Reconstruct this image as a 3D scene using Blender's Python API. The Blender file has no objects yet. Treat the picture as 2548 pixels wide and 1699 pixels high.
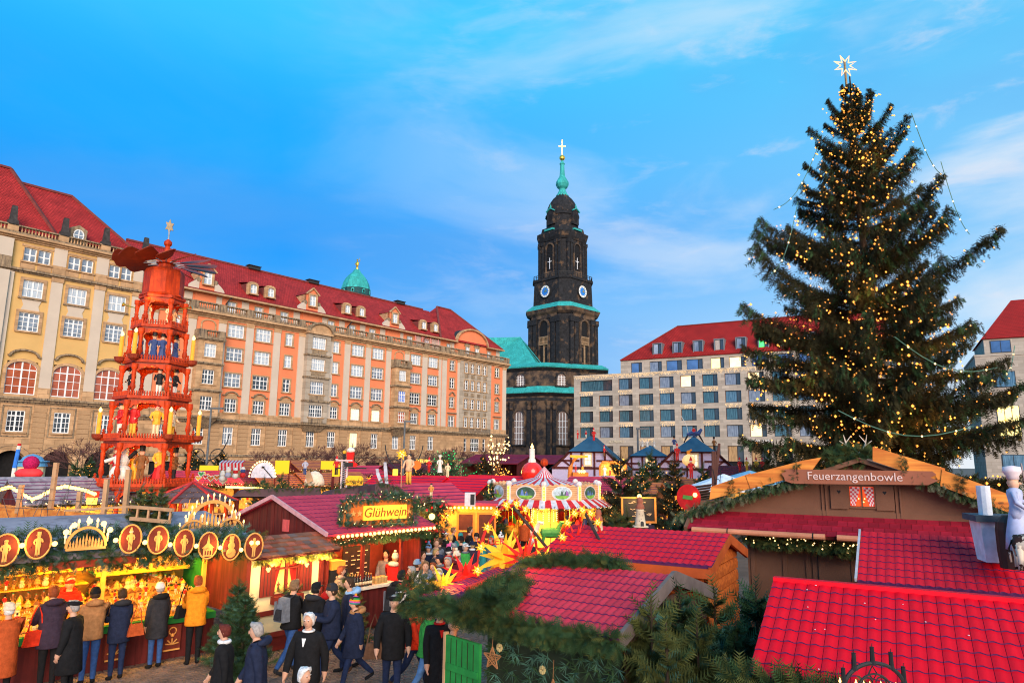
import bpy, bmesh, math, random
from math import sin, cos, pi, radians, sqrt, atan2
from mathutils import Vector, Matrix, noise as mnoise
random.seed(7)
SC = bpy.context.scene
COL = SC.collection
# -- camera, sky, sun, exposure
CAM_H = 4.3
PITCH, ROLL, FPX = radians(9.9), radians(0.55), 1699.0 / 2548.0
cd = bpy.data.cameras.new('camera'); cam = bpy.data.objects.new('camera', cd); COL.objects.link(cam)
cd.sensor_width = 36.0; cd.lens = 36.0 * FPX; cd.clip_end = 3000.0; cd.clip_start = 0.1
cam.matrix_world = Matrix.Translation((0, 0, CAM_H)) @ Matrix.Rotation(pi / 2 + PITCH, 4, 'X') @ Matrix.Rotation(ROLL, 4, 'Z')
SC.camera = cam
SUN_EL, SUN_AZ = radians(17), radians(168)        # azimuth clockwise from +Y: behind the camera
world = bpy.data.worlds.new('World'); SC.world = world; world.use_nodes = True
def build_world():
 nt = world.node_tree; N = nt.nodes; Lk = nt.links
 N.clear()
 out = N.new('ShaderNodeOutputWorld'); bg = N.new('ShaderNodeBackground')
 Lk.new(bg.outputs[0], out.inputs[0])
 tc = N.new('ShaderNodeTexCoord'); sep = N.new('ShaderNodeSeparateXYZ'); Lk.new(tc.outputs['Generated'], sep.inputs[0])
 def math_(op, a, b=None, c=None, clamp=False):
  n = N.new('ShaderNodeMath'); n.operation = op; n.use_clamp = clamp
  for i, v in enumerate((a, b, c)):
   if v is None: continue
   if isinstance(v, (int, float)): n.inputs[i].default_value = v
   else: Lk.new(v, n.inputs[i])
  return n.outputs[0]
 def ramp(fac, stops, interp='EASE'):
  n = N.new('ShaderNodeValToRGB'); n.color_ramp.interpolation = interp
  cr = n.color_ramp
  while len(cr.elements) > 1: cr.elements.remove(cr.elements[-1])
  cr.elements[0].position = stops[0][0]; cr.elements[0].color = (*stops[0][1], 1)
  for p, c in stops[1:]:
   e = cr.elements.new(p); e.color = (*c, 1)
  Lk.new(fac, n.inputs[0]); return n.outputs[0]
 def mix(fac, a, b):
  n = N.new('ShaderNodeMix'); n.data_type = 'RGBA'
  if isinstance(fac, (int, float)): n.inputs[0].default_value = fac
  else: Lk.new(fac, n.inputs[0])
  for s, v in ((6, a), (7, b)):
   if isinstance(v, tuple): n.inputs[s].default_value = (*v, 1)
   else: Lk.new(v, n.inputs[s])
  return n.outputs[2]
 def noise(scale, zs, detail, off, rough=0.55, dist=0.0):
  mp = N.new('ShaderNodeMapping'); mp.inputs['Scale'].default_value = (1, 1, zs); mp.inputs['Location'].default_value = off
  mp.inputs['Rotation'].default_value = (0, radians(14), 0)
  Lk.new(tc.outputs['Generated'], mp.inputs[0])
  n = N.new('ShaderNodeTexNoise'); n.inputs['Scale'].default_value = scale; n.inputs['Detail'].default_value = detail
  n.inputs['Roughness'].default_value = rough; n.inputs['Distortion'].default_value = dist
  Lk.new(mp.outputs[0], n.inputs['Vector']); return n.outputs['Fac']
 el = sep.outputs['Z']
 base = ramp(el, [(0.0, (.66, .88, 1.0)), (.08, (.28, .62, 1.0)), (.17, (.075, .43, 1.0)), (.30, (.008, .35, 1.02)), (.43, (.012, .43, 1.03)), (.58, (.045, .60, 1.04)), (1.0, (.05, .55, 1.0))])
 side = math_('MULTIPLY_ADD', sep.outputs['X'], 1.15, 0.36, clamp=True)
 pale = ramp(el, [(0.0, (.86, .95, 1.0)), (.12, (.60, .82, 1.0)), (.3, (.26, .64, 1.0)), (.6, (.10, .66, 1.03)), (1.0, (.06, .55, 1.0))])
 c = mix(math_('MULTIPLY', side, .85), base, pale)
 n1 = noise(1.7, 2.6, 6, (3.1, .4, 1.7), .5, .3)
 c = mix(math_('MULTIPLY', ramp(n1, [(.50, (0, 0, 0)), (.72, (1, 1, 1))]), .45), c, (.12, .40, .90))
 n2 = noise(2.3, 3.2, 7, (.3, 2.4, 5.2), .55, .5)
 m2 = ramp(n2, [(.46, (0, 0, 0)), (.70, (1, 1, 1))])
 c = mix(math_('MULTIPLY', m2, math_('MULTIPLY_ADD', side, .75, .02, clamp=True)), c, (.76, .86, .98))
 n3 = noise(6.0, 3.5, 7, (7.3, 1.1, 2.2), .6, .4)
 m3 = ramp(n3, [(.52, (0, 0, 0)), (.74, (1, 1, 1))])
 c = mix(math_('MULTIPLY', m3, math_('MULTIPLY_ADD', side, .55, .0, clamp=True)), c, (.86, .84, .92))
 sky = N.new('ShaderNodeTexSky'); sky.sky_type = 'NISHITA'; sky.sun_disc = False
 sky.sun_elevation = SUN_EL; sky.sun_rotation = SUN_AZ
 sc_ = N.new('ShaderNodeVectorMath'); sc_.operation = 'SCALE'; sc_.inputs[3].default_value = 0.003; Lk.new(sky.outputs[0], sc_.inputs[0])
 ad = N.new('ShaderNodeVectorMath'); ad.operation = 'ADD'; Lk.new(c, ad.inputs[0]); Lk.new(sc_.outputs[0], ad.inputs[1])
 Lk.new(ad.outputs[0], bg.inputs[0]); bg.inputs[1].default_value = 0.62
build_world()
sd = bpy.data.lights.new('sun', 'SUN'); sd.energy = 3.1; sd.angle = radians(40); sd.color = (1.0, .80, .62)
sun = bpy.data.objects.new('sun', sd); COL.objects.link(sun)
_d = Vector((sin(SUN_AZ) * cos(SUN_EL), cos(SUN_AZ) * cos(SUN_EL), sin(SUN_EL)))
sun.rotation_euler = _d.to_track_quat('Z', 'Y').to_euler(); sun.location = (0, -20, 60)
vs = SC.view_settings; vs.view_transform = 'Standard'; vs.look = 'None'; vs.gamma = 1.0; vs.use_curve_mapping = False; vs.exposure = 0.65
SC.cycles.use_denoising = True; SC.cycles.filter_width = 1.1
SC.cycles.max_bounces = 6; SC.cycles.sample_clamp_indirect = 4.0
# -- photo survey: pixel (2352 px wide view) -> place
K = 2548.0 / 2352.0
def ray(px, py):
 x = (px * K - 1274.0) / 1699.0; y = -(py * K - 849.5) / 1699.0
 X = x * cos(ROLL) - y * sin(ROLL); Y = x * sin(ROLL) + y * cos(ROLL)
 return Vector((X, cos(PITCH) - Y * sin(PITCH), sin(PITCH) + Y * cos(PITCH)))
def atz(px, py, z):
 d = ray(px, py); return Vector((0, 0, CAM_H)) + d * ((z - CAM_H) / d.z)
def atd(px, py, dist):
 d = ray(px, py); return Vector((0, 0, CAM_H)) + d * (dist / d.y)
# -- materials
MATS = {}
def mat(name, col, rough=.7, var=.18, scale=6.0, bump=0.0, bscale=30.0, metal=0.0, emit=0.0, ecol=None, spec=.2, rnd=0.0, kind=None, p=None, alpha=None, trans=0.0):
 if name in MATS: return MATS[name]
 m = bpy.data.materials.new(name); m.use_nodes = True; MATS[name] = m
 nt = m.node_tree; N = nt.nodes; Lk = nt.links; b = N['Principled BSDF']
 b.inputs['Roughness'].default_value = rough; b.inputs['Metallic'].default_value = metal
 b.inputs['Specular IOR Level'].default_value = spec
 tc = N.new('ShaderNodeTexCoord'); co = tc.outputs['Object']
 def rgbmix(fac, a, b2, mode='MIX'):
  n = N.new('ShaderNodeMix'); n.data_type = 'RGBA'; n.blend_type = mode
  if isinstance(fac, (int, float)): n.inputs[0].default_value = fac
  else: Lk.new(fac, n.inputs[0])
  for s, v in ((6, a), (7, b2)):
   if isinstance(v, (tuple, list)): n.inputs[s].default_value = (*v[:3], 1)
   else: Lk.new(v, n.inputs[s])
  return n.outputs[2]
 def nz(sc, det=5, vec=None, rough_=.6):
  n = N.new('ShaderNodeTexNoise'); n.inputs['Scale'].default_value = sc; n.inputs['Detail'].default_value = det; n.inputs['Roughness'].default_value = rough_
  Lk.new(vec or co, n.inputs['Vector']); return n.outputs['Fac']
 def rmp(fac, a, b2):
  n = N.new('ShaderNodeMapRange'); n.inputs[1].default_value = a; n.inputs[2].default_value = b2; n.clamp = True
  Lk.new(fac, n.inputs[0]); return n.outputs[0]
 def mapped(scale=(1, 1, 1), rot=(0, 0, 0)):
  n = N.new('ShaderNodeMapping'); n.inputs['Scale'].default_value = scale; n.inputs['Rotation'].default_value = rot; Lk.new(co, n.inputs[0]); return n.outputs[0]
 lo = tuple(max(0, c * (1 - var)) for c in col); hi = tuple(min(1, c * (1 + var)) for c in col)
 f = rmp(nz(scale), .32, .68)
 c = rgbmix(f, lo, hi)
 hgt = None
 if kind in ('brick', 'ashlar', 'tile'):
  bw, bh, mortar, mcol = p
  sp = N.new('ShaderNodeSeparateXYZ'); Lk.new(co, sp.inputs[0])
  ax = N.new('ShaderNodeMath'); ax.operation = 'ADD'; Lk.new(sp.outputs['X'], ax.inputs[0]); Lk.new(sp.outputs['Y'], ax.inputs[1])
  cm = N.new('ShaderNodeCombineXYZ'); Lk.new(sp.outputs['X'] if kind != 'ashlar' else ax.outputs[0], cm.inputs[0]); Lk.new(sp.outputs['Z'], cm.inputs[1])
  bt = N.new('ShaderNodeTexBrick'); bt.inputs['Scale'].default_value = 1.0
  bt.inputs['Brick Width'].default_value = bw; bt.inputs['Row Height'].default_value = bh; bt.inputs['Mortar Size'].default_value = mortar
  bt.inputs['Color1'].default_value = (.78, .78, .78, 1); bt.inputs['Color2'].default_value = (1.12, 1.12, 1.12, 1); bt.inputs['Mortar'].default_value = (*mcol, 1)
  bt.inputs['Bias'].default_value = 0.1
  Lk.new(cm.outputs[0], bt.inputs['Vector'])
  c = rgbmix(1.0, c, bt.outputs['Color'], 'MULTIPLY')
 if kind == 'patina':      # p = (second colour, scale, lo, hi)
  f2 = rmp(nz(p[1], 6), p[2], p[3]); c = rgbmix(f2, c, p[0])
 if kind == 'streak':      # vertical weathering streaks
  f2 = rmp(nz(p[1], 5, mapped((6, 6, .35))), p[2], p[3]); c = rgbmix(f2, c, p[0])
 if kind == 'wood':        # p = (dark colour, axis scale)
  f2 = rmp(nz(1.0, 6, mapped(p[1])), .42, .62); c = rgbmix(f2, c, p[0])
 if rnd:
  oi = N.new('ShaderNodeObjectInfo'); r = N.new('ShaderNodeMapRange'); r.inputs[3].default_value = 1 - rnd; r.inputs[4].default_value = 1 + rnd
  Lk.new(oi.outputs['Random'], r.inputs[0])
  n = N.new('ShaderNodeVectorMath'); n.operation = 'SCALE'; Lk.new(c, n.inputs[0]); Lk.new(r.outputs[0], n.inputs[3]); c = n.outputs[0]
 Lk.new(c, b.inputs['Base Color'])
 if bump:
  bn = N.new('ShaderNodeBump'); bn.inputs['Strength'].default_value = bump; bn.inputs['Distance'].default_value = .02
  Lk.new(nz(bscale, 4), bn.inputs['Height']); Lk.new(bn.outputs[0], b.inputs['Normal'])
 if emit:
  b.inputs['Emission Color'].default_value = (*(ecol or col), 1); b.inputs['Emission Strength'].default_value = emit
 if trans:
  b.inputs['Transmission Weight'].default_value = trans
 return m
def glow(name, col, strength):
 if name in MATS: return MATS[name]
 m = bpy.data.materials.new(name); m.use_nodes = True; MATS[name] = m
 N = m.node_tree.nodes; N.clear(); o = N.new('ShaderNodeOutputMaterial'); e = N.new('ShaderNodeEmission')
 e.inputs[0].default_value = (*col, 1); e.inputs[1].default_value = strength
 m.node_tree.links.new(e.outputs[0], o.inputs[0]); return m
# -- mesh builder
class MB:
 def __init__(s, M=None): s.v = []; s.f = []; s.mi = []; s.mats = []; s.M = M; s.sm = False
 def m_(s, m):
  if m not in s.mats: s.mats.append(m)
  return s.mats.index(m)
 def add(s, vs, fs, m):
  o = len(s.v); i = s.m_(m)
  if s.M is not None: vs = [s.M @ Vector(v) for v in vs]
  s.v.extend([tuple(v) for v in vs]); s.f.extend([tuple(o + k for k in f) for f in fs]); s.mi.extend([i] * len(fs)); return s
 def box(s, a, b, m):
  x0, y0, z0 = a; x1, y1, z1 = b
  return s.add([(x0, y0, z0), (x1, y0, z0), (x1, y1, z0), (x0, y1, z0), (x0, y0, z1), (x1, y0, z1), (x1, y1, z1), (x0, y1, z1)],
      [(0, 3, 2, 1), (4, 5, 6, 7), (0, 1, 5, 4), (1, 2, 6, 5), (2, 3, 7, 6), (3, 0, 4, 7)], m)
 def cbox(s, c, d, m): return s.box([c[i] - d[i] / 2 for i in range(3)], [c[i] + d[i] / 2 for i in range(3)], m)
 def quad(s, a, b, c, d, m): return s.add([a, b, c, d], [(0, 1, 2, 3)], m)
 def hexa(s, p, m):          # 8 corners: 4 bottom ring, 4 top ring
  return s.add(p, [(0, 3, 2, 1), (4, 5, 6, 7), (0, 1, 5, 4), (1, 2, 6, 5), (2, 3, 7, 6), (3, 0, 4, 7)], m)
 def slab(s, p, th, m):      # quad of 4 points (ccw seen from above) thickened downwards along its normal
  p = [Vector(q) for q in p]; n = (p[1] - p[0]).cross(p[3] - p[0]).normalized()
  return s.hexa([q - n * th for q in p] + p, m)
 def beam(s, p0, p1, w, h, m, up=(0, 0, 1)):
  p0, p1 = Vector(p0), Vector(p1); d = (p1 - p0).normalized(); u = Vector(up)
  if abs(d.dot(u)) > .99: u = Vector((0, 1, 0))
  r = d.cross(u).normalized(); u = r.cross(d).normalized(); r *= w / 2; u *= h / 2
  return s.hexa([p0 - r - u, p0 + r - u, p0 + r + u, p0 - r + u, p1 - r - u, p1 + r - u, p1 + r + u, p1 - r + u], m)
 def tube(s, pts, rad, m, n=6, cap=True):
  pts = [Vector(p) for p in pts]
  if isinstance(rad, (int, float)): rad = [rad] * len(pts)
  vs = []; fs = []; ref = Vector((0, 0, 1))
  for i, p in enumerate(pts):
   d = (pts[min(i + 1, len(pts) - 1)] - pts[max(i - 1, 0)]).normalized()
   u = ref if abs(d.dot(ref)) < .95 else Vector((1, 0, 0))
   a = d.cross(u).normalized(); b = a.cross(d).normalized()
   for k in range(n):
    t = 2 * pi * k / n; vs.append(p + (a * cos(t) + b * sin(t)) * rad[i])
  for i in range(len(pts) - 1):
   for k in range(n): fs.append((i * n + k, i * n + (k + 1) % n, (i + 1) * n + (k + 1) % n, (i + 1) * n + k))
  if cap: fs.append(tuple(range(n - 1, -1, -1))); fs.append(tuple((len(pts) - 1) * n + k for k in range(n)))
  return s.add(vs, fs, m)
 def lathe(s, prof, m, n=12, c=(0, 0, 0), ax=None, a0=0.0, rx=1.0, ry=1.0):
  vs = []; fs = []; c = Vector(c); R = ax
  for r, z in prof:
   for k in range(n):
    t = a0 + 2 * pi * k / n; q = Vector((r * cos(t) * rx, r * sin(t) * ry, z)); vs.append(c + (R @ q if R else q))
  L = len(prof)
  for i in range(L - 1):
   for k in range(n): fs.append((i * n + k, i * n + (k + 1) % n, (i + 1) * n + (k + 1) % n, (i + 1) * n + k))
  if prof[0][0] > 1e-4: fs.append(tuple(range(n - 1, -1, -1)))
  if prof[-1][0] > 1e-4: fs.append(tuple((L - 1) * n + k for k in range(n)))
  return s.add(vs, fs, m)
 def ball(s, c, r, m, n=8, rz=None):
  rz = rz or r; k = max(3, n // 2)
  return s.lathe([(r * sin(pi * i / k) if 0 < i < k else 0.0, -rz * cos(pi * i / k)) for i in range(k + 1)], m, n, c)
 def extr(s, poly, o, ax, ay, az, depth, m):   # 2D poly in (ax,ay) thickened along az
  o, ax, ay, az = Vector(o), Vector(ax), Vector(ay), Vector(az); n = len(poly)
  f = [o + ax * x + ay * y for x, y in poly]; g = [q + az * depth for q in f]
  return s.add(f + g, [tuple(range(n - 1, -1, -1)), tuple(range(n, 2 * n))] + [(i, (i + 1) % n, n + (i + 1) % n, n + i) for i in range(n)], m)
 def mesh(s, name, smooth=False):
  me = bpy.data.meshes.new(name); me.from_pydata(s.v, [], s.f)
  for m in s.mats: me.materials.append(m)
  if len(s.mats) > 1: me.polygons.foreach_set('material_index', s.mi)
  if smooth: me.polygons.foreach_set('use_smooth', [True] * len(s.f))
  me.update(); return me
 def build(s, name, parent=None, smooth=False, **kw):
  return obj(name, s.mesh(name, smooth), parent, **kw)
CH = {}
def KIDS(o): return CH.get(o.name, ())
def adopt(c, p): c.parent = p; CH.setdefault(p.name, []).append(c)
def tag(o, label=None, cat=None, group=None, kind=None):
 if label: o['label'] = label
 if cat: o['category'] = cat
 if group: o['group'] = group
 if kind: o['kind'] = kind
 return o
def obj(name, me, parent=None, loc=None, rz=None, rot=None, scale=None, label=None, cat=None, group=None, kind=None):
 o = bpy.data.objects.new(name, me); COL.objects.link(o)
 if parent is not None: adopt(o, parent)
 if loc is not None: o.location = loc
 if rz is not None: o.rotation_euler = (0, 0, rz)
 if rot is not None: o.rotation_euler = rot
 if scale is not None: o.scale = (scale,) * 3 if isinstance(scale, (int, float)) else scale
 return tag(o, label, cat, group, kind)
def thing(name, label, cat, loc=(0, 0, 0), rz=0.0, group=None, scale=None):
 return obj(name, None, None, loc, rz, None, scale, label, cat, group)
def copy_thing(root, loc, rz=None, label=None, group=None, scale=None):
 r = root.copy(); COL.objects.link(r); r.location = loc
 if rz is not None: r.rotation_euler = (0, 0, rz)
 if scale is not None: r.scale = (scale,) * 3 if isinstance(scale, (int, float)) else scale
 if label: r['label'] = label
 if group: r['group'] = group
 for ch in KIDS(root):
  c = ch.copy(); COL.objects.link(c); adopt(c, r)
  for g in KIDS(ch):
   d = g.copy(); COL.objects.link(d); adopt(d, c)
 return r
LIGHTS = []
def lamp(loc, power, col=(1, .62, .25), r=.12, name='lamp_light'):
 l = bpy.data.lights.new(name, 'POINT'); l.energy = power; l.color = col; l.shadow_soft_size = r
 o = bpy.data.objects.new(name, l); COL.objects.link(o); o.location = loc; return o
def arc(r, a0, a1, n, cx=0, cy=0): return [(cx + r * cos(a0 + (a1 - a0) * i / n), cy + r * sin(a0 + (a1 - a0) * i / n)) for i in range(n + 1)]
TEXTMESH = {}
def text_mesh(txt, size, m, depth=.01, shear=0.0):
 k = (txt, size, m.name, depth)
 if k in TEXTMESH: return TEXTMESH[k]
 cu = bpy.data.curves.new('lettering', 'FONT'); cu.body = txt; cu.size = size; cu.extrude = depth; cu.align_x = 'CENTER'; cu.align_y = 'CENTER'; cu.resolution_u = 3; cu.shear = shear
 o = bpy.data.objects.new('lettering_tmp', cu); COL.objects.link(o)
 me = bpy.data.meshes.new_from_object(o.evaluated_get(bpy.context.evaluated_depsgraph_get()))
 bpy.data.objects.remove(o); me.materials.clear(); me.materials.append(m); TEXTMESH[k] = me; return me
# == BUILDINGS
SAND = mat('sandstone', (.48, .29, .155), .85, .22, 1.2, kind='ashlar', p=(1.3, .46, .012, (.45, .42, .4)))
SANDD = mat('sandstone_weathered', (.30, .21, .13), .9, .35, 2.5, kind='streak', p=((.09, .07, .06), 1.2, .48, .66))
SALMON = mat('salmon_render', (.74, .22, .10), .85, .07, .6)
OCHRE = mat('ochre_render', (.62, .38, .14), .85, .07, .5)
CREAM = mat('cream_render', (.56, .46, .37), .85, .06, .5)
GREYST = mat('grey_stone_cladding', (.40, .33, .26), .85, .12, .8, kind='ashlar', p=(1.4, .7, .02, (.6, .55, .5)))
ROOF = mat('clay_roof_tiles', (.40, .028, .026), .8, .22, .8, kind='tile', p=(.24, .2, .035, (.55, .5, .5)))
ROOFD = mat('clay_roof_edge', (.17, .04, .035), .8, .2, 2)
WHITE = mat('white_window_paint', (.80, .80, .80), .5, .03)
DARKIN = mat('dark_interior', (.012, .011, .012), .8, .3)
GLASSD = mat('dark_window_glass', (.035, .045, .06), .06, .3, .5, spec=.9)
GLASSC = mat('sky_and_curtain_pale_glass', (.50, .55, .60), .08, .16, 1.6, spec=.9, kind='streak', p=((.30, .36, .44), .8, .5, .6))  # pale colour stands for reflected sky as well as white curtains
GLASSH = mat('half_sky_pale_glass', (.20, .24, .30), .06, .5, .9, spec=.9)  # weaker sky reflection put into the pane colour
GLASSR = mat('red_curtained_glass', (.38, .09, .04), .1, .3, 1.0, spec=.6)
LITY = mat('lit_window_yellow', (.9, .7, .3), .5, .3, 1.0, emit=1.1, ecol=(1, .72, .22))
LITW = mat('lit_window_cream', (.9, .7, .4), .5, .3, 1.0, emit=.9, ecol=(1, .66, .30))
BRONZE = mat('copper_patina', (.04, .38, .36), .7, .25, .5, kind='streak', p=((.03, .26, .24), .6, .45, .62))
GOLD = mat('gilding', (.9, .52, .08), .25, .1, metal=.9)
IRON = mat('dark_iron', (.03, .03, .032), .6, .2)
AL = radians(39.64)
LB_O = Vector((-1.06, 114.4, 0.3)); LB_R = pi / 2 - AL
WM = {}
def window_meshes(w, h, nx=2, ny=3, surround=.16, arch=0.0, sm=None, sill=True, bar=.05, cross=True):
 """white casement set in a stone surround, local origin at the middle of the sill, front at -y"""
 key = (round(w, 2), round(h, 2), nx, ny, surround, arch, sm.name if sm else '', sill)
 if key in WM: return WM[key]
 b = MB(); st = sm or SAND
 hw = w / 2
 def outline(q, top): return [(-hw - q, -q if not sill else 0)] + [(hw + q, -q if not sill else 0)] + ([(hw + q, top + q)] + [(-hw - q, top + q)] if not arch else
  [(x, z) for x, z in [((hw + q) * cos(pi * i / 10), h - arch + (arch + q) * sin(pi * i / 10)) for i in range(11)]])
 if surround:
  o_, i_ = outline(surround, h), outline(0.0, h)
  n = len(o_)
  vs = [(x, -.09, z) for x, z in o_] + [(x, -.09, z) for x, z in i_] + [(x, .04, z) for x, z in o_] + [(x, .18, z) for x, z in i_]
  fs = []
  for k in range(n):
   l = (k + 1) % n
   fs += [(k, l, n + l, n + k), (k, 2 * n + k, 2 * n + l, l), (n + k, n + l, 3 * n + l, 3 * n + k)]
  b.add(vs, fs, st)
 if sill: b.box((-hw - .2, -.2, -.14), (hw + .2, .02, 0.0), st)
 f = .075
 b.box((-hw, .06, 0), (-hw + f, .14, h - arch), WHITE); b.box((hw - f, .06, 0), (hw, .14, h - arch), WHITE); b.box((-hw + f, .062, 0), (hw - f, .138, f * 1.2), WHITE)
 if arch:
  pts = [(hw * cos(pi * i / 10), h - arch + arch * sin(pi * i / 10)) for i in range(11)]
  for p, q in zip(pts, pts[1:]): b.beam((p[0], .1, p[1]), (q[0], .1, q[1]), .06, .11, WHITE, up=(0, 1, 0))
 else: b.box((-hw + f, .062, h - f), (hw - f, .138, h), WHITE)
 for i in range(1, nx):
  x = -hw + w * i / nx; t = bar * (1.3 if (nx % 2 == 0 and i == nx // 2) else .55)
  zt = h - f if not arch else h - arch + arch * sqrt(max(0, 1 - (x / hw) ** 2))
  b.box((x - t, .07, f), (x + t, .13, zt), WHITE)
 for j in range(1, ny):
  z = h * j / ny; t = bar * (1.0 if (cross and j == ny - 1) else .45)
  b.box((-hw + f, .075, z - t), (hw - f, .125, z + t), WHITE)
 p = MB(); g = []
 if arch: p.add([(-hw, .11, .02), (hw, .11, .02)] + [(hw * cos(pi * i / 10), .11, h - arch + arch * sin(pi * i / 10)) for i in range(11)], [tuple(range(13))], GLASSD)
 else: p.quad((-hw, .11, .02), (hw, .11, .02), (hw, .11, h - .02), (-hw, .11, h - .02), GLASSD)
 WM[key] = (b.mesh('window'), p.v, p.f)
 return WM[key]
PANES = {}
def window(parent, x, z, w, h, glass, y=0.0, **kw):
 me, pv, pf = window_meshes(w, h, **kw)
 o = obj('window', me, parent, (x, y, z))
 k = (me.name, glass.name)
 if k not in PANES:
  pm = bpy.data.meshes.new('pane'); pm.from_pydata(pv, [], pf); pm.materials.append(glass); PANES[k] = pm
 obj('pane', PANES[k], o); return o
def wall_open(mb, x0, x1, z0, z1, ops, y, m, depth=.25, back=None, rm=None):
 """wall face at y with rectangular openings (xa, xb, za, zb); reveals run to y + depth"""
 ops = [(max(a, x0), min(b, x1), max(c, z0), min(d, z1)) for a, b, c, d in ops if a < x1 and b > x0 and c < z1 and d > z0]
 zs = sorted({z0, z1} | {o[2] for o in ops} | {o[3] for o in ops})
 for za, zb in zip(zs, zs[1:]):
  cuts = sorted([(o[0], o[1]) for o in ops if o[2] <= za + 1e-6 and o[3] >= zb - 1e-6])
  x = x0
  for a, b in cuts + [(x1, x1)]:
   if a > x + 1e-6: mb.quad((x, y, za), (a, y, za), (a, y, zb), (x, y, zb), m)
   x = max(x, b)
 for a, b, c, d in ops:
  r = rm or m; t = y + depth
  mb.quad((a, y, c), (a, t, c), (a, t, d), (a, y, d), r); mb.quad((b, y, d), (b, t, d), (b, t, c), (b, y, c), r)
  mb.quad((a, y, d), (a, t, d), (b, t, d), (b, y, d), r); mb.quad((a, t, c), (a, y, c), (b, y, c), (b, t, c), r)
  mb.quad((a, t, c), (b, t, c), (b, t, d), (a, t, d), back or DARKIN)
def cornice(mb, x0, x1, z, prof, m, y=0.0):
 """stepped moulding: prof = [(height, projection)] upwards"""
 for hh, pr in prof:
  mb.box((x0, y - pr, z), (x1, y + .02, z + hh), m); z += hh
def baluster_row(mb, x0, x1, z, h, y, m, mp, piers):
 mb.box((x0, y - .22, z), (x1, y + .22, z + h * .16), m); mb.box((x0, y - .24, z + h * .84), (x1, y + .24, z + h), m)
 for px in piers: mb.box((px - .42, y - .23, z + h * .16), (px + .42, y + .23, z + h * .84), mp)
 x = x0 + .2
 while x < x1 - .1:
  if all(abs(x - p) > .52 for p in piers):
   mb.lathe([(.05, z + h * .16), (.1, z + h * .34), (.045, z + h * .62), (.085, z + h * .84)], mp, 5, (x, y, 0))
  x += .27
def pediment_arc(mb, x, z, w, m, y=-.02):
 pts = [(-w / 2, 0), (-w * .36, .02)] + [(w * .34 * cos(pi - pi * i / 8), .02 + .40 * sin(pi * i / 8)) for i in range(9)] + [(w * .36, .02), (w / 2, 0)]
 for p, q in zip(pts, pts[1:]):
  if (Vector(p) - Vector(q)).length > .01: mb.beam((x + p[0], y - .1, z + p[1]), (x + q[0], y - .1, z + q[1]), .26, .12, m, up=(0, 0, 1))
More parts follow.
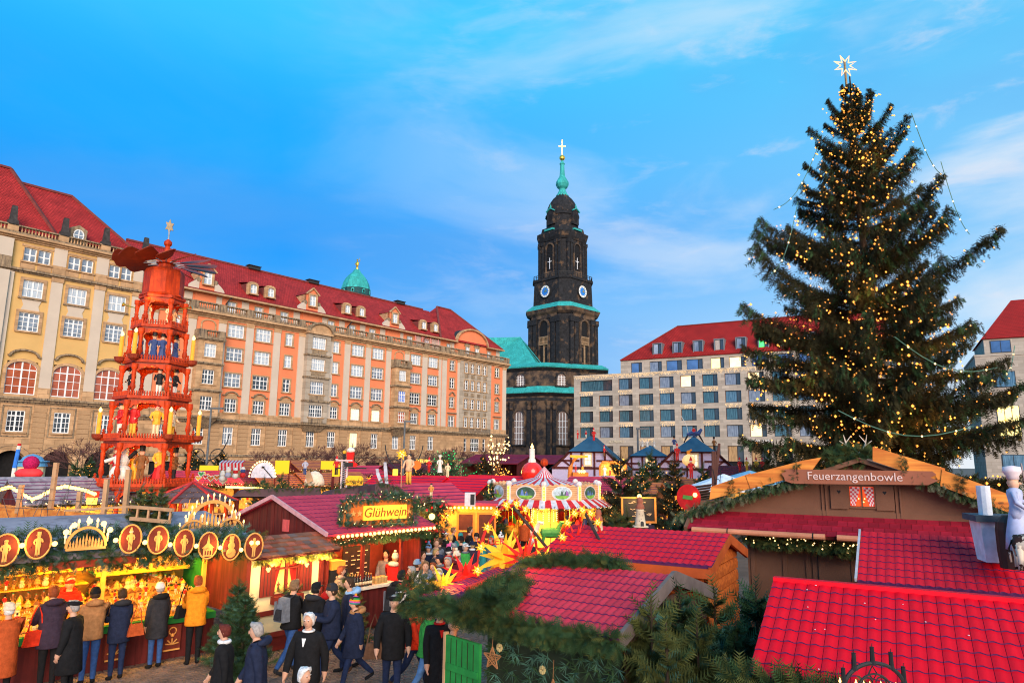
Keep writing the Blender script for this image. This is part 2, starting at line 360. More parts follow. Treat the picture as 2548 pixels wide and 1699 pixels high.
def salmon_building():
 t = thing('apartment_building', 'long salmon pink building with sandstone base, red tiled roof and dormers beside the church', 'building', LB_O, LB_R)
 XL, XR = -57.9, .1
 singles = [-55.1, -41.25, -34.3]; doubles = [-48.15, -44.7, -30.8, -27.35, -20.35, -16.85]
 rows = [(9.08, 1.52), (11.92, 1.58), (14.88, 1.5), (17.6, 1.5)]
 wall = MB(); ops = []; W = []
 for x in singles + doubles:
  W.append((x, rows[0][0], 1.42, 1.52, 4, 3, 0))
  for j in (1, 2, 3): W.append((x, rows[j][0], 1.95 if x in doubles else .98, rows[j][1], 4 if x in doubles else 2, 3, j))
 for x in (-12.75, -2.2):
  W.append((x, 8.45, 1.3, 2.2, 4, 3, 0))
  for j in (1, 2, 3): W.append((x, rows[j][0], 1.02, 1.55, 2, 3, j))
 for x in (-9.58, -8.12, -6.66, -5.2):
  for j in range(4): W.append((x, rows[j][0], .84, 1.55, 2, 3, j))
 for w in W: ops.append((w[0] - w[2] / 2, w[0] + w[2] / 2, w[1], w[1] + w[3]))
 bays = [-58.6] + [-55.1, -51.55, -48.15, -44.7, -41.25, -37.4, -34.3, -30.8, -27.35, -23.6, -20.35, -16.85]
 mez = [(x, 5.45, 1.25, 1.97) for x in bays[1:]] + [(-9.45, 5.4, .75, 1.97), (-7.28, 5.4, 2.1, 1.97), (-5.1, 5.4, .75, 1.97)]
 mops = [(x - w / 2, x + w / 2, z, z + h) for x, z, w, h in mez]
 shops = [(x - 1.25, x + 1.25, .2, 3.6) for x in bays[1:]] + [(-12.9, -11.9, .2, 3.3), (-10, -8.9, .2, 3.5), (-8.2, -6.4, .2, 3.5), (-5.6, -3.8, .2, 3.5), (-2.9, -1.2, .2, 3.5)]
 b = MB(); wall_open(b, XL, XR, -1, 8.2, mops + shops, 0, SAND, .3)
 b.box((XL, -.12, 4.15), (XR, .01, 4.4), SANDD)
 b.quad((XR, 0, -1), (XR, 14, -1), (XR, 14, 8.2), (XR, 0, 8.2), SAND); b.build('ground_storey_wall', t)
 b = MB(); wall_open(b, XL, -11.2, 8.2, 20.1, ops, 0, SALMON, .22); wall_open(b, -3.65, XR, 8.2, 20.1, ops, 0, SALMON, .22)
 b.quad((XR, 0, 8.2), (XR, 14, 8.2), (XR, 14, 22.6), (XR, 0, 20.1), SALMON); b.build('wall', t)
 b = MB(); wall_open(b, -11.2, -3.65, 8.2, 20.1, ops, -.06, GREYST, .28)
 for x in (-8.85, -7.39, -5.93): b.box((x - .06, -.12, 8.6), (x + .06, -.06, 19.5), GREYST)
 for x in (-9.58, -8.12, -6.66, -5.2):
  for z in (10.95, 13.85, 16.75): b.box((x - .4, -.1, z), (x + .4, -.06, z + .55), SANDD)
 b.build('stone_panel_wall', t)
 pl = [(-57.4, .9), (-53.3, .9), (-49.85, .88), (-46.48, .92), (-42.92, .9), (-39.5, .86), (-35.2, .8), (-32.55, .9), (-29.07, .88), (-25.5, .86), (-22.08, .86), (-18.58, 1.0), (-15.45, .5), (-14.5, .95), (-11.4, .45), (-.36, .9)]
 for x, w in pl:
  p = MB(); p.box((x - w / 2, -.14, 9.0), (x + w / 2, 0.0, 19.0), CREAM); p.box((x - w / 2 - .04, -.18, 19.0), (x + w / 2 + .04, 0, 19.4), SAND)
  p.box((x - w / 2 - .03, -.17, 8.3), (x + w / 2 + .03, 0, 9.0), SAND); p.build('pilaster', t)
 for x in (-13.4, -1.9, -11.35): pass
 gl = {3: [GLASSC], 2: [GLASSC, GLASSC, GLASSH], 1: [GLASSH, GLASSH, GLASSD], 0: [GLASSD]}  # paler panes in the upper rows imitate the sky mirrored there
 for k, (x, z, w, h, nx, ny, r) in enumerate(W):
  g = gl[r][(k * 7) % len(gl[r])] if x > -56 and x < -26 else (GLASSD if r < 2 else GLASSH if r == 2 else GLASSC)
  if x > -15: g = GLASSD
  if r == 0 and x in (-30.8, -27.35): g = LITW
  window(t, x, z, w, h, g, nx=nx, ny=ny, surround=.13)
 for k, (x, z, w, h) in enumerate(mez):
  g = LITY if x == -30.8 else (GLASSH if k in (2, 9) else GLASSD)
  window(t, x, z, w, h, g, y=.12, nx=4 if w > 1 else 1, ny=3, surround=0)
 b = MB(); pediment_arc(b, 0, 10.98, 2.1, SANDD); b.box((-.7, -.06, 10.72), (.7, 0, 11.2), SAND); hm = b.mesh('window_hood')
 for x in singles + doubles: obj('window_hood', hm, t, (x, 0, 0))
 b = MB(); pediment_arc(b, 0, 13.85, 1.3, SANDD); b.box((-.95, -.3, 11.0), (.95, 0, 11.15), SANDD); hm = b.mesh('window_hood')
 for x in (-12.75, -2.2): obj('window_hood', hm, t, (x, 0, 0))
 b = MB(); cornice(b, XL, XR + .3, 7.75, [(.15, .1), (.18, .25), (.22, .5)], SANDD); cornice(b, XL, XR, 8.3, [(.7, .06)], SAND); b.build('string_course', t)
 b = MB(); cornice(b, XL, XR + .5, 19.4, [(.2, .12), (.2, .35), (.25, .7)], SAND); b.box((XL, -.5, 20.05), (XR + .4, 1.5, 20.2), SANDD); b.build('cornice', t)
 b = MB(); baluster_row(b, XL, XR + .3, 20.2, .85, -.3, SANDD, SANDD, [x for x in (-57.3, -53.4, -50.2, -46.8, -43.3, -39.8, -35.4, -32.6, -29.1, -25.6, -22.1, -18.6, -15.3, -14.2, -11.2, -7.4, -3.7, 0.0)])
 b.build('balustrade', t, kind='stuff')
 aw = [(x, 20.75, 1.05, 1.25) for x in bays] + [(-12.1, 20.8, 1.0, 1.2), (-8.35, 20.8, .95, 1.2), (-6.1, 20.8, .95, 1.2), (-2.6, 20.8, .9, 1.2)]
 b = MB(); wall_open(b, XL, XR - .9, 20.15, 22.6, [(x - w / 2, x + w / 2, z, z + h) for x, z, w, h in aw], 1.5, SALMON, .2)
 b.quad((XR - .9, 1.5, 20.15), (XR - .9, 14, 20.15), (XR - .9, 14, 22.6), (XR - .9, 1.5, 22.6), SALMON)
 for x, w in pl: b.box((x - .45, 1.42, 20.15), (x + .45, 1.5, 22.3), CREAM)
 b.build('attic_wall', t)
 for x, z, w, h in aw: window(t, x, z, w, h, GLASSC, y=1.5, nx=2, ny=2, surround=.1, sill=False)
 b = MB(); RY, RZ = 8.0, 28.42
 b.slab([(XL, .9, 22.5), (-10.5, .9, 22.5), (-10.5, RY, RZ), (XL - 0.0, RY, RZ)], .12, ROOF)
 b.quad((XL, RY, RZ), (-10.5, RY, RZ), (-10.5, 15, 22.5), (XL, 15, 22.5), ROOF)
 b.build('roof', t)
 b = MB(); E0, E1 = (-14.6, .8, 22.55), (.3, .8, 22.55); R0, R1 = (-9.3, 7.4, 29.3), (-6.0, 7.4, 29.3); B0, B1 = (-14.6, 15, 22.5), (.3, 15, 22.5)
 b.quad(E0, E1, R1, R0, ROOF); b.add([E1, B1, R1], [(0, 1, 2)], ROOF); b.add([B0, E0, R0], [(0, 1, 2)], ROOF); b.quad(B1, B0, R0, R1, ROOF)
 for p, q in ((E0, R0), (R0, R1), (R1, E1)): b.beam(Vector(p) + Vector((0, 0, .06)), Vector(q) + Vector((0, 0, .06)), .3, .2, ROOFD)
 b.build('hip_roof', t)
 b = MB(); b.beam((XL, RY, RZ + .05), (-12, RY, RZ + .05), .34, .22, ROOFD); b.box((XL, .55, 22.35), (-14.4, 1.5, 22.52), SAND); b.box((XL, .7, 22.5), (-14.4, .98, 22.64), ROOFD)
 b.box((-14.6, .5, 22.35), (-11, 1.5, 22.54), SAND); b.box((-3.6, .5, 22.35), (.4, 1.5, 22.54), SAND); b.build('eave', t)
 for x in (-51.35, -37.4, -23.5):
  d = MB(); d.extr([(-1.25, 20.2), (1.25, 20.2), (1.25, 23.1), (.85, 23.4), (.85, 25.0), (0, 25.75), (-.85, 25.0), (-.85, 23.4), (-1.25, 23.1)], (x, 1.4, 0), (1, 0, 0), (0, 0, 1), (0, 1, 0), .5, SALMON)
  for sgn in (-1, 1):
   pts = [(sgn * .9, 22.6), (sgn * 2.2, 22.6)] + [(sgn * (2.2 - 1.2 * i / 6), 22.7 + 1.25 * (i / 6) ** .6) for i in range(7)] + [(sgn * .9, 23.95)]
   d.extr(pts if sgn > 0 else pts[::-1], (x, 1.32, 0), (1, 0, 0), (0, 0, 1), (0, 1, 0), .5, CREAM)
   d.lathe([(0, 0), (.26, 0), (.26, .6), (0, .6)], SANDD, 10, (x + sgn * 1.0, 1.9, 23.85), Matrix.Rotation(pi / 2, 3, 'X'))
   d.beam((x + sgn * 1.0, 1.3, 24.98), (x, 1.3, 25.86), .3, .14, SAND)
   d.quad((x, 1.5, 25.75), (x, 5, 25.75), (x + sgn * .95, 4.2, 25.0), (x + sgn * .95, 1.5, 25.0), ROOF); d.quad((x + sgn * .85, 1.5, 22.6), (x + sgn * .85, 4.3, 24.9), (x + sgn * .85, 1.5, 25), (x + sgn * .85, 1.5, 24), SAND)
  o = d.build('gabled_dormer', t); window(o, x, 23.45, .95, 1.4, GLASSC, y=1.22, nx=2, ny=2, surround=.2)
 for x in (-45.42, -43.1, -31.5, -29.08, -17.3, -14.83):
  d = MB(); pts = [(-.72, 23.45), (.72, 23.45), (.72, 24.8)] + [(.72 * cos(pi * i / 6), 24.8 + .32 * sin(pi * i / 6)) for i in range(1, 6)] + [(-.72, 24.8)]
  d.extr(pts, (x, 1.9, 0), (1, 0, 0), (0, 0, 1), (0, 1, 0), .3, SAND)
  d.hexa([(x - .7, 2.1, 23.5), (x + .7, 2.1, 23.5), (x + .7, 2.3, 23.5), (x - .7, 2.3, 23.5), (x - .7, 2.1, 24.85), (x + .7, 2.1, 24.85), (x + .7, 3.9, 24.9), (x - .7, 3.9, 24.9)], ROOFD)
  d.quad((x - .85, 1.85, 24.9), (x + .85, 1.85, 24.9), (x + .7, 4.3, 25.3), (x - .7, 4.3, 25.3), ROOFD)
  o = d.build('dormer', t); window(o, x, 23.62, .86, 1.15, GLASSC, y=1.74, nx=2, ny=2, surround=.12, arch=.2)
 d = MB(); d.extr([(-3.6, 20.2), (3.6, 20.2), (3.6, 22.4)] + [(3.6 * cos(pi * i / 14), 22.5 + 2.3 * sin(pi * i / 14)) for i in range(1, 14)] + [(-3.6, 22.4)], (-7.25, 1.15, 0), (1, 0, 0), (0, 0, 1), (0, 1, 0), .4, SALMON)
 pts = [(-7.25 + 3.7 * cos(pi * i / 16), 22.5 + 2.42 * sin(pi * i / 16)) for i in range(17)]
 for p, q in zip(pts, pts[1:]): d.beam((p[0], 1.0, p[1]), (q[0], 1.0, q[1]), .5, .24, SAND); d.quad((p[0], 1.2, p[1]), (q[0], 1.2, q[1]), (q[0], 4.5, q[1] + .2), (p[0], 4.5, p[1] + .2), IRON)
 for x in (-8.35, -6.1):
  d.extr([(-.75, 22.15), (.75, 22.15), (0, 22.85)], (x, 1.0, 0), (1, 0, 0), (0, 0, 1), (0, 1, 0), .2, SANDD); window(t, x, 20.8, .95, 1.2, GLASSC, y=.98, nx=2, ny=2, surround=.1, sill=False)
 d.build('arched_gable', t)
 for x, w, three in ((-51.45, 2.8, 0), (-23.55, 2.7, 0)):
  o_ = MB(); y0 = -1.0
  wall_open(o_, x - w / 2, x + w / 2, 8.4, 16.7, [(x - .68, x + .68, z, z + h) for z, h in rows[:3]], y0, SAND if x > -40 else SAND, .25)
  for sgn in (-1, 1): o_.quad((x + sgn * w / 2, y0, 8.4), (x + sgn * (w / 2), 0, 8.4), (x + sgn * (w / 2), 0, 16.7), (x + sgn * w / 2, y0, 16.7), SAND)
  for z in (8.2, 11.05, 14.0, 16.7): cornice(o_, x - w / 2 - .2, x + w / 2 + .2, z, [(.12, .12), (.16, .28)], SANDD, y0)
  for z in (8.2, 11.05, 14.0, 16.7): o_.box((x - w / 2 - .2, y0, z + .02), (x + w / 2 + .2, 0, z + .26), SANDD)
  o_.hexa([(x - .7, -.2, 7.2), (x + .7, -.2, 7.2), (x + .7, 0, 7.2), (x - .7, 0, 7.2), (x - w / 2, y0, 8.2), (x + w / 2, y0, 8.2), (x + w / 2, 0, 8.2), (x - w / 2, 0, 8.2)], SANDD)
  oo = o_.build('oriel', t)
  bb = MB(); baluster_row(bb, x - w / 2 - .1, x + w / 2 + .1, 17.0, .85, y0, SANDD, SANDD, [x - w / 2 + .3, x + w / 2 - .3])
  for sgn in (-1, 1): bb.box((x + sgn * (w / 2) - .15, y0 + .2, 17), (x + sgn * w / 2 + .15, 0, 17.85), SANDD)
  bb.build('balcony', t)
  for z, h in rows[:3]:
   g = GLASSD if z < 12 else GLASSC
   if x > -40: g = {9.08: GLASSR, 11.92: mat('blue_blind_glass', (.12, .22, .62), .2, .1), 14.88: GLASSC}[z]
   window(t, x, z, 1.38, h, g, y=y0 + .1, nx=4, ny=3, surround=.1)
  window(t, x, 17.3, 1.45, 1.8, GLASSC, nx=4, ny=3, surround=.16, arch=.4, sill=False)
 x, w = -37.4, 3.35
 o_ = MB(); y0 = -.8
 wall_open(o_, x - w / 2, x + w / 2, 8.4, 19.5, [(x - 1.0, x + 1.0, z, z + h) for z, h in rows], y0, GREYST, .25)
 for sgn in (-1, 1): o_.quad((x + sgn * w / 2, y0, 8.4), (x + sgn * w / 2, 0, 8.4), (x + sgn * w / 2, 0, 19.5), (x + sgn * w / 2, y0, 19.5), GREYST)
 for z in (8.1, 10.95, 13.9, 16.7): o_.box((x - w / 2 - .12, y0 - .22, z), (x + w / 2 + .12, 0, z + .2), SANDD)
 for z in (8.35, 11.25, 14.2, 17.0): o_.box((x - 1.0, y0 - .06, z + .02), (x + 1.0, y0, z + .52), SANDD)
 o_.hexa([(x - 1.2, -.2, 7.3), (x + 1.2, -.2, 7.3), (x + 1.2, 0, 7.3), (x - 1.2, 0, 7.3), (x - w / 2, y0, 8.1), (x + w / 2, y0, 8.1), (x + w / 2, 0, 8.1), (x - w / 2, 0, 8.1)], SANDD)
 pts = [(x + 1.75 * cos(pi * i / 10), 19.75 + 1.15 * sin(pi * i / 10)) for i in range(11)]
 o_.extr([(p[0], p[1]) for p in pts], (0, y0 - .1, 0), (1, 0, 0), (0, 0, 1), (0, 1, 0), .6, SAND)
 for p, q in zip(pts, pts[1:]): o_.beam((p[0], y0 - .15, p[1]), (q[0], y0 - .15, q[1]), .5, .22, SANDD)
 o_.box((x - w / 2 - .2, y0 - .3, 19.45), (x + w / 2 + .2, 0, 19.75), SAND); o_.build('bay_oriel', t)
 for z, h in rows: window(t, x, z, 2.0, h, GLASSC if z > 14 else GLASSH if z > 11 else GLASSD, y=y0 + .1, nx=6, ny=3, surround=.08)
 sb = MB(); sb.box((-.62, -.05, 0), (.62, .02, .42), SAND); sm = sb.mesh('stone_block')
 for a, c in zip(bays[1:], bays[2:]):
  for j in range(7): obj('stone_block', sm, t, ((a + c) / 2, -.01, 4.55 + j * .455))
 for x in (-49.0, -31.8, -18.0):   # drainpipes
  p = MB(); p.tube([(x + .3, .6, 22.3), (x, 1.2, 21.6), (x, 1.3, 20.3)], .07, IRON, 6); p.build('drainpipe', t)
 for x in (-42.2, -33.1, -16.9):
  p = MB(); p.box((x - .8, RY - .4, RZ), (x + .8, RY + .4, RZ + .35), IRON); p.box((x - .9, RY - .5, RZ + .42), (x + .9, RY + .5, RZ + .5), IRON); p.build('roof_vent', t)
 b = MB()
 for j, zz in enumerate((20.95, 21.25, 21.55, 21.85)): b.tube([(-20.4, .3, zz), (-15.4, .3, zz)], .035, mat('pink_rail_paint', (.7, .3, .3)), 5)
 for x in (-20.3, -18.8, -17.2, -15.6): b.tube([(x, .3, 20.9), (x, .3, 22.05)], .04, mat('pink_rail_paint', (.7, .3, .3)), 5)
 b.build('roof_guardrail', t)
 SG = mat('gilt_shop_letters', (.9, .6, .1), .4, emit=1.2, ecol=(1, .62, .1))
 for txt, x in (('ALTE POST', -18.2), ('CENTRAL', -13.2), ('DIE SUPPE', -7.3)):
  obj('shop_sign', text_mesh(txt, .62, SG, .03), t, (x, -.12, 3.85), rot=(pi / 2, 0, 0))
 LT = mat('window_lettering', (.5, .5, .45)); obj('window_lettering', text_mesh('NOVIKA', .5, LT, .01), t, (-7.28, .1, 6.4), rot=(pi / 2, 0, 0))
 return t
def yellow_building():
 t = thing('corner_building', 'ochre and cream building with arcades, obelisks and steep red hip roof', 'building', LB_O, LB_R)
 XL, XR, XM = -84.0, -57.9, -70.0
 cx = [-75.5, -68.28, -64.62, -61.0]
 b = MB(); ar = []
 mops = [(x - .68, x + .68, 6.15, 8.05) for x in cx]
 wall_open(b, XL, XR, 4.9, 9.1, mops, 0, SAND, .3)
 xs = XL
 for x in cx:
  n = 12; r = 1.3
  pts = [(x + r * cos(pi - pi * i / n), 3.2 + r * sin(pi * i / n)) for i in range(n + 1)]
  b.quad((xs, 0, -1), (x - r, 0, -1), (x - r, 0, 4.9), (xs, 0, 4.9), SAND)
  for p, q in zip(pts, pts[1:]):
   b.quad((p[0], 0, p[1]), (q[0], 0, q[1]), (q[0], 0, 4.9), (p[0], 0, 4.9), SAND); b.quad((p[0], 0, p[1]), (p[0], .9, p[1]), (q[0], .9, q[1]), (q[0], 0, q[1]), SAND)
  for sx in (-r, r): b.quad((x + sx, 0, -1), (x + sx, .9, -1), (x + sx, .9, 3.2), (x + sx, 0, 3.2), SAND)
  b.quad((x - r, .9, -1), (x + r, .9, -1), (x + r, .9, 4.6), (x - r, .9, 4.6), DARKIN)
  b.box((x - r, .6, 2.05), (x + r, .66, 2.15), mat('arcade_rail', (.1, .14, .17)))
  pts2 = [(x + 1.75 * cos(pi - pi * i / n), 3.2 + 1.75 * sin(pi * i / n)) for i in range(n + 1)]
  for p, q in zip(pts2[2:-2], pts2[3:-1]): b.beam((p[0], -.01, p[1]), (q[0], -.01, q[1]), .06, .05, SANDD)
  xs = x + r
 b.quad((xs, 0, -1), (XR, 0, -1), (XR, 0, 4.9), (xs, 0, 4.9), SAND); b.build('arcade_wall', t)
 ops = [(x - 1.2, x + 1.2, 9.5, 12.5) for x in cx] + [(x - .82, x + .82, z, z + 1.72) for x in cx for z in (15.3,)] + [(x - .82, x + .82, 18.45, 20.1) for x in cx]
 b = MB(); wall_open(b, XL, XR, 9.1, 20.9, ops, 0, OCHRE, .22); b.build('wall', t)
 tp = [x + s for x in cx for s in (-.57, .57)]
 b = MB(); wall_open(b, XL, XR, 20.9, 24.0, [(x - .5, x + .5, 21.8, 23.08) for x in tp], 0, OCHRE, .22)
 for x in cx: b.box((x - 1.25, -.05, 21.1), (x - .1, 0, 21.7), SAND); b.box((x + .1, -.05, 21.1), (x + 1.25, 0, 21.7), SAND); b.box((x - 1.3, -.06, 23.2), (x + 1.3, 0, 23.4), SAND)
 b.build('upper_wall', t)
 for x in (-66.42, -62.72, -59.2, -58.3):
  p = MB(); p.box((x - .47, -.14, 10.2), (x + .47, 0, 20.3), CREAM); p.box((x - .52, -.2, 20.3), (x + .52, 0, 20.75), SAND); p.box((x - .5, -.18, 9.2), (x + .5, 0, 10.2), SAND); p.build('pilaster', t)
  p = MB(); p.box((x - .55, -.1, 21.9), (x + .55, 0, 23.6), CREAM); p.box((x - .55, -.1, 21.0), (x + .55, 0, 21.9), SAND); p.build('panel', t)
 p = MB(); p.box((XL, -.45, 9.3), (XM - .3, 0, 20.6), CREAM); p.box((XL, -.4, 21.9), (XM - .3, 0, 23.6), CREAM); p.box((XL, -.42, 21.0), (XM - .3, 0, 21.9), SANDD); p.box((XM - .3, -.2, 9.3), (XM + .1, 0, 20.6), CREAM)
 p.build('corner_pier', t)
 for x in cx[1:]:
  window(t, x, 9.5, 2.4, 3.0, GLASSR, nx=4, ny=4, surround=.25, arch=.8, sill=False)
  window(t, x, 15.3, 1.64, 1.72, GLASSH, nx=4, ny=4, surround=.24); window(t, x, 18.45, 1.64, 1.6, GLASSC, nx=4, ny=2, surround=.24)
  window(t, x, 6.15, 1.36, 1.9, GLASSD, nx=4, ny=4, surround=.0)
  d = MB();
  for z0, z1 in ((5.75, 8.45),): d.beam((x - 1.05, -.02, z0), (x - 1.05, -.02, z1), .1, .1, SANDD); d.beam((x + 1.05, -.02, z0), (x + 1.05, -.02, z1), .1, .1, SANDD); d.beam((x - 1.1, -.02, z1), (x + 1.1, -.02, z1), .1, .1, SANDD); d.beam((x - 1.1, -.02, z0), (x + 1.1, -.02, z0), .1, .1, SANDD)
  pts = [(x - 1.25, 12.95)] + [(x + 1.1 * cos(pi - pi * i / 8), 13.0 + .55 * sin(pi * i / 8)) for i in range(9)] + [(x + 1.25, 12.95)]
  for q, r in zip(pts, pts[1:]): d.beam((q[0], -.15, q[1]), (r[0], -.15, r[1]), .3, .16, SANDD)
  d.extr([(-.75, 17.25), (.75, 17.25), (.6, 17.7), (.8, 18.25), (-.8, 18.25), (-.6, 17.7)], (x, -.06, 0), (1, 0, 0), (0, 0, 1), (0, 1, 0), .06, CREAM)
  d.box((x - 1.1, -.2, 18.26), (x + 1.1, 0, 18.4), SANDD); d.build('window_hood', t)
  for s in (-.57, .57): window(t, x + s, 21.8, 1.0, 1.28, GLASSH, nx=2, ny=2, surround=.06)
 b = MB(); cornice(b, XL, XR, 8.7, [(.15, .12), (.2, .3), (.2, .5)], SANDD); b.build('string_course', t)
 b = MB(); cornice(b, XL, XR, 20.65, [(.15, .15), (.2, .4)], SANDD); cornice(b, XL, XR, 23.6, [(.15, .15), (.15, .35), (.2, .6)], SAND); b.build('cornice', t)
 b = MB(); b.box((XL, -.4, 24.1), (XR, 1.2, 24.2), SANDD); baluster_row(b, XL, XR, 24.2, .75, -.15, SANDD, SAND, [-74, -70.5, -66.4, -62.7, -59.1, -58.2]); b.build('balustrade', t, kind='stuff')
 OB = mat('sooty_obelisk_stone', (.05, .045, .045), .9, .4, 3)
 for x in (-70.55, -66.35, -62.72, -58.9):
  p = MB(); p.box((x - .38, -.5, 24.9), (x + .38, .2, 25.3), OB); p.hexa([(x - .28, -.4, 25.3), (x + .28, -.4, 25.3), (x + .28, .1, 25.3), (x - .28, .1, 25.3), (x - .2, -.3, 26.7), (x + .2, -.3, 26.7), (x + .2, 0, 26.7), (x - .2, 0, 26.7)], OB); p.build('obelisk', t)
 d = MB(); d.extr([(-.85, 24.4), (.85, 24.4), (.7, 25.2), (.75, 26.1), (0, 26.5), (-.75, 26.1), (-.7, 25.2)], (-65.0, .4, 0), (1, 0, 0), (0, 0, 1), (0, 1, 0), .6, SANDD)
 d.hexa([(-65.7, 1, 24.4), (-64.3, 1, 24.4), (-64.3, 1.2, 24.4), (-65.7, 1.2, 24.4), (-65.75, 1, 26.1), (-64.25, 1, 26.1), (-64.25, 2.2, 26.2), (-65.75, 2.2, 26.2)], OB); o = d.build('oval_dormer', t)
 pw = MB(); pw.add([(-65 + .42 * cos(2 * pi * i / 16), .36, 25.45 + .52 * sin(2 * pi * i / 16)) for i in range(16)], [tuple(range(16))], GLASSH); pw.build('pane', o)
 pw = MB(); pw.tube([(-65 + .44 * cos(2 * pi * i / 16), .34, 25.45 + .54 * sin(2 * pi * i / 16)) for i in range(17)], .06, WHITE, 5); pw.box((-65.04, .32, 24.95), (-64.96, .36, 25.95), WHITE); pw.box((-65.4, .32, 25.42), (-64.6, .36, 25.48), WHITE); pw.build('window_frame', o)
 def hip(name, xr, yr, zr, xe, ye, ze, xl):
  b = MB(); b.quad((xl, ye, ze), (xe, ye, ze), (xr, yr, zr), (xl, yr, zr), ROOF); b.add([(xe, ye, ze), (xe, 2 * yr - ye, ze), (xr, yr, zr)], [(0, 1, 2)], ROOF); b.quad((xe, 2 * yr - ye, ze), (xl, 2 * yr - ye, ze), (xl, yr, zr), (xr, yr, zr), ROOF)
  b.beam((xl, yr, zr + .05), (xr, yr, zr + .05), .32, .22, ROOFD); b.beam((xe, ye, ze + .05), (xr, yr, zr + .05), .32, .22, ROOFD); b.build(name, t)
 hip('hip_roof', -64.3, 6, 31.05, -59.0, .7, 24.9, XL); hip('hip_roof', -70.0, 5.6, 32.1, -66.6, .4, 24.6, XL)
 sb = MB(); sb.box((-.52, -.05, 0), (.52, .02, .42), SAND); sm = sb.mesh('stone_block')
 for x in (-66.45, -62.8, -59.3, -70.2):
  for j in range(9): obj('stone_block', sm, t, (x, -.01, 4.3 + j * .46))
 b = MB(); b.quad((XR, 0, 9), (XR, 12, 9), (XR, 12, 24.2), (XR, 0, 24.2), OCHRE); b.build('side_wall', t)
 return t
SOOT = mat('soot_black_sandstone', (.020, .020, .023), .9, .4, 1.5, kind='patina', p=((.15, .088, .05), .55, .56, .72))
SOOT2 = mat('ashlar_sandstone', (.14, .088, .055), .9, .3, .7, kind='patina', p=((.022, .021, .024), .5, .40, .60))
def ring8(a, c, rot=0.0):
 h = a / 2; p = [(h - c, -h), (h, -h + c), (h, h - c), (h - c, h), (-h + c, h), (-h, h - c), (-h, -h + c), (-h + c, -h)]
 return [(x * cos(rot) - y * sin(rot), x * sin(rot) + y * cos(rot)) for x, y in p]
def stage(mb, levels, m):
 rs = [[(x, y, z) for x, y in ring8(a, c)] for z, a, c in levels]; vs = [p for r in rs for p in r]; fs = []
 for i in range(len(rs) - 1):
  for k in range(8): fs.append((i * 8 + k, i * 8 + (k + 1) % 8, (i + 1) * 8 + (k + 1) % 8, (i + 1) * 8 + k))
 fs.append(tuple((len(rs) - 1) * 8 + k for k in range(8))); mb.add(vs, fs, m)
def arch_poly(w, h, n=10): return [(-w / 2, 0), (w / 2, 0)] + [(w / 2 * cos(pi * i / n), h - w / 2 + w / 2 * sin(pi * i / n)) for i in range(n + 1)]
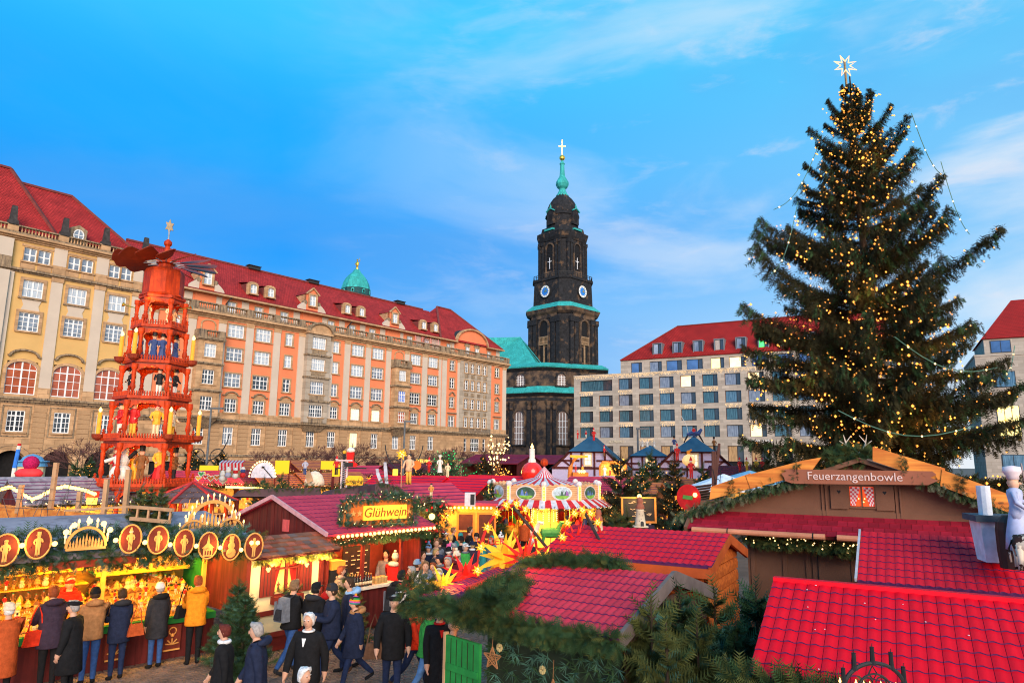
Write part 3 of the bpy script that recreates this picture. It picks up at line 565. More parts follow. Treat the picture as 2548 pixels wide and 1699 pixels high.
def church():
 c = Vector((14.05, 186.0, .3)); rz = radians(44.5)
 t = thing('church', 'soot black baroque church with green copper roofs and tall clock tower', 'church', c, rz)
 b = MB(); stage(b, [(-1, 15.2, 2.6), (43, 15.0, 2.6)], SOOT)
 for sx, sy in ((0, -1), (-1, 0), (1, 0), (0, 1)):      # corner pilasters on each face
  pass
 M4 = [Matrix.Rotation(k * pi / 2, 4, 'Z') for k in range(4)]
 for M_ in M4:
  b.M = M_
  for x in (-5.1, -3.4, 3.4, 5.1): b.box((x - .6, -7.85, 0), (x + .6, -7.4, 40.5), SOOT); b.box((x - .8, -8.05, 40.5), (x + .8, -7.4, 42), SOOT)
  b.box((-4.5, -7.7, 41.9), (4.5, -7.4, 43), SOOT2)
 b.build('tower_shaft', t)
 b = MB(); stage(b, [(42.8, 15.4, 2.6), (43.4, 16.6, 2.7), (44.2, 17.2, 2.8), (44.4, 17.2, 2.8)], SOOT2); b.build('tower_cornice', t)
 b = MB(); stage(b, [(44.4, 17.3, 2.8), (44.7, 17.0, 2.8), (46.0, 14.2, 2.2)], BRONZE); b.build('copper_skirt', t)
 b = MB(); stage(b, [(45.6, 13.6, 2.0), (52.6, 13.4, 2.2), (52.7, 14.0, 2.2), (53.4, 14.0, 2.2)], SOOT); b.build('clock_storey', t)
 b = MB(); stage(b, [(53.0, 10.6, 1.8), (64.6, 10.4, 1.8)], SOOT)
 for M_ in M4:
  b.M = M_
  for x in (-3.7, -2.5, 2.5, 3.7): b.box((x - .4, -5.6, 53.4), (x + .4, -5.2, 63.2), SOOT); b.box((x - .5, -5.75, 63.2), (x + .5, -5.2, 64.2), SOOT)
  b.box((-2.0, -5.4, 53.4), (2.0, -5.2, 55.6), SOOT2)
 b.build('belfry', t)
 b = MB(); stage(b, [(64.4, 10.8, 1.8), (65.2, 11.6, 1.9), (66.4, 12.2, 2.0), (66.6, 12.2, 2), (67.2, 10.4, 1.8), (68.4, 10.0, 1.8)], SOOT)
 for M_ in M4: b.M = M_; b.box((-1.6, -5.9, 67.2), (1.6, -4.8, 67.7), BRONZE)
 b.build('upper_cornice', t)
 b = MB(); b.lathe([(4.9, 68), (4.9, 68.6), (4.55, 68.8), (4.5, 72.0), (4.85, 72.2), (4.85, 72.7), (4.55, 72.9)], SOOT, 16); b.build('drum', t)
 b = MB(); b.lathe([(4.55, 72.6), (4.5, 73.6), (4.25, 75), (3.7, 76.4), (2.9, 77.6), (1.9, 78.6), (1.8, 79)], SOOT, 16, ); b.build('dome', t)
 for k in range(4):
  d = MB(M4[k]); d.extr([(-1.3, 69.2), (1.3, 69.2), (1.3, 72.2), (.9, 73.2), (0, 73.6), (-.9, 73.2), (-1.3, 72.2)], (0, -5.0, 0), (1, 0, 0), (0, 0, 1), (0, 1, 0), .9, SOOT)
  d.add([(.75 * cos(2 * pi * i / 12), -5.03, 71.1 + 1.15 * sin(2 * pi * i / 12)) for i in range(12)], [tuple(range(12))], DARKIN)
  for s in (-1, 1): d.beam((s * 1.5, -5.1, 73.0), (0, -5.1, 73.9), .5, .3, BRONZE)
  d.lathe([(.12, 73.8), (.3, 74.3), (.1, 74.9), (0, 75.4)], BRONZE, 6, (0, -5.0, 0)); d.build('oculus_dormer', t)
 b = MB(); b.lathe([(1.9, 78.6), (1.85, 79), (1.5, 79.4), (.95, 80.6), (.95, 81), (1.5, 81.5), (1.9, 82.4), (1.85, 83.0), (1.3, 84.0), (.85, 84.8), (.7, 86), (.6, 88.4), (.8, 88.7), (.5, 89.2), (.15, 89.8)], BRONZE, 12); b.build('spire', t)
 b = MB(); b.ball((0, 0, 90.6), .85, GOLD, 12); b.build('gilded_ball', t)
 b = MB(M=Matrix.Rotation(-rz, 4, 'Z')); b.box((-.09, -.09, 91.4), (.09, .09, 96), GOLD); b.box((-1.0, -.08, 94.1), (1.0, .08, 94.3), GOLD); b.ball((0, 0, 96), .2, GOLD, 6); b.build('cross', t)
 FR = mat('arch_sandstone', (.26, .17, .10), .9, .3, 1.2)
 for k in (0, 1, 3):
  o = MB(M4[k]); o.extr(arch_poly(2.3, 8.2), (0, -5.28, 55.0), (1, 0, 0), (0, 0, 1), (0, 1, 0), .1, DARKIN); pts = [(1.4 * cos(pi * i / 10), 62.1 + 1.4 * sin(pi * i / 10)) for i in range(11)]
  for p, q in zip([(1.4, 55)] + pts, pts + [(-1.4, 55)]): o.beam((p[0], -5.35, p[1]), (q[0], -5.35, q[1]), .4, .4, SOOT2)
  for j in range(8): o.box((-1.1, -5.36, 55.4 + j * .8), (1.1, -5.3, 55.5 + j * .8), SOOT)
  w_ = mat('white_cross_paint', (.7, .7, .72)); o.box((-.1, -5.44, 56.2), (.1, -5.38, 59.4), w_); o.box((-.7, -5.435, 58.2), (.7, -5.385, 58.4), w_); o.build('belfry_opening', t)
  o = MB(M4[k]); o.extr(arch_poly(3.1, 12.0), (0, -7.56, 29.5), (1, 0, 0), (0, 0, 1), (0, 1, 0), .1, SOOT2); o.extr(arch_poly(2.8, 6.0), (0, -7.62, 35.2), (1, 0, 0), (0, 0, 1), (0, 1, 0), .06, DARKIN)
  pts = [(1.75 * cos(pi * i / 10), 39.8 + 1.75 * sin(pi * i / 10)) for i in range(11)]
  for p, q in zip([(1.75, 29.5)] + pts, pts + [(-1.75, 29.5)]): o.beam((p[0], -7.7, p[1]), (q[0], -7.7, q[1]), .5, .5, SOOT2)
  o.box((-1.6, -8.0, 34.6), (1.6, -7.6, 34.9), FR); o.box((-1.6, -8.0, 36.6), (1.6, -7.6, 36.9), FR)
  for j in range(7): o.lathe([(.1, 34.9), (.17, 35.4), (.08, 36), (.15, 36.6)], FR, 5, (-1.4 + j * .466, -7.85, 0))
  for x in (-.85, .85): o.box((x - .45, -7.66, 30), (x + .45, -7.57, 34), DARKIN)
  o.box((-.25, -7.75, 29.5), (.25, -7.56, 34.6), FR); o.build('tower_window', t)
  cl = MB(M4[k]); BL = mat('clock_face_blue', (.04, .22, .62) if k == 0 else (.55, .6, .62), .5); WH = mat('clock_ring_white', (.8, .82, .8), .5)
  R_ = Matrix.Rotation(pi / 2, 3, 'X')
  def disc(r, y, m): cl.add([(r * cos(2 * pi * i / 24), y, 49.5 + r * sin(2 * pi * i / 24)) for i in range(24)], [tuple(range(24))], m)
  cl.lathe([(1.75, 0), (1.75, .5)], SOOT, 24, (0, -6.75, 49.5), R_)
  disc(1.65, -7.28, WH); disc(1.12, -7.3, mat('clock_face_blue_dial', (.03, .2, .62), .5) if k != 1 else mat('clock_face_pale_dial', (.5, .6, .68), .5))
  co = cl.build('clock', t)
  h = MB(M4[k])
  for i in range(12):
   a = 2 * pi * i / 12; h.beam((1.18 * sin(a), -7.32, 49.5 + 1.18 * cos(a)), (1.55 * sin(a), -7.32, 49.5 + 1.55 * cos(a)), .12, .03, IRON, up=(0, 1, 0))
  for a, L in ((radians(30), 1.4), (radians(95), .85)): h.beam((-.2 * sin(a), -7.36, 49.5 - .2 * cos(a)), (L * sin(a), -7.36, 49.5 + L * cos(a)), .2, .04, GOLD, up=(0, 1, 0))
  h.build('clock_hand', co)
 b = MB()
 r0 = ring8(13.6, 2.2)
 for k in range(8):
  p, q = Vector((*r0[k], 0)), Vector((*r0[(k + 1) % 8], 0))
  for j in range(9): s = p.lerp(q, j / 9); b.box((s.x - .07, s.y - .07, 53.4), (s.x + .07, s.y + .07, 54.5), IRON)
  b.beam(p + Vector((0, 0, 54.5)), q + Vector((0, 0, 54.5)), .14, .12, IRON); b.beam(p + Vector((0, 0, 54)), q + Vector((0, 0, 54)), .1, .08, IRON)
 b.build('gallery_railing', t)
 inv = (Matrix.Translation(c) @ Matrix.Rotation(rz, 4, 'Z')).inverted()
 def P(x, y, z): return Vector((x, y, z))
 A_, B_, C_, D_, E_ = (-20, 188), (6.6, 173.5), (9.2, 173.2), (25, 178.5), (30, 215)
 foot = [A_, B_, C_, D_, E_, (-20, 215)]
 def band(mb, z0, z1, o0, o1, m):
  cx_, cy_ = 5, 195
  for p, q in zip(foot, foot[1:]):
   def ex(pt, o): d = Vector((pt[0] - cx_, pt[1] - cy_)).normalized() * o; return pt[0] + d.x, pt[1] + d.y
   a, b_, e, f = ex(p, o0), ex(q, o0), ex(p, o1), ex(q, o1)
   mb.quad(P(*a, z0), P(*b_, z0), P(*f, z1), P(*e, z1), m)
 b = MB(inv); band(b, -1, 21.4, 0, 0, SOOT2); band(b, 19.5, 20.2, .1, .1, SOOT); band(b, 20.6, 21.4, .1, 1.1, SOOT); b.build('nave_wall', t)
 b = MB(inv); band(b, 21.4, 21.6, 1.1, 1.2, BRONZE); band(b, 21.6, 23.2, 1.2, -.6, BRONZE); b.build('copper_ledge', t)
 b = MB(inv); band(b, 22.4, 27.6, -.7, -.7, SOOT2); band(b, 27.2, 28.0, -.6, .4, SOOT); b.build('upper_nave_wall', t)
 b = MB(inv); band(b, 28.0, 28.3, .4, .6, BRONZE); band(b, 28.3, 29.4, .6, -1.5, BRONZE)
 ap0, ap1 = (-22, 191, 38.2), (2.2, 188, 38.4)
 b.quad(P(-20, 186, 28.9), P(6.6, 175, 28.9), P(*ap1), P(*ap0), BRONZE); b.quad(P(6.6, 175, 28.9), P(12, 176, 28.9), P(13, 198, 29), P(*ap1), BRONZE); b.quad(P(-20, 210, 29), P(*ap0), P(*ap1), P(13, 205, 29), BRONZE)
 b.quad(P(6.6, 174.5, 28.9), P(25, 179, 28.9), P(25, 200, 29.2), P(6, 200, 29.2), BRONZE)
 for i in range(7): b.beam(P(*ap1), P(-14 + i * 3.6, 184 - i * 1.5, 29.2), .2, .14, BRONZE)
 b.build('copper_roof', t)
 b = MB(inv); b.box((-6.2, 180.6, 31.6), (-3.8, 182.5, 32.6), DARKIN); b.quad((-6.6, 180.2, 32.7), (-3.4, 180.2, 32.7), (-3.4, 184.4, 33.8), (-6.6, 184.4, 33.8), BRONZE); b.build('copper_dormer', t)
 def on_face(p, q, s, z): return Vector((p[0] + (q[0] - p[0]) * s, p[1] + (q[1] - p[1]) * s, z)), Vector((q[0] - p[0], q[1] - p[1], 0)).normalized()
 GL = mat('leaded_glass', (.20, .14, .12), .3, .4, 1.5, spec=.6)
 for (p, q, s) in ((A_, B_, .62), (A_, B_, .83), (C_, D_, .24), (C_, D_, .62), (C_, D_, .86)):
  o, u = on_face(p, q, s, 0); nrm = Vector((u.y, -u.x, 0))
  for zb, w, h, off in ((8.2, 3.2, 9.0, .12), (23.2, 2.9, 3.6, -.55)):
   wd = MB(inv); oo = o + nrm * off + Vector((0, 0, zb))
   wd.extr(arch_poly(w, h), oo, u, (0, 0, 1), -nrm, .1, GL); pts = [(w / 2 * cos(pi * i / 10), h - w / 2 + w / 2 * sin(pi * i / 10)) for i in range(11)]
   for a, bb in zip([(w / 2, 0)] + pts, pts + [(-w / 2, 0)]): wd.beam(oo + u * a[0] + Vector((0, 0, a[1])) + nrm * .15, oo + u * bb[0] + Vector((0, 0, bb[1])) + nrm * .15, .45, .45, SOOT2)
   for i in (-.25, 0, .25): wd.beam(oo + u * (w * i) + nrm * .05, oo + u * (w * i) + Vector((0, 0, h - w * .25)) + nrm * .05, .12, .08, WHITE)
   for j in range(1, 5): wd.beam(oo - u * (w / 2) + Vector((0, 0, j * h * .17)) + nrm * .05, oo + u * (w / 2) + Vector((0, 0, j * h * .17)) + nrm * .05, .08, .08, WHITE)
   wd.beam(oo - u * (w / 2 + .4) + nrm * .2, oo + u * (w / 2 + .4) + nrm * .2, .7, .3, SOOT); wd.build('arched_window', t)
 for (p, q, s) in ((A_, B_, .5), (A_, B_, .73), (A_, B_, .95), (C_, D_, .05), (C_, D_, .43), (C_, D_, .76), (C_, D_, .97)):
  o, u = on_face(p, q, s, 0); nrm = Vector((u.y, -u.x, 0)); pl = MB(inv)
  for dx in (-.8, .8):
   oo = o + u * dx; pl.beam(oo + nrm * .15, oo + nrm * .15 + Vector((0, 0, 17.2)), 1.0, .6, SOOT, up=nrm); pl.lathe([(.55, 17.2), (.65, 17.6), (.55, 18.2), (.95, 19.3)], SOOT2, 6, oo + nrm * .3)
  pl.build('pilaster', t)
 return t
def town_hall_dome():
 t = thing('domed_tower', 'distant green copper dome with a gilded statue on top above the pink building', 'tower', (-54.2, 230, 0))
 b = MB(); b.lathe([(5.2, 0), (5.2, 56), (5.1, 60.5), (5.0, 62.0)], mat('dark_copper', (.02, .07, .075), .7, .4, 1), 8, a0=pi / 8); b.build('drum', t)
 for k in range(8):
  a = 2 * pi * k / 8; d = MB(M=Matrix.Rotation(a, 4, 'Z')); d.extr(arch_poly(1.1, 1.5, 6), (0, -4.95, 60.2), (1, 0, 0), (0, 0, 1), (0, 1, 0), .5, BRONZE); d.extr(arch_poly(.6, .9, 6), (0, -5.0, 60.4), (1, 0, 0), (0, 0, 1), (0, 1, 0), .04, DARKIN); d.build('dormer', t)
 b = MB(); b.lathe([(5.1, 62.0), (5.0, 62.4), (4.75, 63.2), (4.4, 64.5), (3.6, 66), (2.6, 67.2), (1.6, 68.1), (1.2, 68.8), (.7, 69.4)], BRONZE, 8, a0=pi / 8); b.build('dome', t)
 b = MB(); b.lathe([(.55, 69.4), (.5, 70), (.28, 70.2), (.5, 70.9), (.6, 71.6), (.3, 72.2), (.1, 72.4)], GOLD, 8); b.ball((0, 0, 72.75), .34, GOLD, 8); b.tube([(.4, 0, 71.7), (.9, 0, 72.5), (.7, 0, 73.4)], [.16, .12, .1], GOLD); b.tube([(-.4, 0, 71.7), (-.8, 0, 70.9)], [.16, .1], GOLD); b.build('gilded_statue', t)
HS = mat('pale_limestone_panels', (.40, .34, .285), .85, .10, .5, kind='ashlar', p=(1.33, .5, .01, (.62, .58, .52)))
def hotel():
 rz = -radians(28.54)
 t = thing('hotel', 'pale limestone hotel with square windows, red roof and strings of icicle lights beside the church', 'building', (12.38, 135, .3), rz)
 RT = mat('bright_clay_roof', (.42, .022, .018), .75, .18, .5, kind='tile', p=(.3, .26, .06, (.5, .4, .4)))
 BRZ = mat('bronze_window_reveal', (.30, .14, .09), .5, .1); FRM = mat('dark_window_frame', (.03, .035, .045), .4)
 XR = 55.0
 G = [mat('curtain_glass_teal', (.06, .15, .20), .07, .25, .8, spec=.9, kind='streak', p=((.02, .06, .09), 1.5, .45, .6)), mat('curtain_glass_blue', (.10, .20, .30), .07, .25, .8, spec=.9, kind='streak', p=((.035, .10, .17), 1.5, .45, .6)), mat('curtain_glass_grey', (.22, .26, .34), .07, .3, .8, spec=.9, kind='streak', p=((.10, .13, .2), 1.5, .5, .6))]
 SKYG = mat('sky_blue_glass', (.06, .13, .30), .05, .5, .3, spec=.9)
 cols = [2.62, 6.67, 10.64, 14.65, 18.6, 22.55, 26.55, 30.5, 34.45, 38.4, 42.4, 46.4, 50.4]
 wins = []
 for r, z in enumerate((8.5, 11.5, 14.53)):
  for i, x in enumerate(cols): wins.append((x, z, 2.75, 2.08, r, i))
 for i, x in enumerate(cols[2:] ): wins.append((x, 17.6, 2.7, 2.1, 3, i + 2))
 wins.append((4.7, 17.5, 6.6, 2.1, 3, 0))
 g_ops = [(x - 1.35, x + 1.35, 0.2, 6.95) for x in cols[1:]]
 b = MB(); wall_open(b, 0, XR, -1, 20.5, [(x - w / 2, x + w / 2, z, z + h) for x, z, w, h, r, i in wins] + g_ops, 0, HS, .42, rm=BRZ)
 b.quad((0, 18, -1), (0, 0, -1), (0, 0, 20.5), (0, 18, 20.5), HS); b.box((-.05, -.05, 20.5), (XR, .6, 20.75), HS); b.quad((0, 0, 20.5), (XR, 0, 20.5), (XR, 18, 20.5), (0, 18, 20.5), HS)
 b.build('wall', t)
 def pane_set(x, z, w, h, g, y=.3, mull=.72, parent=t):
  f = MB(); f.box((-w / 2, y - .03, 0), (-w / 2 + .08, y + .05, h), FRM); f.box((w / 2 - .08, y - .03, 0), (w / 2, y + .05, h), FRM); f.box((-w / 2 + .08, y - .03, h - .08), (w / 2 - .08, y + .05, h), FRM); f.box((-w / 2 + .08, y - .03, 0), (w / 2 - .08, y + .05, .08), FRM)
  xm = -w / 2 + w * mull; f.box((xm - .06, y - .04, .08), (xm + .06, y + .04, h - .08), FRM); f.quad((xm + .06, y, .08), (w / 2 - .08, y, .08), (w / 2 - .08, y, h - .08), (xm + .06, y, h - .08), GLASSD)
  k = ('hw', w, h, y, mull)
  if k not in WM: WM[k] = f.mesh('window')
  o = obj('window', WM[k], parent, (x, 0, z)); pk = ('hp', w, h, y, mull, g.name)
  if pk not in PANES:
   p = MB(); p.quad((-w / 2 + .08, y + .01, .08), (xm - .06, y + .01, .08), (xm - .06, y + .01, h - .08), (-w / 2 + .08, y + .01, h - .08), g); PANES[pk] = p.mesh('pane')
  obj('pane', PANES[pk], o); return o
 for x, z, w, h, r, i in wins:
  g = G[(i * 5 + r * 3 + i * r) % 3]
  if (r, i) in ((3, 8), (3, 5)): g = LITW
  if (r, i) == (0, 8): g = LITW
  pane_set(x, z, w, h, g)
 WR = mat('warm_shop_curtain', (.34, .22, .12), .4, .3, 1.5, emit=.12, ecol=(1, .55, .2), kind='streak', p=((.16, .10, .06), 2, .45, .6))
 for x in cols[1:]: pane_set(x, 4.2, 2.7, 2.75, WR, mull=.6)
 y = 2.2; tp = [(11.4, 2.2, SKYG), (15.2, 2.4, G[2]), (18.75, 2.95, SKYG), (22.6, 3.0, SKYG), (26.75, 2.4, LITY), (30.3, 2.9, LITW), (34.2, 2.9, SKYG), (38.3, 2.9, SKYG), (42, 2.9, SKYG), (46, 2.9, G[2])]
 k_ = 1.017
 b = MB(); wall_open(b, 9.0, XR, 20.5, 23.6, [(x + .8 - w / 2, x + .8 + w / 2, 20.95, 22.95) for x, w, g in tp], y, HS, .3); b.quad((9, 18, 20.5), (9, y, 20.5), (9, y, 23.6), (9, 18, 23.6), HS); b.build('top_storey_wall', t)
 for x, w, g in tp: pane_set(x + .8, 20.95, w, 2.0, g, y=y + .2)
 b = MB(); ye, ze, yr, zr = 1.9, 23.55, 8.2, 30.6
 b.slab([(9.0, ye, ze), (XR, ye, ze), (XR, yr, zr), (18.8, yr, zr)], .15, RT); b.add([(9.0, 16, ze), (9.0, ye, ze), (18.8, yr, zr)], [(0, 1, 2)], RT); b.quad((XR, 16, ze), (9, 16, ze), (18.8, yr, zr), (XR, yr, zr), RT)
 b.beam((9, ye, ze + .04), (18.8, yr, zr + .04), .2, .14, ROOFD); b.beam((18.8, yr, zr + .04), (XR, yr, zr + .04), .3, .16, ROOFD); b.build('roof', t)
 gb = [mat('dormer_glass_pale', (.30, .36, .46), .06, .3, .8, spec=.9), G[2], G[2], mat('dormer_glass_warm', (.42, .36, .32), .1), G[2], mat('dormer_glass_green', (.1, .8, .2), .3, .2, emit=.75, ecol=(.06, 1, .16)), mat('dormer_glass_mint', (.2, .5, .42), .1), G[2], G[2], G[2]]
 ALU = mat('zinc_dormer', (.22, .23, .25), .5, .1, metal=.4)
 for i in range(10):
  x = 16.3 + i * 3.87; d = MB(); y1 = 2.6
  for s in (-.85, .85): d.add([(x + s - .08, y1, 24.2), (x + s + .08, y1, 24.2), (x + s + .08, y1, 26.5), (x + s - .08, y1, 26.5), (x + s - .08, y1 + 2.1, 26.5), (x + s + .08, y1 + 2.1, 26.5)], [(0, 1, 2, 3), (3, 2, 5, 4), (0, 3, 4), (1, 5, 2)], ALU)
  d.box((x - .95, y1 - .05, 26.4), (x + .95, y1 + 2.1, 26.55), ALU); d.box((x - .95, y1 - .02, 24.1), (x + .95, y1 + .3, 24.22), ALU); o = d.build('dormer', t)
  pane_set(x, 24.22, 1.56, 2.18, gb[i], y=y1 + .12, mull=.62, parent=o)
 IC = glow('icicle_bulbs', (1, .62, .24), 3.2); WIRE = mat('pale_light_wire', (.5, .42, .3))
 def icicle(w, h, seed):
  rd = random.Random(seed); b = MB(); n = int(w / .2)
  for i in range(n):
   x = -w / 2 + w * (i + .5) / n; L = h * rd.uniform(.35, 1)
   b.quad((x - .012, -.1, 0), (x + .012, -.1, 0), (x + .012, -.1, -L), (x - .012, -.1, -L), WIRE)
   for j in range(max(2, int(L / .17))):
    z = -j * .17 - rd.uniform(0, .08); q = .026; xx = x + rd.uniform(-.03, .03); b.add([(xx - q, -.12, z), (xx, -.12 - q, z), (xx + q, -.12, z), (xx, -.12, z + q * 1.5), (xx, -.12, z - q * 1.5)], [(0, 1, 3), (1, 2, 3), (1, 0, 4), (2, 1, 4)], IC)
  return b.mesh('light_curtain')
 im = [icicle(2.9, .95, 3), icicle(2.9, .95, 4)]
 for r, z in enumerate((8.25, 11.25, 14.28, 17.4)):
  for i, x in enumerate(cols[:12]):
   if (r, i) in ((3, 0), (3, 2), (3, 4), (3, 6), (3, 8), (3, 10), (2, 1), (2, 3), (2, 5), (2, 7), (2, 9), (1, 0), (1, 2), (1, 4), (1, 6), (1, 8), (0, 3), (0, 5)): obj('light_curtain', im[i % 2], t, (x, 0, z))
 obj('light_curtain', icicle(44, .9, 9), t, (22, 0, 20.6))
 WL = mat('white_sign_letters', (.75, .74, .70), .5)
 obj('lettering', text_mesh('DRESDNER BANK', .72, WL, .04), t, (34.0, -.06, 7.72), rot=(pi / 2, 0, 0)); obj('lettering', text_mesh('ALTMARKT', .62, mat('cream_sign_letters', (.62, .54, .40), .6), .04), t, (8.6, -.06, 7.72), rot=(pi / 2, 0, 0))
 return t
def right_building():
 rz = -radians(28.54)
 t = thing('office_building', 'stone office building with red hip roof half hidden behind the Christmas tree', 'building', (12.38 + 66.5 * .8785, 135 - 66.5 * .4778, .3), rz)
 RT = MATS['bright_clay_roof']; XR = 40
 b = MB(); b.box((0, 0, -1), (XR, 16, 20.3), HS); b.box((-.1, -.12, 20.3), (XR, 16, 20.6), HS); b.box((1.5, 1.5, 20.6), (XR, 14, 23.2), HS); b.build('wall', t)
 b = MB(); b.slab([(1.2, 1.2, 23.2), (XR, 1.2, 23.2), (XR, 8, 30.2), (6.5, 8, 30.2)], .15, RT); b.add([(1.2, 14.5, 23.2), (1.2, 1.2, 23.2), (6.5, 8, 30.2)], [(0, 1, 2)], RT); b.quad((XR, 14.5, 23.2), (1.2, 14.5, 23.2), (6.5, 8, 30.2), (XR, 8, 30.2), RT); b.build('roof', t)
 def win(w, h, g, n):
  m = MB(); F_ = MATS['dark_window_frame']; m.box((-w / 2, -.08, 0), (w / 2, .02, h), F_)
  for i in range(n): m.quad((-w / 2 + .1 + (w - .1) * i / n, -.09, .1), (-w / 2 + (w - .1) * (i + 1) / n, -.09, .1), (-w / 2 + (w - .1) * (i + 1) / n, -.09, h - .1), (-w / 2 + .1 + (w - .1) * i / n, -.09, h - .1), g)
  return m.mesh('window')
 a, l, u = win(2.8, 2.4, MATS['curtain_glass_blue'], 2), win(2.8, 4.6, LITY, 3), win(2.6, 1.9, MATS['sky_blue_glass'], 2)
 for i in range(8):
  for j in range(4):
   if not (i == 0 and j in (1, 2)): obj('window', a, t, (3.4 + i * 4.4, 0, 3.2 + j * 4.1))
  obj('window', u, t, (3.6 + i * 4.4, 1.5, 20.95))
 obj('window', l, t, (3.4, 0, 8.2))
b = MB(); b.quad((-700, -300, 0), (700, -300, 0), (700, 900, 0), (-700, 900, 0), mat('grey_brown_paving', (.16, .115, .09), .85, .3, .35, bump=.3, bscale=12)); b.build('ground', kind='structure')
salmon_building(); yellow_building(); church(); town_hall_dome(); hotel(); right_building()
# == THE MARKET
rnd = random.Random(21)
FIR = mat('fir_needles', (.028, .062, .022), .8, .55, 1.8); FIR2 = mat('blue_fir_needles', (.05, .12, .085), .8, .5, 2.5); FIRD = mat('dark_spruce_needles', (.026, .024, .009), .85, .5, .9); FIRY = mat('yellowish_fir_needles', (.075, .085, .022), .8, .4, 2)
BARK = mat('bark', (.07, .045, .03), .9, .4, 6, kind='wood', p=((.03, .02, .015), (8, 8, 1)))
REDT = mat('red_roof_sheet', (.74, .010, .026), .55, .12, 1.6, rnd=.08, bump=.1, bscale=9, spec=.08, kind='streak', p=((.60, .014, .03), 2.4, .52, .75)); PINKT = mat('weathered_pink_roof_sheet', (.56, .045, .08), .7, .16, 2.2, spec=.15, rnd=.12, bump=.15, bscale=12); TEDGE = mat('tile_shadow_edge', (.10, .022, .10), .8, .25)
DKRED = mat('dark_red_stained_boards', (.13, .018, .016), .7, .25, 2, kind='wood', p=((.07, .01, .01), (9, 9, .8)))
OXRED = mat('oxblood_timber', (.16, .018, .012), .7, .2, 2)
ORANGEW = mat('orange_stained_planks', (.55, .13, .022), .65, .2, 3, rnd=.12, kind='wood', p=((.34, .07, .015), (.7, 14, 14)))
BROWNW = mat('brown_stained_planks', (.13, .062, .042), .8, .25, 4, rnd=.15, kind='wood', p=((.07, .033, .025), (.8, 12, 12)))
BROWNB = mat('brown_painted_boards', (.175, .082, .05), .75, .12, 2.0, bump=.2, bscale=60)
RAWW = mat('raw_orange_slab_wood', (.80, .29, .055), .7, .22, 1.5, kind='wood', p=((.55, .15, .03), (.5, 9, 9)))
PALEW = mat('pale_raw_wood', (.48, .27, .14), .75, .2, 3); PLYW = mat('laser_cut_plywood', (.72, .34, .09), .6, .12, 3)
PYRW = mat('orange_varnished_wood', (.56, .050, .006), .55, .3, 3, spec=.2, kind='wood', p=((.34, .028, .005), (7, 7, 1.2))); PYRD = mat('dark_varnished_wood', (.24, .035, .014), .5, .2, 3)
GREENP = mat('green_paint', (.018, .20, .04), .7, .3, 3, bump=.2, bscale=20); CREAMP = mat('cream_stall_paint', (.78, .62, .36), .7, .06, 1.2)
FELT = mat('grey_roofing_felt', (.30, .26, .30), .85, .2, 1.0, kind='streak', p=((.20, .17, .20), .6, .48, .62))
YELP = mat('yellow_ochre_paint', (.78, .36, .045), .6, .1)
BULB = glow('warm_bulb', (1.0, .56, .14), 3.6); BULBW = glow('white_warm_bulb', (1.0, .60, .24), 2.6); FLAME = glow('candle_flame_bulb', (1.0, .58, .16), 3.5); STARG = glow('lit_paper_star_yellow', (1.0, .46, .03), .95)
SPARK = glow('fairy_light', (1.0, .36, .055), 2.0); SPARKG = glow('green_fairy_light', (.03, .8, .2), 1.2)
for g_ in (BULB, BULBW, FLAME, SPARK, SPARKG): g_.cycles.emission_sampling = 'NONE'
for g_ in MATS.values():
 if g_.name == 'icicle_bulbs': g_.cycles.emission_sampling = 'NONE'
HORIZ = 0
def octa(b, c, r, m):
 x, y, z = c; b.add([(x + r, y, z), (x - r, y, z), (x, y + r, z), (x, y - r, z), (x, y, z + r), (x, y, z - r)], [(0, 2, 4), (2, 1, 4), (1, 3, 4), (3, 0, 4), (2, 0, 5), (1, 2, 5), (3, 1, 5), (0, 3, 5)], m)
def sprig(b, p, d, L, w, m, rd, n=4):
 """one needle spray: a spine with slim leaf faces to both sides"""
 d = Vector(d).normalized(); r = d.cross(Vector((rd.uniform(-1, 1), rd.uniform(-1, 1), rd.uniform(-.4, 1)))).normalized()
 vs = []; fs = []; p = Vector(p)
 for i in range(n):
  o = p + d * (L * i / n); e = L * (.55 - .25 * i / n)
  for s in (-1, 1):
   k = len(vs); q = o + d * e * .75 + r * (s * e * .8)
   vs += [o, o + d * (w * 1.2), q]; fs.append((k, k + 1, k + 2))
 k = len(vs); vs += [p + r * w * .3, p - r * w * .3, p + d * L * 1.15]; fs.append((k, k + 1, k + 2)); b.add(vs, fs, m)
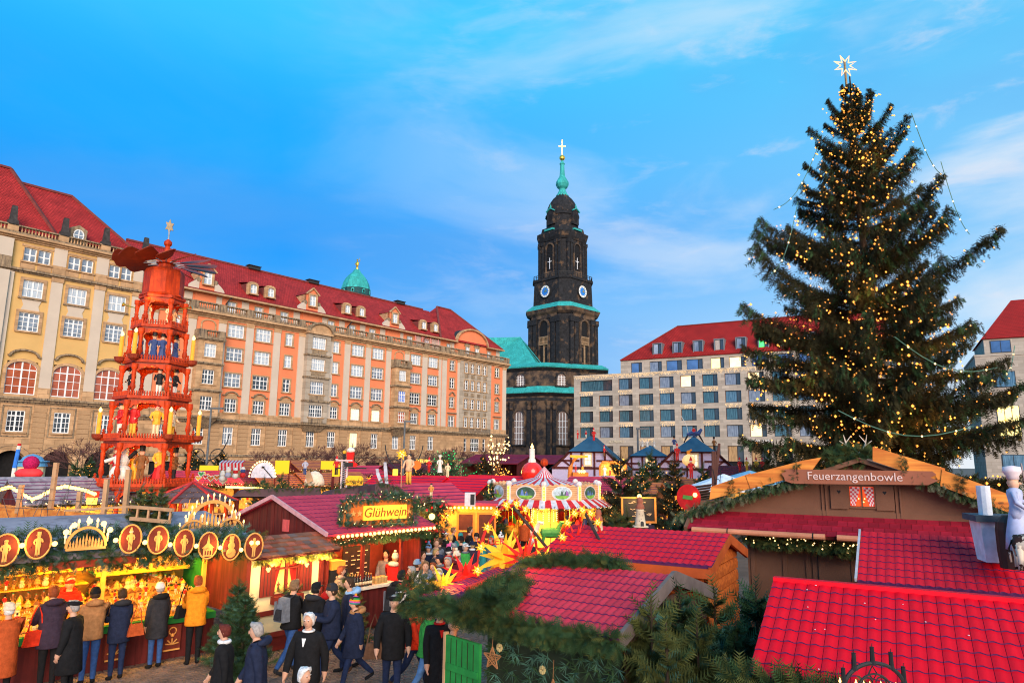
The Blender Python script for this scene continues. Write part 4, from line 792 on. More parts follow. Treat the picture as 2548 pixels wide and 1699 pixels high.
def garland(name, parent, pts, rad, dens, seed, mats=(None,), L=.16, hang=0.0, lights=None, nl=0, lr=.018, flat=1.0):
 rd = random.Random(seed); b = MB(); pts = [Vector(p) for p in pts]; ms = [m or FIR for m in mats]
 for p, q in zip(pts, pts[1:]):
  ln = (q - p).length; n = int(ln * dens); d0 = (q - p).normalized()
  for i in range(n):
   o = p.lerp(q, rd.random()); a = rd.uniform(0, 2 * pi); rr = rad * sqrt(rd.random())
   u = d0.cross(Vector((0, 0, 1))); u = u.normalized() if u.length > .1 else Vector((1, 0, 0)); v = d0.cross(u)
   off = u * (cos(a) * rr) + v * (sin(a) * rr * flat); dr = off * 1.2 + d0 * rd.uniform(-.6, .6) * rad * 2 + Vector((0, 0, -hang * rd.random()))
   if dr.length < 1e-3: dr = Vector((0, 0, 1))
   sprig(b, o + off * .7, dr, L * rd.uniform(.7, 1.3), L * .085, rd.choice(ms), rd, 6)
 o = b.build(name, parent, kind='stuff')
 if nl:
  lb = MB()
  for i in range(nl):
   t = (i + rd.random() * .5) / nl * (len(pts) - 1); k = min(int(t), len(pts) - 2); c = pts[k].lerp(pts[k + 1], t - k)
   octa(lb, c + Vector((rd.uniform(-1, 1), rd.uniform(-1, 1), rd.uniform(-.7, 1))).normalized() * rad * .95, lr, lights or SPARK)
  lb.build('fairy_lights', parent, kind='stuff')
 return o
# ---- roof tiles, each an object sharing one mesh
TM = {}
def tile_mesh(w, h, m, lip=.017, amp=.006):
 k = (round(w, 3), round(h, 3), m.name)
 if k not in TM:
  b = MB(); n = 5; vs = []; xs = [i / n for i in range(n + 1)]
  f = lambda t: amp * sin(2 * pi * t - .6)
  for x in xs: vs.append((x * w * .965, f(x) * .9, lip + f(x) * .8))            # lower edge (front)
  for x in xs: vs.append((x * w * .965, h * 1.02 + f(x) * .9, .004 + f(x) * .5))
  for x in xs: vs.append((x * w * .965, f(x) * .9 - .002, f(x) * .5 - .004))
  b.add(vs, [(i, i + 1, n + 2 + i, n + 1 + i) for i in range(n)], m)
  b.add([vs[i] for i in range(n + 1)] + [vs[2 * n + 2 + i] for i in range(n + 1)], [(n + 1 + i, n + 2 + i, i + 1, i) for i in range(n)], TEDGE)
  TM[k] = b.mesh('tile', True)
 return TM[k]
def tile_slope(parent, o, ux, uy, L, W, cols, rows, m, skip=None):
 """o: lower front corner, ux along the eave, uy up the slope (unit vectors, local)"""
 ux, uy = Vector(ux).normalized(), Vector(uy).normalized(); n = ux.cross(uy); o = Vector(o)
 M = Matrix((ux, uy, n)).transposed().to_3x3(); e = M.to_euler(); me = tile_mesh(L / cols, W / rows, m)
 for j in range(rows):
  for i in range(cols):
   if skip and skip((i + .5) / cols, (j + .5) / rows): continue
   obj('roof_tile', me, parent, o + ux * (L * i / cols) + uy * (W * j / rows) + n * .004, rot=e)
def plank_wall(parent, x0, x1, z0, z1, y, n, m, name='plank', axis='x', roof=None):
 """horizontal rounded planks; axis x: wall along x at y, axis y: wall along y at x=y"""
 h = (z1 - z0) / n
 for j in range(n):
  a, c = x0, x1
  if roof: a, c = roof(z0 + (j + .6) * h)
  if c - a < .05: continue
  b = MB(); z = z0 + j * h
  prof = [(0.0, z + .004), (-.028, z + .02), (-.034, z + h * .55), (-.018, z + h * .93), (0, z + h * .985)]
  pts0 = [(a, y + p, q) if axis == 'x' else (y - p, a, q) for p, q in prof]; pts1 = [(c, y + p, q) if axis == 'x' else (y - p, c, q) for p, q in prof]
  k = len(prof); fs = [(i, k + i, k + i + 1, i + 1) for i in range(k - 1)]
  b.add(pts0 + pts1, [f[::-1] for f in fs] if axis == 'x' else fs, m)
  b.build(name, parent)
 b = MB(); b.box((x0, y, z0), (x1, y + .03, z1), m) if axis == 'x' else b.box((y - .03, x0, z0), (y, x1, z1), m)
RZS = -radians(30.0)
def gx(P, rz, x, y, z=0): return Vector((P[0] + x * cos(rz) - y * sin(rz), P[1] + x * sin(rz) + y * cos(rz), (P[2] if len(P) > 2 else 0) + z))
def warm(P, rz, x, y, z, power, col=(1, .55, .18), r=.1): return lamp(gx(P, rz, x, y, z), power, col, r)
def bulbs_on(parent, pts, r, m=None, name='bulb'):
 k = ('bulb', r, (m or BULB).name)
 if k not in TM: b = MB(); b.ball((0, 0, 0), r, m or BULB, 8); TM[k] = b.mesh('bulb', True)
 for p in pts: obj(name, TM[k], parent, p)
# -- paving
def paving():
 g = bpy.data.objects['ground']; PV = mat('paving_stone', (.17, .12, .10), .8, .2, 3, rnd=.28, bump=.3, bscale=25); PV2 = mat('paving_stone_mixed', (.17, .12, .10), .8, .35, 2.2, bump=.3, bscale=25)
 def stone(b, w, l, m): b.hexa([(-w, -l, 0), (w, -l, 0), (w, l, 0), (-w, l, 0), (-w + .012, -l + .012, .022), (w - .012, -l + .012, .022), (w - .012, l - .012, .022), (-w + .012, l - .012, .022)], m)
 b = MB(); stone(b, .094, .066, PV); me = b.mesh('paving_stone'); spots = []
 a = radians(44)
 for i in range(-60, 60):
  for j in range(-40, 90):
   u, v = i * .2 + (.1 if j % 2 else 0), j * .142; x, y = -3.5 + u * cos(a) - v * sin(a), 13.5 + u * sin(a) + v * cos(a)
   if -8.6 < x < 1.0 and 8.6 < y < 21: spots.append((x, y))
 spots.sort(key=lambda p: abs(p[0] + 3.9) + abs(p[1] - 13.0) * .8)
 for x, y in spots[:300]: obj('paving_stone', me, g, (x, y, .002), rz=a)
 b = MB(); M0 = Matrix.Rotation(a, 4, 'Z')
 for x, y in spots[300:]: b.M = Matrix.Translation((x, y, .002)) @ M0; stone(b, .094, .066, PV2)
 b.build('paving_field', g, kind='stuff')
paving()
# -- conifers
def bough_mesh(L, droop, seed, m, nb=46, hang=.55):
 """a spruce bough along +x, tip turned up, with hanging branchlets"""
 rd = random.Random(seed); b = MB(); pts = []
 for i in range(9):
  t = i / 8; pts.append(Vector((L * t, rd.uniform(-.02, .02) * L, -droop * L * sin(pi * t * .8) + .13 * L * max(0, t - .45) ** 1.6)))
 b.tube(pts, [.05 * (1 - .85 * i / 8) * L / 4 for i in range(9)], BARK, 4)
 def at(t): k = min(int(t * 8), 7); return pts[k].lerp(pts[k + 1], t * 8 - k)
 for i in range(nb):
  t = .16 + .84 * (i + rd.random()) / nb; p = at(t); s = 1 if i % 2 else -1
  out = L * .20 * (1 - t) ** .8 * rd.uniform(.2, 1.0) + .035 * L
  q = p + Vector((out * .9, s * out, rd.uniform(-.02, .05) * L)); hl = hang * (1.1 - t * .7) * rd.uniform(.35, 1.15)
  mm = m if rd.random() < .8 else FIR; ln = (q - p).length
  sprig(b, p, q - p, ln * 1.1, .035, mm, rd, 5)
  for k in range(3):
   o = p.lerp(q, (k + .5) / 3); d = Vector((rd.uniform(-.2, .3), rd.uniform(-.25, .25), -1)); h_ = hl * rd.uniform(.4, 1.1)
   for c in range(3): sprig(b, o + d * (h_ * c / 3), d + Vector((rd.uniform(-.3, .3), rd.uniform(-.3, .3), 0)), max(.16, h_ * .42), .03, mm, rd, 3)
  if t > .5: sprig(b, p, (rd.uniform(.2, 1), s * rd.uniform(0, .6), rd.uniform(.4, 1.2)), .28, .03, mm, rd, 3)
 for k in range(8): sprig(b, at(.72 + .035 * k), (1, rd.uniform(-.5, .5), rd.uniform(0, .9)), L * .07, .028, m, rd, 4)
 return b.mesh('bough')
def big_tree():
 base = atd(2022, 1050, 33.0); base.z = 0
 t = thing('christmas_tree', 'giant spruce hung with hundreds of warm fairy lights and a lit star on top', 'christmas tree', base)
 H = 24.4
 b = MB(); n = 14
 b.tube([(.05 * sin(i), .05 * cos(i * 1.3), H * i / n) for i in range(n + 1)], [.36 * (1 - .93 * i / n) + .01 for i in range(n + 1)], BARK, 9); b.build('trunk', t)
 bm_ = [bough_mesh(4.0, d, s, FIRD, 60, h) for d, s, h in ((.04, 1, .7), (.09, 2, 1.05), (.13, 3, 1.3), (.06, 4, .85), (.15, 5, 1.45))]
 def rad(z):
  pr = [(24.3, .1), (23.4, .7), (22.4, 1.55), (21.2, 2.1), (19.6, 3.2), (17.5, 4.2), (14.5, 5.7), (12.5, 5.4), (9.5, 5.6), (7, 5.8), (4.5, 6.0), (2.5, 6.0)]
  for (a, ra), (c, rc) in zip(pr, pr[1:]):
   if a >= z >= c: return ra + (rc - ra) * (a - z) / (a - c)
  return 5
 rd = random.Random(5); LB = MB(); k = 0; z = 2.6
 while z < 23.9:
  f = z / H; r = rad(z); nb = 10 if z < 9 else 8
  for i in range(nb):
   a = k * 2.39996 + rd.uniform(-.25, .25); k += 1
   up = (-.03 if z < 6 else .08 if z < 10 else .22 if z < 13 else .42 if z < 19 else .66 if z < 22 else .95) + rd.uniform(-.1, .12)
   L = r / max(.55, cos(up)) * (rd.uniform(.38, .8) if rd.random() < .62 else rd.uniform(.9, 1.1));
   zz = z - (L * sin(up) if up > 0 else 0) * .8 + rd.uniform(-.25, .25)
   if zz < 1.6: zz = 1.6 + rd.random()
   s = L / 4.0; th = max(s ** .5 * .95, .5)
   e = Matrix.Rotation(a, 3, 'Z') @ Matrix.Rotation(-up, 3, 'Y') @ Matrix.Rotation(rd.uniform(-.35, .35), 3, 'X'); me = bm_[(k * 3 + i) % 5] if z < 19 else bm_[(0, 3)[k % 2]]
   o = obj('bough', me, t, (0, 0, zz), rot=e.to_euler(), scale=(s, th, th * (.85 if z > 18 else 1.0)))
   M = Matrix.Translation((0, 0, zz)) @ e.to_4x4() @ Matrix.Diagonal((s, th, th, 1))
   for q in range(int(6 + 9 * L / 6)):
    u = rd.random() ** .7; p = M @ Vector((4 * u, rd.uniform(-.9, .9) * (1.1 - u), rd.uniform(-.75, .12))); octa(LB, p, rd.choice((.035, .042, .05, .05, .075)), SPARK)
  z += .60 if z < 9 else .80 if z < 18 else .62
 LB.build('fairy_lights', t, kind='stuff')
 s = MB(); SG = glow('white_star_tube', (1, .62, .34), 1.1)
 for i in range(8):
  a = 2 * pi * i / 8 + pi / 8; R = .62; p = Vector((R * cos(a), 0, R * sin(a))); a1, a2 = a - .39, a + .39; r0 = .24
  s.tube([(r0 * cos(a1), 0, r0 * sin(a1)), p, (r0 * cos(a2), 0, r0 * sin(a2))], .035, SG, 5)
 s.tube([(0, .05, -1.4), (0, .05, .35)], .06, mat('star_pole', (.3, .2, .1)), 5); s.build('star', t, loc=(-.15, 0, H + .6))
 for i in range(5):          # loose swags of cable between boughs
  pass
 sw = MB(); cab = mat('green_cable', (.10, .22, .16), .6)
 for (a, z0, r0, c, z1, r1) in ((-1.0, 21.0, 2.9, -.2, 18.5, 4.0), (-.4, 19, 3.7, -.1, 15.6, 5.1), (pi + .5, 16.5, 4.7, pi + .25, 13.2, 5.4), (-1.9, 9.5, 5.5, -1.1, 8.3, 5.6), (-1.1, 8.3, 5.6, -.5, 9.6, 5.7), (-2.3, 6.5, 6.0, -1.5, 5.8, 6.2), (pi + .6, 19.5, 3.4, pi + .1, 16.8, 4.6)):
  p, q = Vector((r0 * cos(a), r0 * sin(a), z0)), Vector((r1 * cos(c), r1 * sin(c), z1)); pts = [p.lerp(q, i / 8) - Vector((0, 0, .7 * sin(pi * i / 8))) for i in range(9)]
  sw.tube(pts, .018, cab, 4)
  for m_ in pts[1::2]: octa(sw, m_, .05, BULBW)
 sw.build('light_cable', t, kind='stuff')
 for z, r, a in ((3.2, 4.2, -1.2), (3.4, 4.6, -2.2), (6, 3.8, -1.7), (9, 3.4, -1.1), (12, 3, -2.0), (15.5, 2.4, -1.4), (19, 1.8, -1.8), (4, 5.2, -.4), (8, 4.5, -2.7)): lamp(base + Vector((r * cos(a), r * sin(a), z)), 75, (1, .45, .10), .3)
big_tree()
def small_conifer_mesh(h, r, seed, m, layers=9, lights=0, sp=SPARK):
 rd = random.Random(seed); b = MB(); k = 0; lb = MB(); layers = int(layers * 1.5)
 for j in range(layers):
  f = j / layers; z = h * (.05 + .9 * f); rr = r * (1 - f) ** .8 + .05 * r; n = 5 + int(6 * (1 - f))
  for i in range(n):
   a = k * 2.4 + rd.uniform(-.5, .5); k += 1; L = rr * rd.uniform(.55, 1.2); u = Vector((cos(a), sin(a), rd.uniform(.0, .35) + .6 * f)).normalized(); p = Vector((0, 0, z + rd.uniform(-.06, .05) * h)); w = Vector((-u.y, u.x, 0)).normalized()
   b.tube([p, p + u * L * .95], [.006 * h, .002 * h], BARK, 3, cap=False)
   nt = 7
   for q in range(nt):
    t = .18 + .8 * q / nt; s = 1 if q % 2 else -1; ln = L * (.42 - .28 * t) + .03 * h; mm = m if rd.random() < .8 else FIR2
    for s_ in (s, -s * .8): sprig(b, p + u * (L * t), u * .8 + w * (s_ * rd.uniform(.5, 1.1)) + Vector((0, 0, rd.uniform(-.35, .15))), ln * rd.uniform(.8, 1.2), .0075 * h, mm, rd, 5)
   sprig(b, p + u * L * .85, u + Vector((0, 0, .15)), .08 * h, .007 * h, m, rd, 5)
   if lights:
    for q in range(lights):
     if rd.random() < .45: octa(lb, p + u * L * rd.uniform(.5, 1.02) + Vector((0, 0, rd.uniform(-.03, .05) * h)), rd.choice((.016, .02, .028)), sp)
 for i in range(7): sprig(b, (0, 0, h * (.86 + .02 * i)), (rd.uniform(-.35, .35), rd.uniform(-.35, .35), 1), h * .09, .006 * h, m, rd, 5)
 b.tube([(0, 0, h * .8), (0, 0, h * 1.02)], [.006 * h, .002 * h], BARK, 4)
 return b.mesh('crown'), (lb.mesh('fairy_lights') if lights else None)
def conifer_proto(h, r, seed, m, lights=0, layers=9, sp=SPARK):
 c, l = small_conifer_mesh(h, r, seed, m, layers, lights, sp); tb = MB(); tb.tube([(0, 0, 0), (0, 0, h * .5), (0, 0, h * .97)], [.028 * h * .6, .016 * h * .6, .004 * h], BARK, 6)
 return c, l, tb.mesh('trunk')
def place_conifer(pr, loc, label, group, rz=0, s=1.0, name='fir_tree'):
 c, l, tm = pr; t = thing(name, label, 'fir tree', loc, rz, group, s); obj('trunk', tm, t); obj('crown', c, t)
 if l: obj('fairy_lights', l, t, kind='stuff')
 return t
CF1 = conifer_proto(3.0, .95, 11, FIR, 2); CF2 = conifer_proto(3.0, 1.1, 12, FIRD, 3); CF3 = conifer_proto(2.0, .62, 13, FIRY, 0); CFG = conifer_proto(1.4, 1.5, 14, FIR, 4, 5, SPARKG)
for i, (x, y, d, s, pr, lb) in enumerate(((175, 1063, 42, .95, CF1, 'small lit fir left of the wooden pyramid, beside the arcade'), (210, 1052, 42, 1.05, CF1, 'taller lit fir tree just left of the wooden pyramid'),
  (445, 1030, 50, 1.35, CF2, 'dark lit fir behind the right side of the wooden pyramid'), (510, 1040, 52, 1.25, CF2, 'dark lit fir beside the tall grey lamp post'), (608, 1098, 36, .95, CF1, 'lit fir standing in front of the white satellite dish'), (648, 1092, 38, .9, CF1, 'lit fir right of the white satellite dish'),
  (1112, 1048, 46, 1.1, CF2, 'dark lit fir before the dark red market hall'), (1425, 1048, 34, 1.25, CF2, 'broad lit fir right of the carousel tent'), (1470, 1068, 36, 1.1, CF1, 'lit fir behind the blackboard sign'), (1545, 1060, 34, 1.15, CF2, 'broad lit fir left of the white parasols'), (1615, 1070, 40, .95, CF1, 'lit fir below the blue roofed house with the rider'),
  (1495, 1040, 44, 1.2, CF1, 'lit fir in front of the small blue roofed house'), (1765, 1040, 38, 1.0, CF3, 'plain green fir before the limestone hotel'), (700, 1130, 30, .8, CF3, 'little plain fir beside the red barrel'), (660, 1130, 30, .9, CF3, 'slim plain fir left of the red barrel'), (1130, 1105, 33, .8, CF1, 'small lit fir behind the left side of the carousel'), (960, 1075, 42, .9, CF2, 'dark fir behind the wooden carver figure'))):
 p = atd(x, y, d); hh = 2.0 if pr is CF3 else 3.0; sz = p.z / hh
 place_conifer(pr, (p.x, p.y, 0 if sz < 1.9 else p.z - hh * s), lb, 'fir trees among the stalls', i * 1.1, max(.6, min(sz, 1.9)) if sz < 1.9 else s)
CB1 = conifer_proto(2.6, .95, 31, FIR, 0, 12); CB2 = conifer_proto(2.6, 1.0, 32, FIRY, 0, 11)
place_conifer(CB1, (-5.35, 14.55, 0), 'bushy green spruce beside the toy stall counter', 'cut firs beside the stalls', 0, .62)
place_conifer(CB1, (-5.75, 15.2, 0), 'second spruce squeezed between toy stall and cream cabin', 'cut firs beside the stalls', 2, .66)
place_conifer(CB2, (-3.85, 17.0, 0), 'thin spruce at the corner of the mulled wine stall', 'cut firs beside the stalls', 4, .6)
for i, (px, py, d, zt, lb) in enumerate(((1495, 1372, 8.1, 0, 'tall spruce right of the pine clad stall'), (1560, 1358, 8.8, 0, 'middle spruce of the clump between the red roofs'), (1640, 1352, 9.2, 0, 'spruce in front of the orange plank gable'), (1735, 1345, 9.0, 0, 'spruce beside the red roof on the right'), (1600, 1420, 8.0, 0, 'spruce in front of the clump between the red roofs'), (1690, 1420, 7.9, 0, 'low spruce at the corner of the nearest red roof'), (1530, 1440, 7.4, 0, 'low spruce against the plank side of the pine clad stall'))):
 p = atd(px, py, d); place_conifer((CB2, CB1)[i % 2], (p.x, p.y, 0), lb, 'cut firs between the red roofed stalls', i * 1.3, p.z / 2.6)
for i, (px, py) in enumerate(((1600, 1190), (1560, 1195), (1440, 1175), (1415, 1180))):
 p = atd(px, py, 15.5 if px > 1500 else 19); place_conifer(CB1 if px > 1500 else CB2, (p.x, p.y, 0), ('low fir at the left corner of the brown chalet', 'fir by the billboard walkway beside the brown chalet', 'bluish fir branch bundle behind the clay smoker chimney', 'fir bundle beside the clay smoker chimney')[i], 'firs in front of the chalet', i, p.z / 2.6)
# -- bare trees along the pink building
def bare_tree_mesh(seed, H=6.8):
 rd = random.Random(seed); b = MB(); TW = mat('reddish_twigs', (.12, .055, .05), .9, .3); tr = MB(); tr.tube([(0, 0, 0), (.05, 0, 1.2), (0, .05, 2.4)], [.14, .11, .09], BARK, 6)
 def grow(p, d, L, r, lev):
  q = p + d * L; b.tube([p, q], [r, r * .65], TW if lev > 1 else BARK, 4 if lev < 2 else 3, cap=False)
  if lev < 5:
   for _ in range(3 if lev < 4 else 4):
    e = (d + Vector((rd.uniform(-1, 1), rd.uniform(-1, 1), rd.uniform(-.35, .5))) * .75).normalized(); grow(p.lerp(q, rd.uniform(.5, 1)), e, L * rd.uniform(.6, .82), max(r * .58, .013), lev + 1)
 for i in range(4): a = i * pi / 2 + rd.random(); grow(Vector((0, 0, 2.3)), Vector((cos(a) * .75, sin(a) * .75, .75)).normalized(), 1.5, .07, 0)
 return tr.mesh('trunk'), b.mesh('crown')
BT = [bare_tree_mesh(3), bare_tree_mesh(8)]
lbs = ['bare reddish tree nearest the tall lamp post left', 'bare reddish tree in front of the second shop window', 'bare reddish tree behind the wooden ski figures', 'bare reddish tree behind the big red boot', 'bare reddish tree right of the red boot', 'bare reddish tree below the small stone oriel', 'bare reddish tree before the gilt shop letters', 'bare tree at the far left before the arcade', 'bare reddish tree before the last shop window']
for i, s in enumerate((-47.5, -42.5, -37.5, -31.0, -25.5, -19.5, -14.0, -66.0, -10.5)):
 o = LB_O + Vector((sin(AL), cos(AL), 0)) * s + Vector((cos(AL), -sin(AL), 0)) * (7.5 if i != 7 else 12); t = thing('bare_tree', lbs[i], 'tree', (o.x, o.y, 0), i * 1.7, 'bare trees along the pink building', .92 + .1 * (i % 3))
 obj('trunk', BT[i % 2][0], t); obj('crown', BT[i % 2][1], t)
# -- wooden pyramid with turning wheel
FIGW = [mat('figure_white', (.75, .70, .62), .6), mat('figure_black', (.02, .02, .022), .5), mat('figure_red', (.55, .02, .02), .5), mat('figure_yellow', (.8, .42, .04), .5), mat('figure_blue', (.04, .07, .2), .5), mat('figure_skin', (.72, .42, .28), .6), mat('figure_green', (.06, .3, .07), .5), mat('figure_brown', (.22, .09, .03), .6), mat('figure_cream', (.78, .6, .36), .6)]
WHT, BLK, RED_, YEL_, BLU_, SKN, GRN, BRN, CRM = FIGW
def figure_bm(b, x, y, z, h, coat, legs, hat=None, hatm=None, skin=None, arms=True, skirt=False, rz=0.0, lift=0.0):
 """a carved wooden figure of height h, facing -y before rz"""
 M0 = b.M; b.M = (M0 or Matrix.Identity(4)) @ Matrix.Translation((x, y, z)) @ Matrix.Rotation(rz, 4, 'Z') @ Matrix.Scale(h, 4)
 if skirt: b.lathe([(.17, 0), (.15, .2), (.10, .45), (.09, .5)], legs, 8)
 else:
  for s in (-1, 1): b.tube([(s * .055, 0, 0), (s * .05, 0, .25), (s * .05, 0, .5)], [.05, .045, .06], legs, 6); b.ball((s * .058, -.035, .025), .045, BLK, 6, .025)
 b.lathe([(.11, .42), (.12, .5), (.10, .6), (.13, .74), (.12, .8), (.05, .84)], coat, 9, ry=.75)
 if arms:
  for s in (-1, 1): b.tube([(s * .12, 0, .78), (s * .18, -.02, .64), (s * .15, -.13, .55 + lift * (s > 0))], [.042, .038, .03], coat, 6); b.ball((s * .15, -.15, .55 + lift * (s > 0)), .03, skin or SKN, 6)
 b.ball((0, 0, .9), .078, skin or SKN, 8, .09); b.ball((0, -.08, .895), .018, skin or SKN, 5)
 for s in (-1, 1): b.ball((s * .028, -.068, .92), .01, BLK, 4)
 if hat == 'top': b.lathe([(.12, .955), (.12, .97), (.08, .972), (.085, 1.12), (0, 1.122)], hatm or BLK, 10)
 elif hat == 'cone': b.lathe([(.095, .93), (.09, .97), (.05, 1.1), (0, 1.2)], hatm or RED_, 8); b.lathe([(.1, .925), (.1, .955)], WHT, 8)
 elif hat == 'cap': b.lathe([(.085, .94), (.085, 1.0), (.05, 1.03), (0, 1.035)], hatm or BLK, 8)
 elif hat == 'chef': b.lathe([(.08, .95), (.08, 1.0), (.12, 1.05), (.11, 1.12), (0, 1.14)], hatm or WHT, 10)
 elif hat == 'hair': b.ball((0, .02, .93), .085, hatm or BRN, 8)
 b.M = M0
def hexpts(r, n=6, a0=0.0): return [(r * cos(a0 + 2 * pi * i / n), r * sin(a0 + 2 * pi * i / n)) for i in range(n)]
def pyramid():
 ax = 381; D_ = 29.0
 def zat(py): return atd(350, py, D_).z
 base = atd(352, 900, D_); base.z = 0
 px = .0191
 t = thing('christmas_pyramid', 'tall orange wooden Christmas pyramid with carved figures and a propeller wheel', 'pyramid', base, radians(8))
 lev = [(zat(1205), 1.72), (zat(1108), 1.92), (zat(1008), 1.78), (zat(914), 1.52), (zat(833), 1.28), (zat(753), 1.12), (zat(684), .93)]
 a0 = radians(12)
 colp = lambda h, r: [(r * 1.5, 0), (r * 1.5, h * .07), (r * .9, h * .09), (r * .7, h * .16), (r * 1.35, h * .26), (r * 1.2, h * .34), (r * .8, h * .42), (r * 1.1, h * .46), (r * .8, h * .5), (r * .95, h * .62), (r * 1.15, h * .74), (r * .85, h * .8), (r * 1.5, h * .86), (r * 1.5, h)]
 for k in range(len(lev)):
  z, r = lev[k]
  p = MB(); p.extr(hexpts(r, 6, a0), (0, 0, z - .12), (1, 0, 0), (0, 1, 0), (0, 0, 1), .12, PYRW); p.extr(hexpts(r * .93, 6, a0), (0, 0, z - .2), (1, 0, 0), (0, 1, 0), (0, 0, 1), .08, PYRD)
  p.build('platform', t)
  if k == len(lev) - 1: break
  z1, r1 = lev[k + 1]; h = z1 - .2 - z; cr = min(r * .84, r1 * .9 + .1)
  cm = MB(); cm.lathe(colp(h, .085), PYRW, 10)
  cme = cm.mesh('column', True)
  for x, y in hexpts(cr, 6, a0): obj('column', cme, t, (x, y, z))
  br = MB(); hp = hexpts(cr, 6, a0)
  for i in range(6):
   p0, p1 = Vector((*hp[i], 0)), Vector((*hp[(i + 1) % 6], 0)); u = (p1 - p0); L = u.length; u.normalize(); w = Vector((-u.y, u.x, 0))
   poly = [(0, 0), (0, -.42)] + [(L * s / 12, -.42 + .36 * sin(pi * s / 12) ** .6 - (.05 if s % 2 else 0)) for s in range(1, 12)] + [(L, -.42), (L, 0)]
   br.extr(poly, p0 + Vector((0, 0, z1 - .2)), u, (0, 0, 1), w, .04, PYRW)
  br.build('brace_frieze', t)
  if k > 0 or True:      # picket railing
   rl = MB(); hp = hexpts(r * .95, 6, a0)
   for i in range(6):
    p0, p1 = Vector((*hp[i], z)), Vector((*hp[(i + 1) % 6], z)); L = (p1 - p0).length; n = int(L / .095)
    rl.beam(p0 + Vector((0, 0, .09)), p1 + Vector((0, 0, .09)), .025, .03, PYRD)
    for s in range(n + 1):
     q = p0.lerp(p1, s / n); rl.box((q.x - .022, q.y - .022, z), (q.x + .022, q.y + .022, z + .19), PYRW)
    rl.lathe([(.05, z), (.05, z + .2), (.08, z + .24), (.03, z + .28), (.06, z + .34), (0, z + .4)], PYRW, 7, (p0.x, p0.y, 0))
   rl.build('picket_rail', t, kind='stuff')
 b = MB(); z0, r0 = lev[0]
 for x, y in hexpts(r0 * .86, 6, a0): b.lathe(colp(z0 - .2, .10), PYRW, 8, (x, y, 0))
 b.build('legs', t); LR = zat(1108)
 def fig(k, ang, rr, *a, name='carved_figure', **kw):
  z = lev[k][0]; b = MB(); x, y = rr * cos(ang), rr * sin(ang); figure_bm(b, x, y, z, *a, rz=ang + pi / 2, **kw); return b.build(name, t)
 F = -pi / 2
 sn = MB(); z = lev[1][0]; c = (-.55, -1.05)
 sn.ball((c[0], c[1], z + .38), .40, WHT, 14); sn.ball((c[0], c[1], z + .92), .30, WHT, 14); sn.ball((c[0], c[1], z + 1.32), .22, WHT, 12); sn.lathe([(.34, 0), (.34, .03), (.22, .04), (.25, .45), (0, .46)], BLK, 14, (c[0] + .05, c[1], z + 1.46), Matrix.Rotation(.25, 3, 'Y'))
 sn.lathe([(.035, 0), (0, .25)], mat('carrot', (.8, .25, .02)), 6, (c[0], c[1] - .2, z + 1.32), Matrix.Rotation(pi / 2, 3, 'X')); sn.tube([(c[0] - .25, c[1], z + 1.0), (c[0] - .6, c[1] - .1, z + .85)], .07, WHT, 8); sn.tube([(c[0] + .25, c[1], z + 1.0), (c[0] + .55, c[1] - .1, z + 1.25)], .08, BLK, 8); sn.build('snowman_figure', t)
 fig(1, F + .75, 1.2, 1.5, YEL_, RED_, 'cap', RED_, skirt=True, lift=.2); fig(1, F - 1.3, 1.1, 1.4, RED_, RED_, 'cap', RED_); fig(1, F + .15, .9, 1.35, BRN, BRN, 'top', BLK); fig(1, F + 1.7, 1.1, 1.3, BRN, BLK, 'top', BLK); fig(1, F - .25, .75, 1.2, YEL_, YEL_, 'hair')
 fig(2, F - .9, 1.15, 1.4, RED_, WHT, 'top', BLK); fig(2, F - .25, 1.1, 1.42, RED_, YEL_, 'cap', YEL_); fig(2, F + .55, 1.1, 1.35, YEL_, CRM, 'hair', RED_); fig(2, F + 1.25, 1.05, 1.25, CRM, YEL_, 'hair', BRN); fig(2, F - 1.6, 1.0, 1.35, RED_, WHT, 'top', BLK)
 for a in (-.7, .55, -1.5, 1.4): fig(3, F + a, .92, 1.15, BLK, WHT, 'top', BLK)
 for a in (-.75, .15, .6, 1.6): fig(4, F + a, .72, 1.08, BLU_, BLU_, 'top', BLK, skirt=True)
 for a in (-.55, .9, 2.4): fig(5, F + a, .6, .95, CRM, CRM, 'hair', BRN, skirt=True, lift=.25)
 for a in (-1.1, 1.1):
  b = MB(); x, y = 1.0 * cos(F + a), 1.0 * sin(F + a); z = lev[5][0] + .75; b.lathe([(.02, 0), (.025, .4), (.1, .52)], GOLD, 8, (x, y, z), Matrix.Rotation(a * 1.2, 3, 'Y')); b.build('trumpet', t)
 def candle(k, ang, h=.95):
  z, r = lev[k]; x, y = (r + .1) * cos(ang), (r + .1) * sin(ang); b = MB(); b.lathe([(.06, -.1), (.2, .0), (.24, .16), (.2, .17), (.18, .05)], PYRD, 10, (x, y, z)); b.lathe([(.085, .05), (.085, h + .1), (0, h + .11)], mat('wax_orange', (.85, .34, .03), .5, emit=.15, ecol=(1, .45, .05)), 10, (x, y, z))
  o = b.build('candle', t); f = MB(); f.lathe([(0, h + .1), (.07, h + .17), (.06, h + .24), (0, h + .33)], FLAME, 8, (x, y, z)); f.build('flame', o)
 for k, angs in ((2, (a0 - pi, a0 - pi / 3, a0)), (4, (a0 - pi, a0 - 2 * pi / 3, a0)),):
  for a in angs: candle(k, a)
 z0, r0 = lev[6]; zt = zat(622)
 b = MB(); b.lathe([(r0 * 1.0, z0), (r0 * .93, z0 + .08), (r0 * .88, z0 + .1), (r0 * .86, zt - .15), (r0 * .8, zt), (r0 * .35, zt + .12), (0, zt + .14)], PYRW, 8, a0=a0 + .2); b.build('octagonal_housing', t)
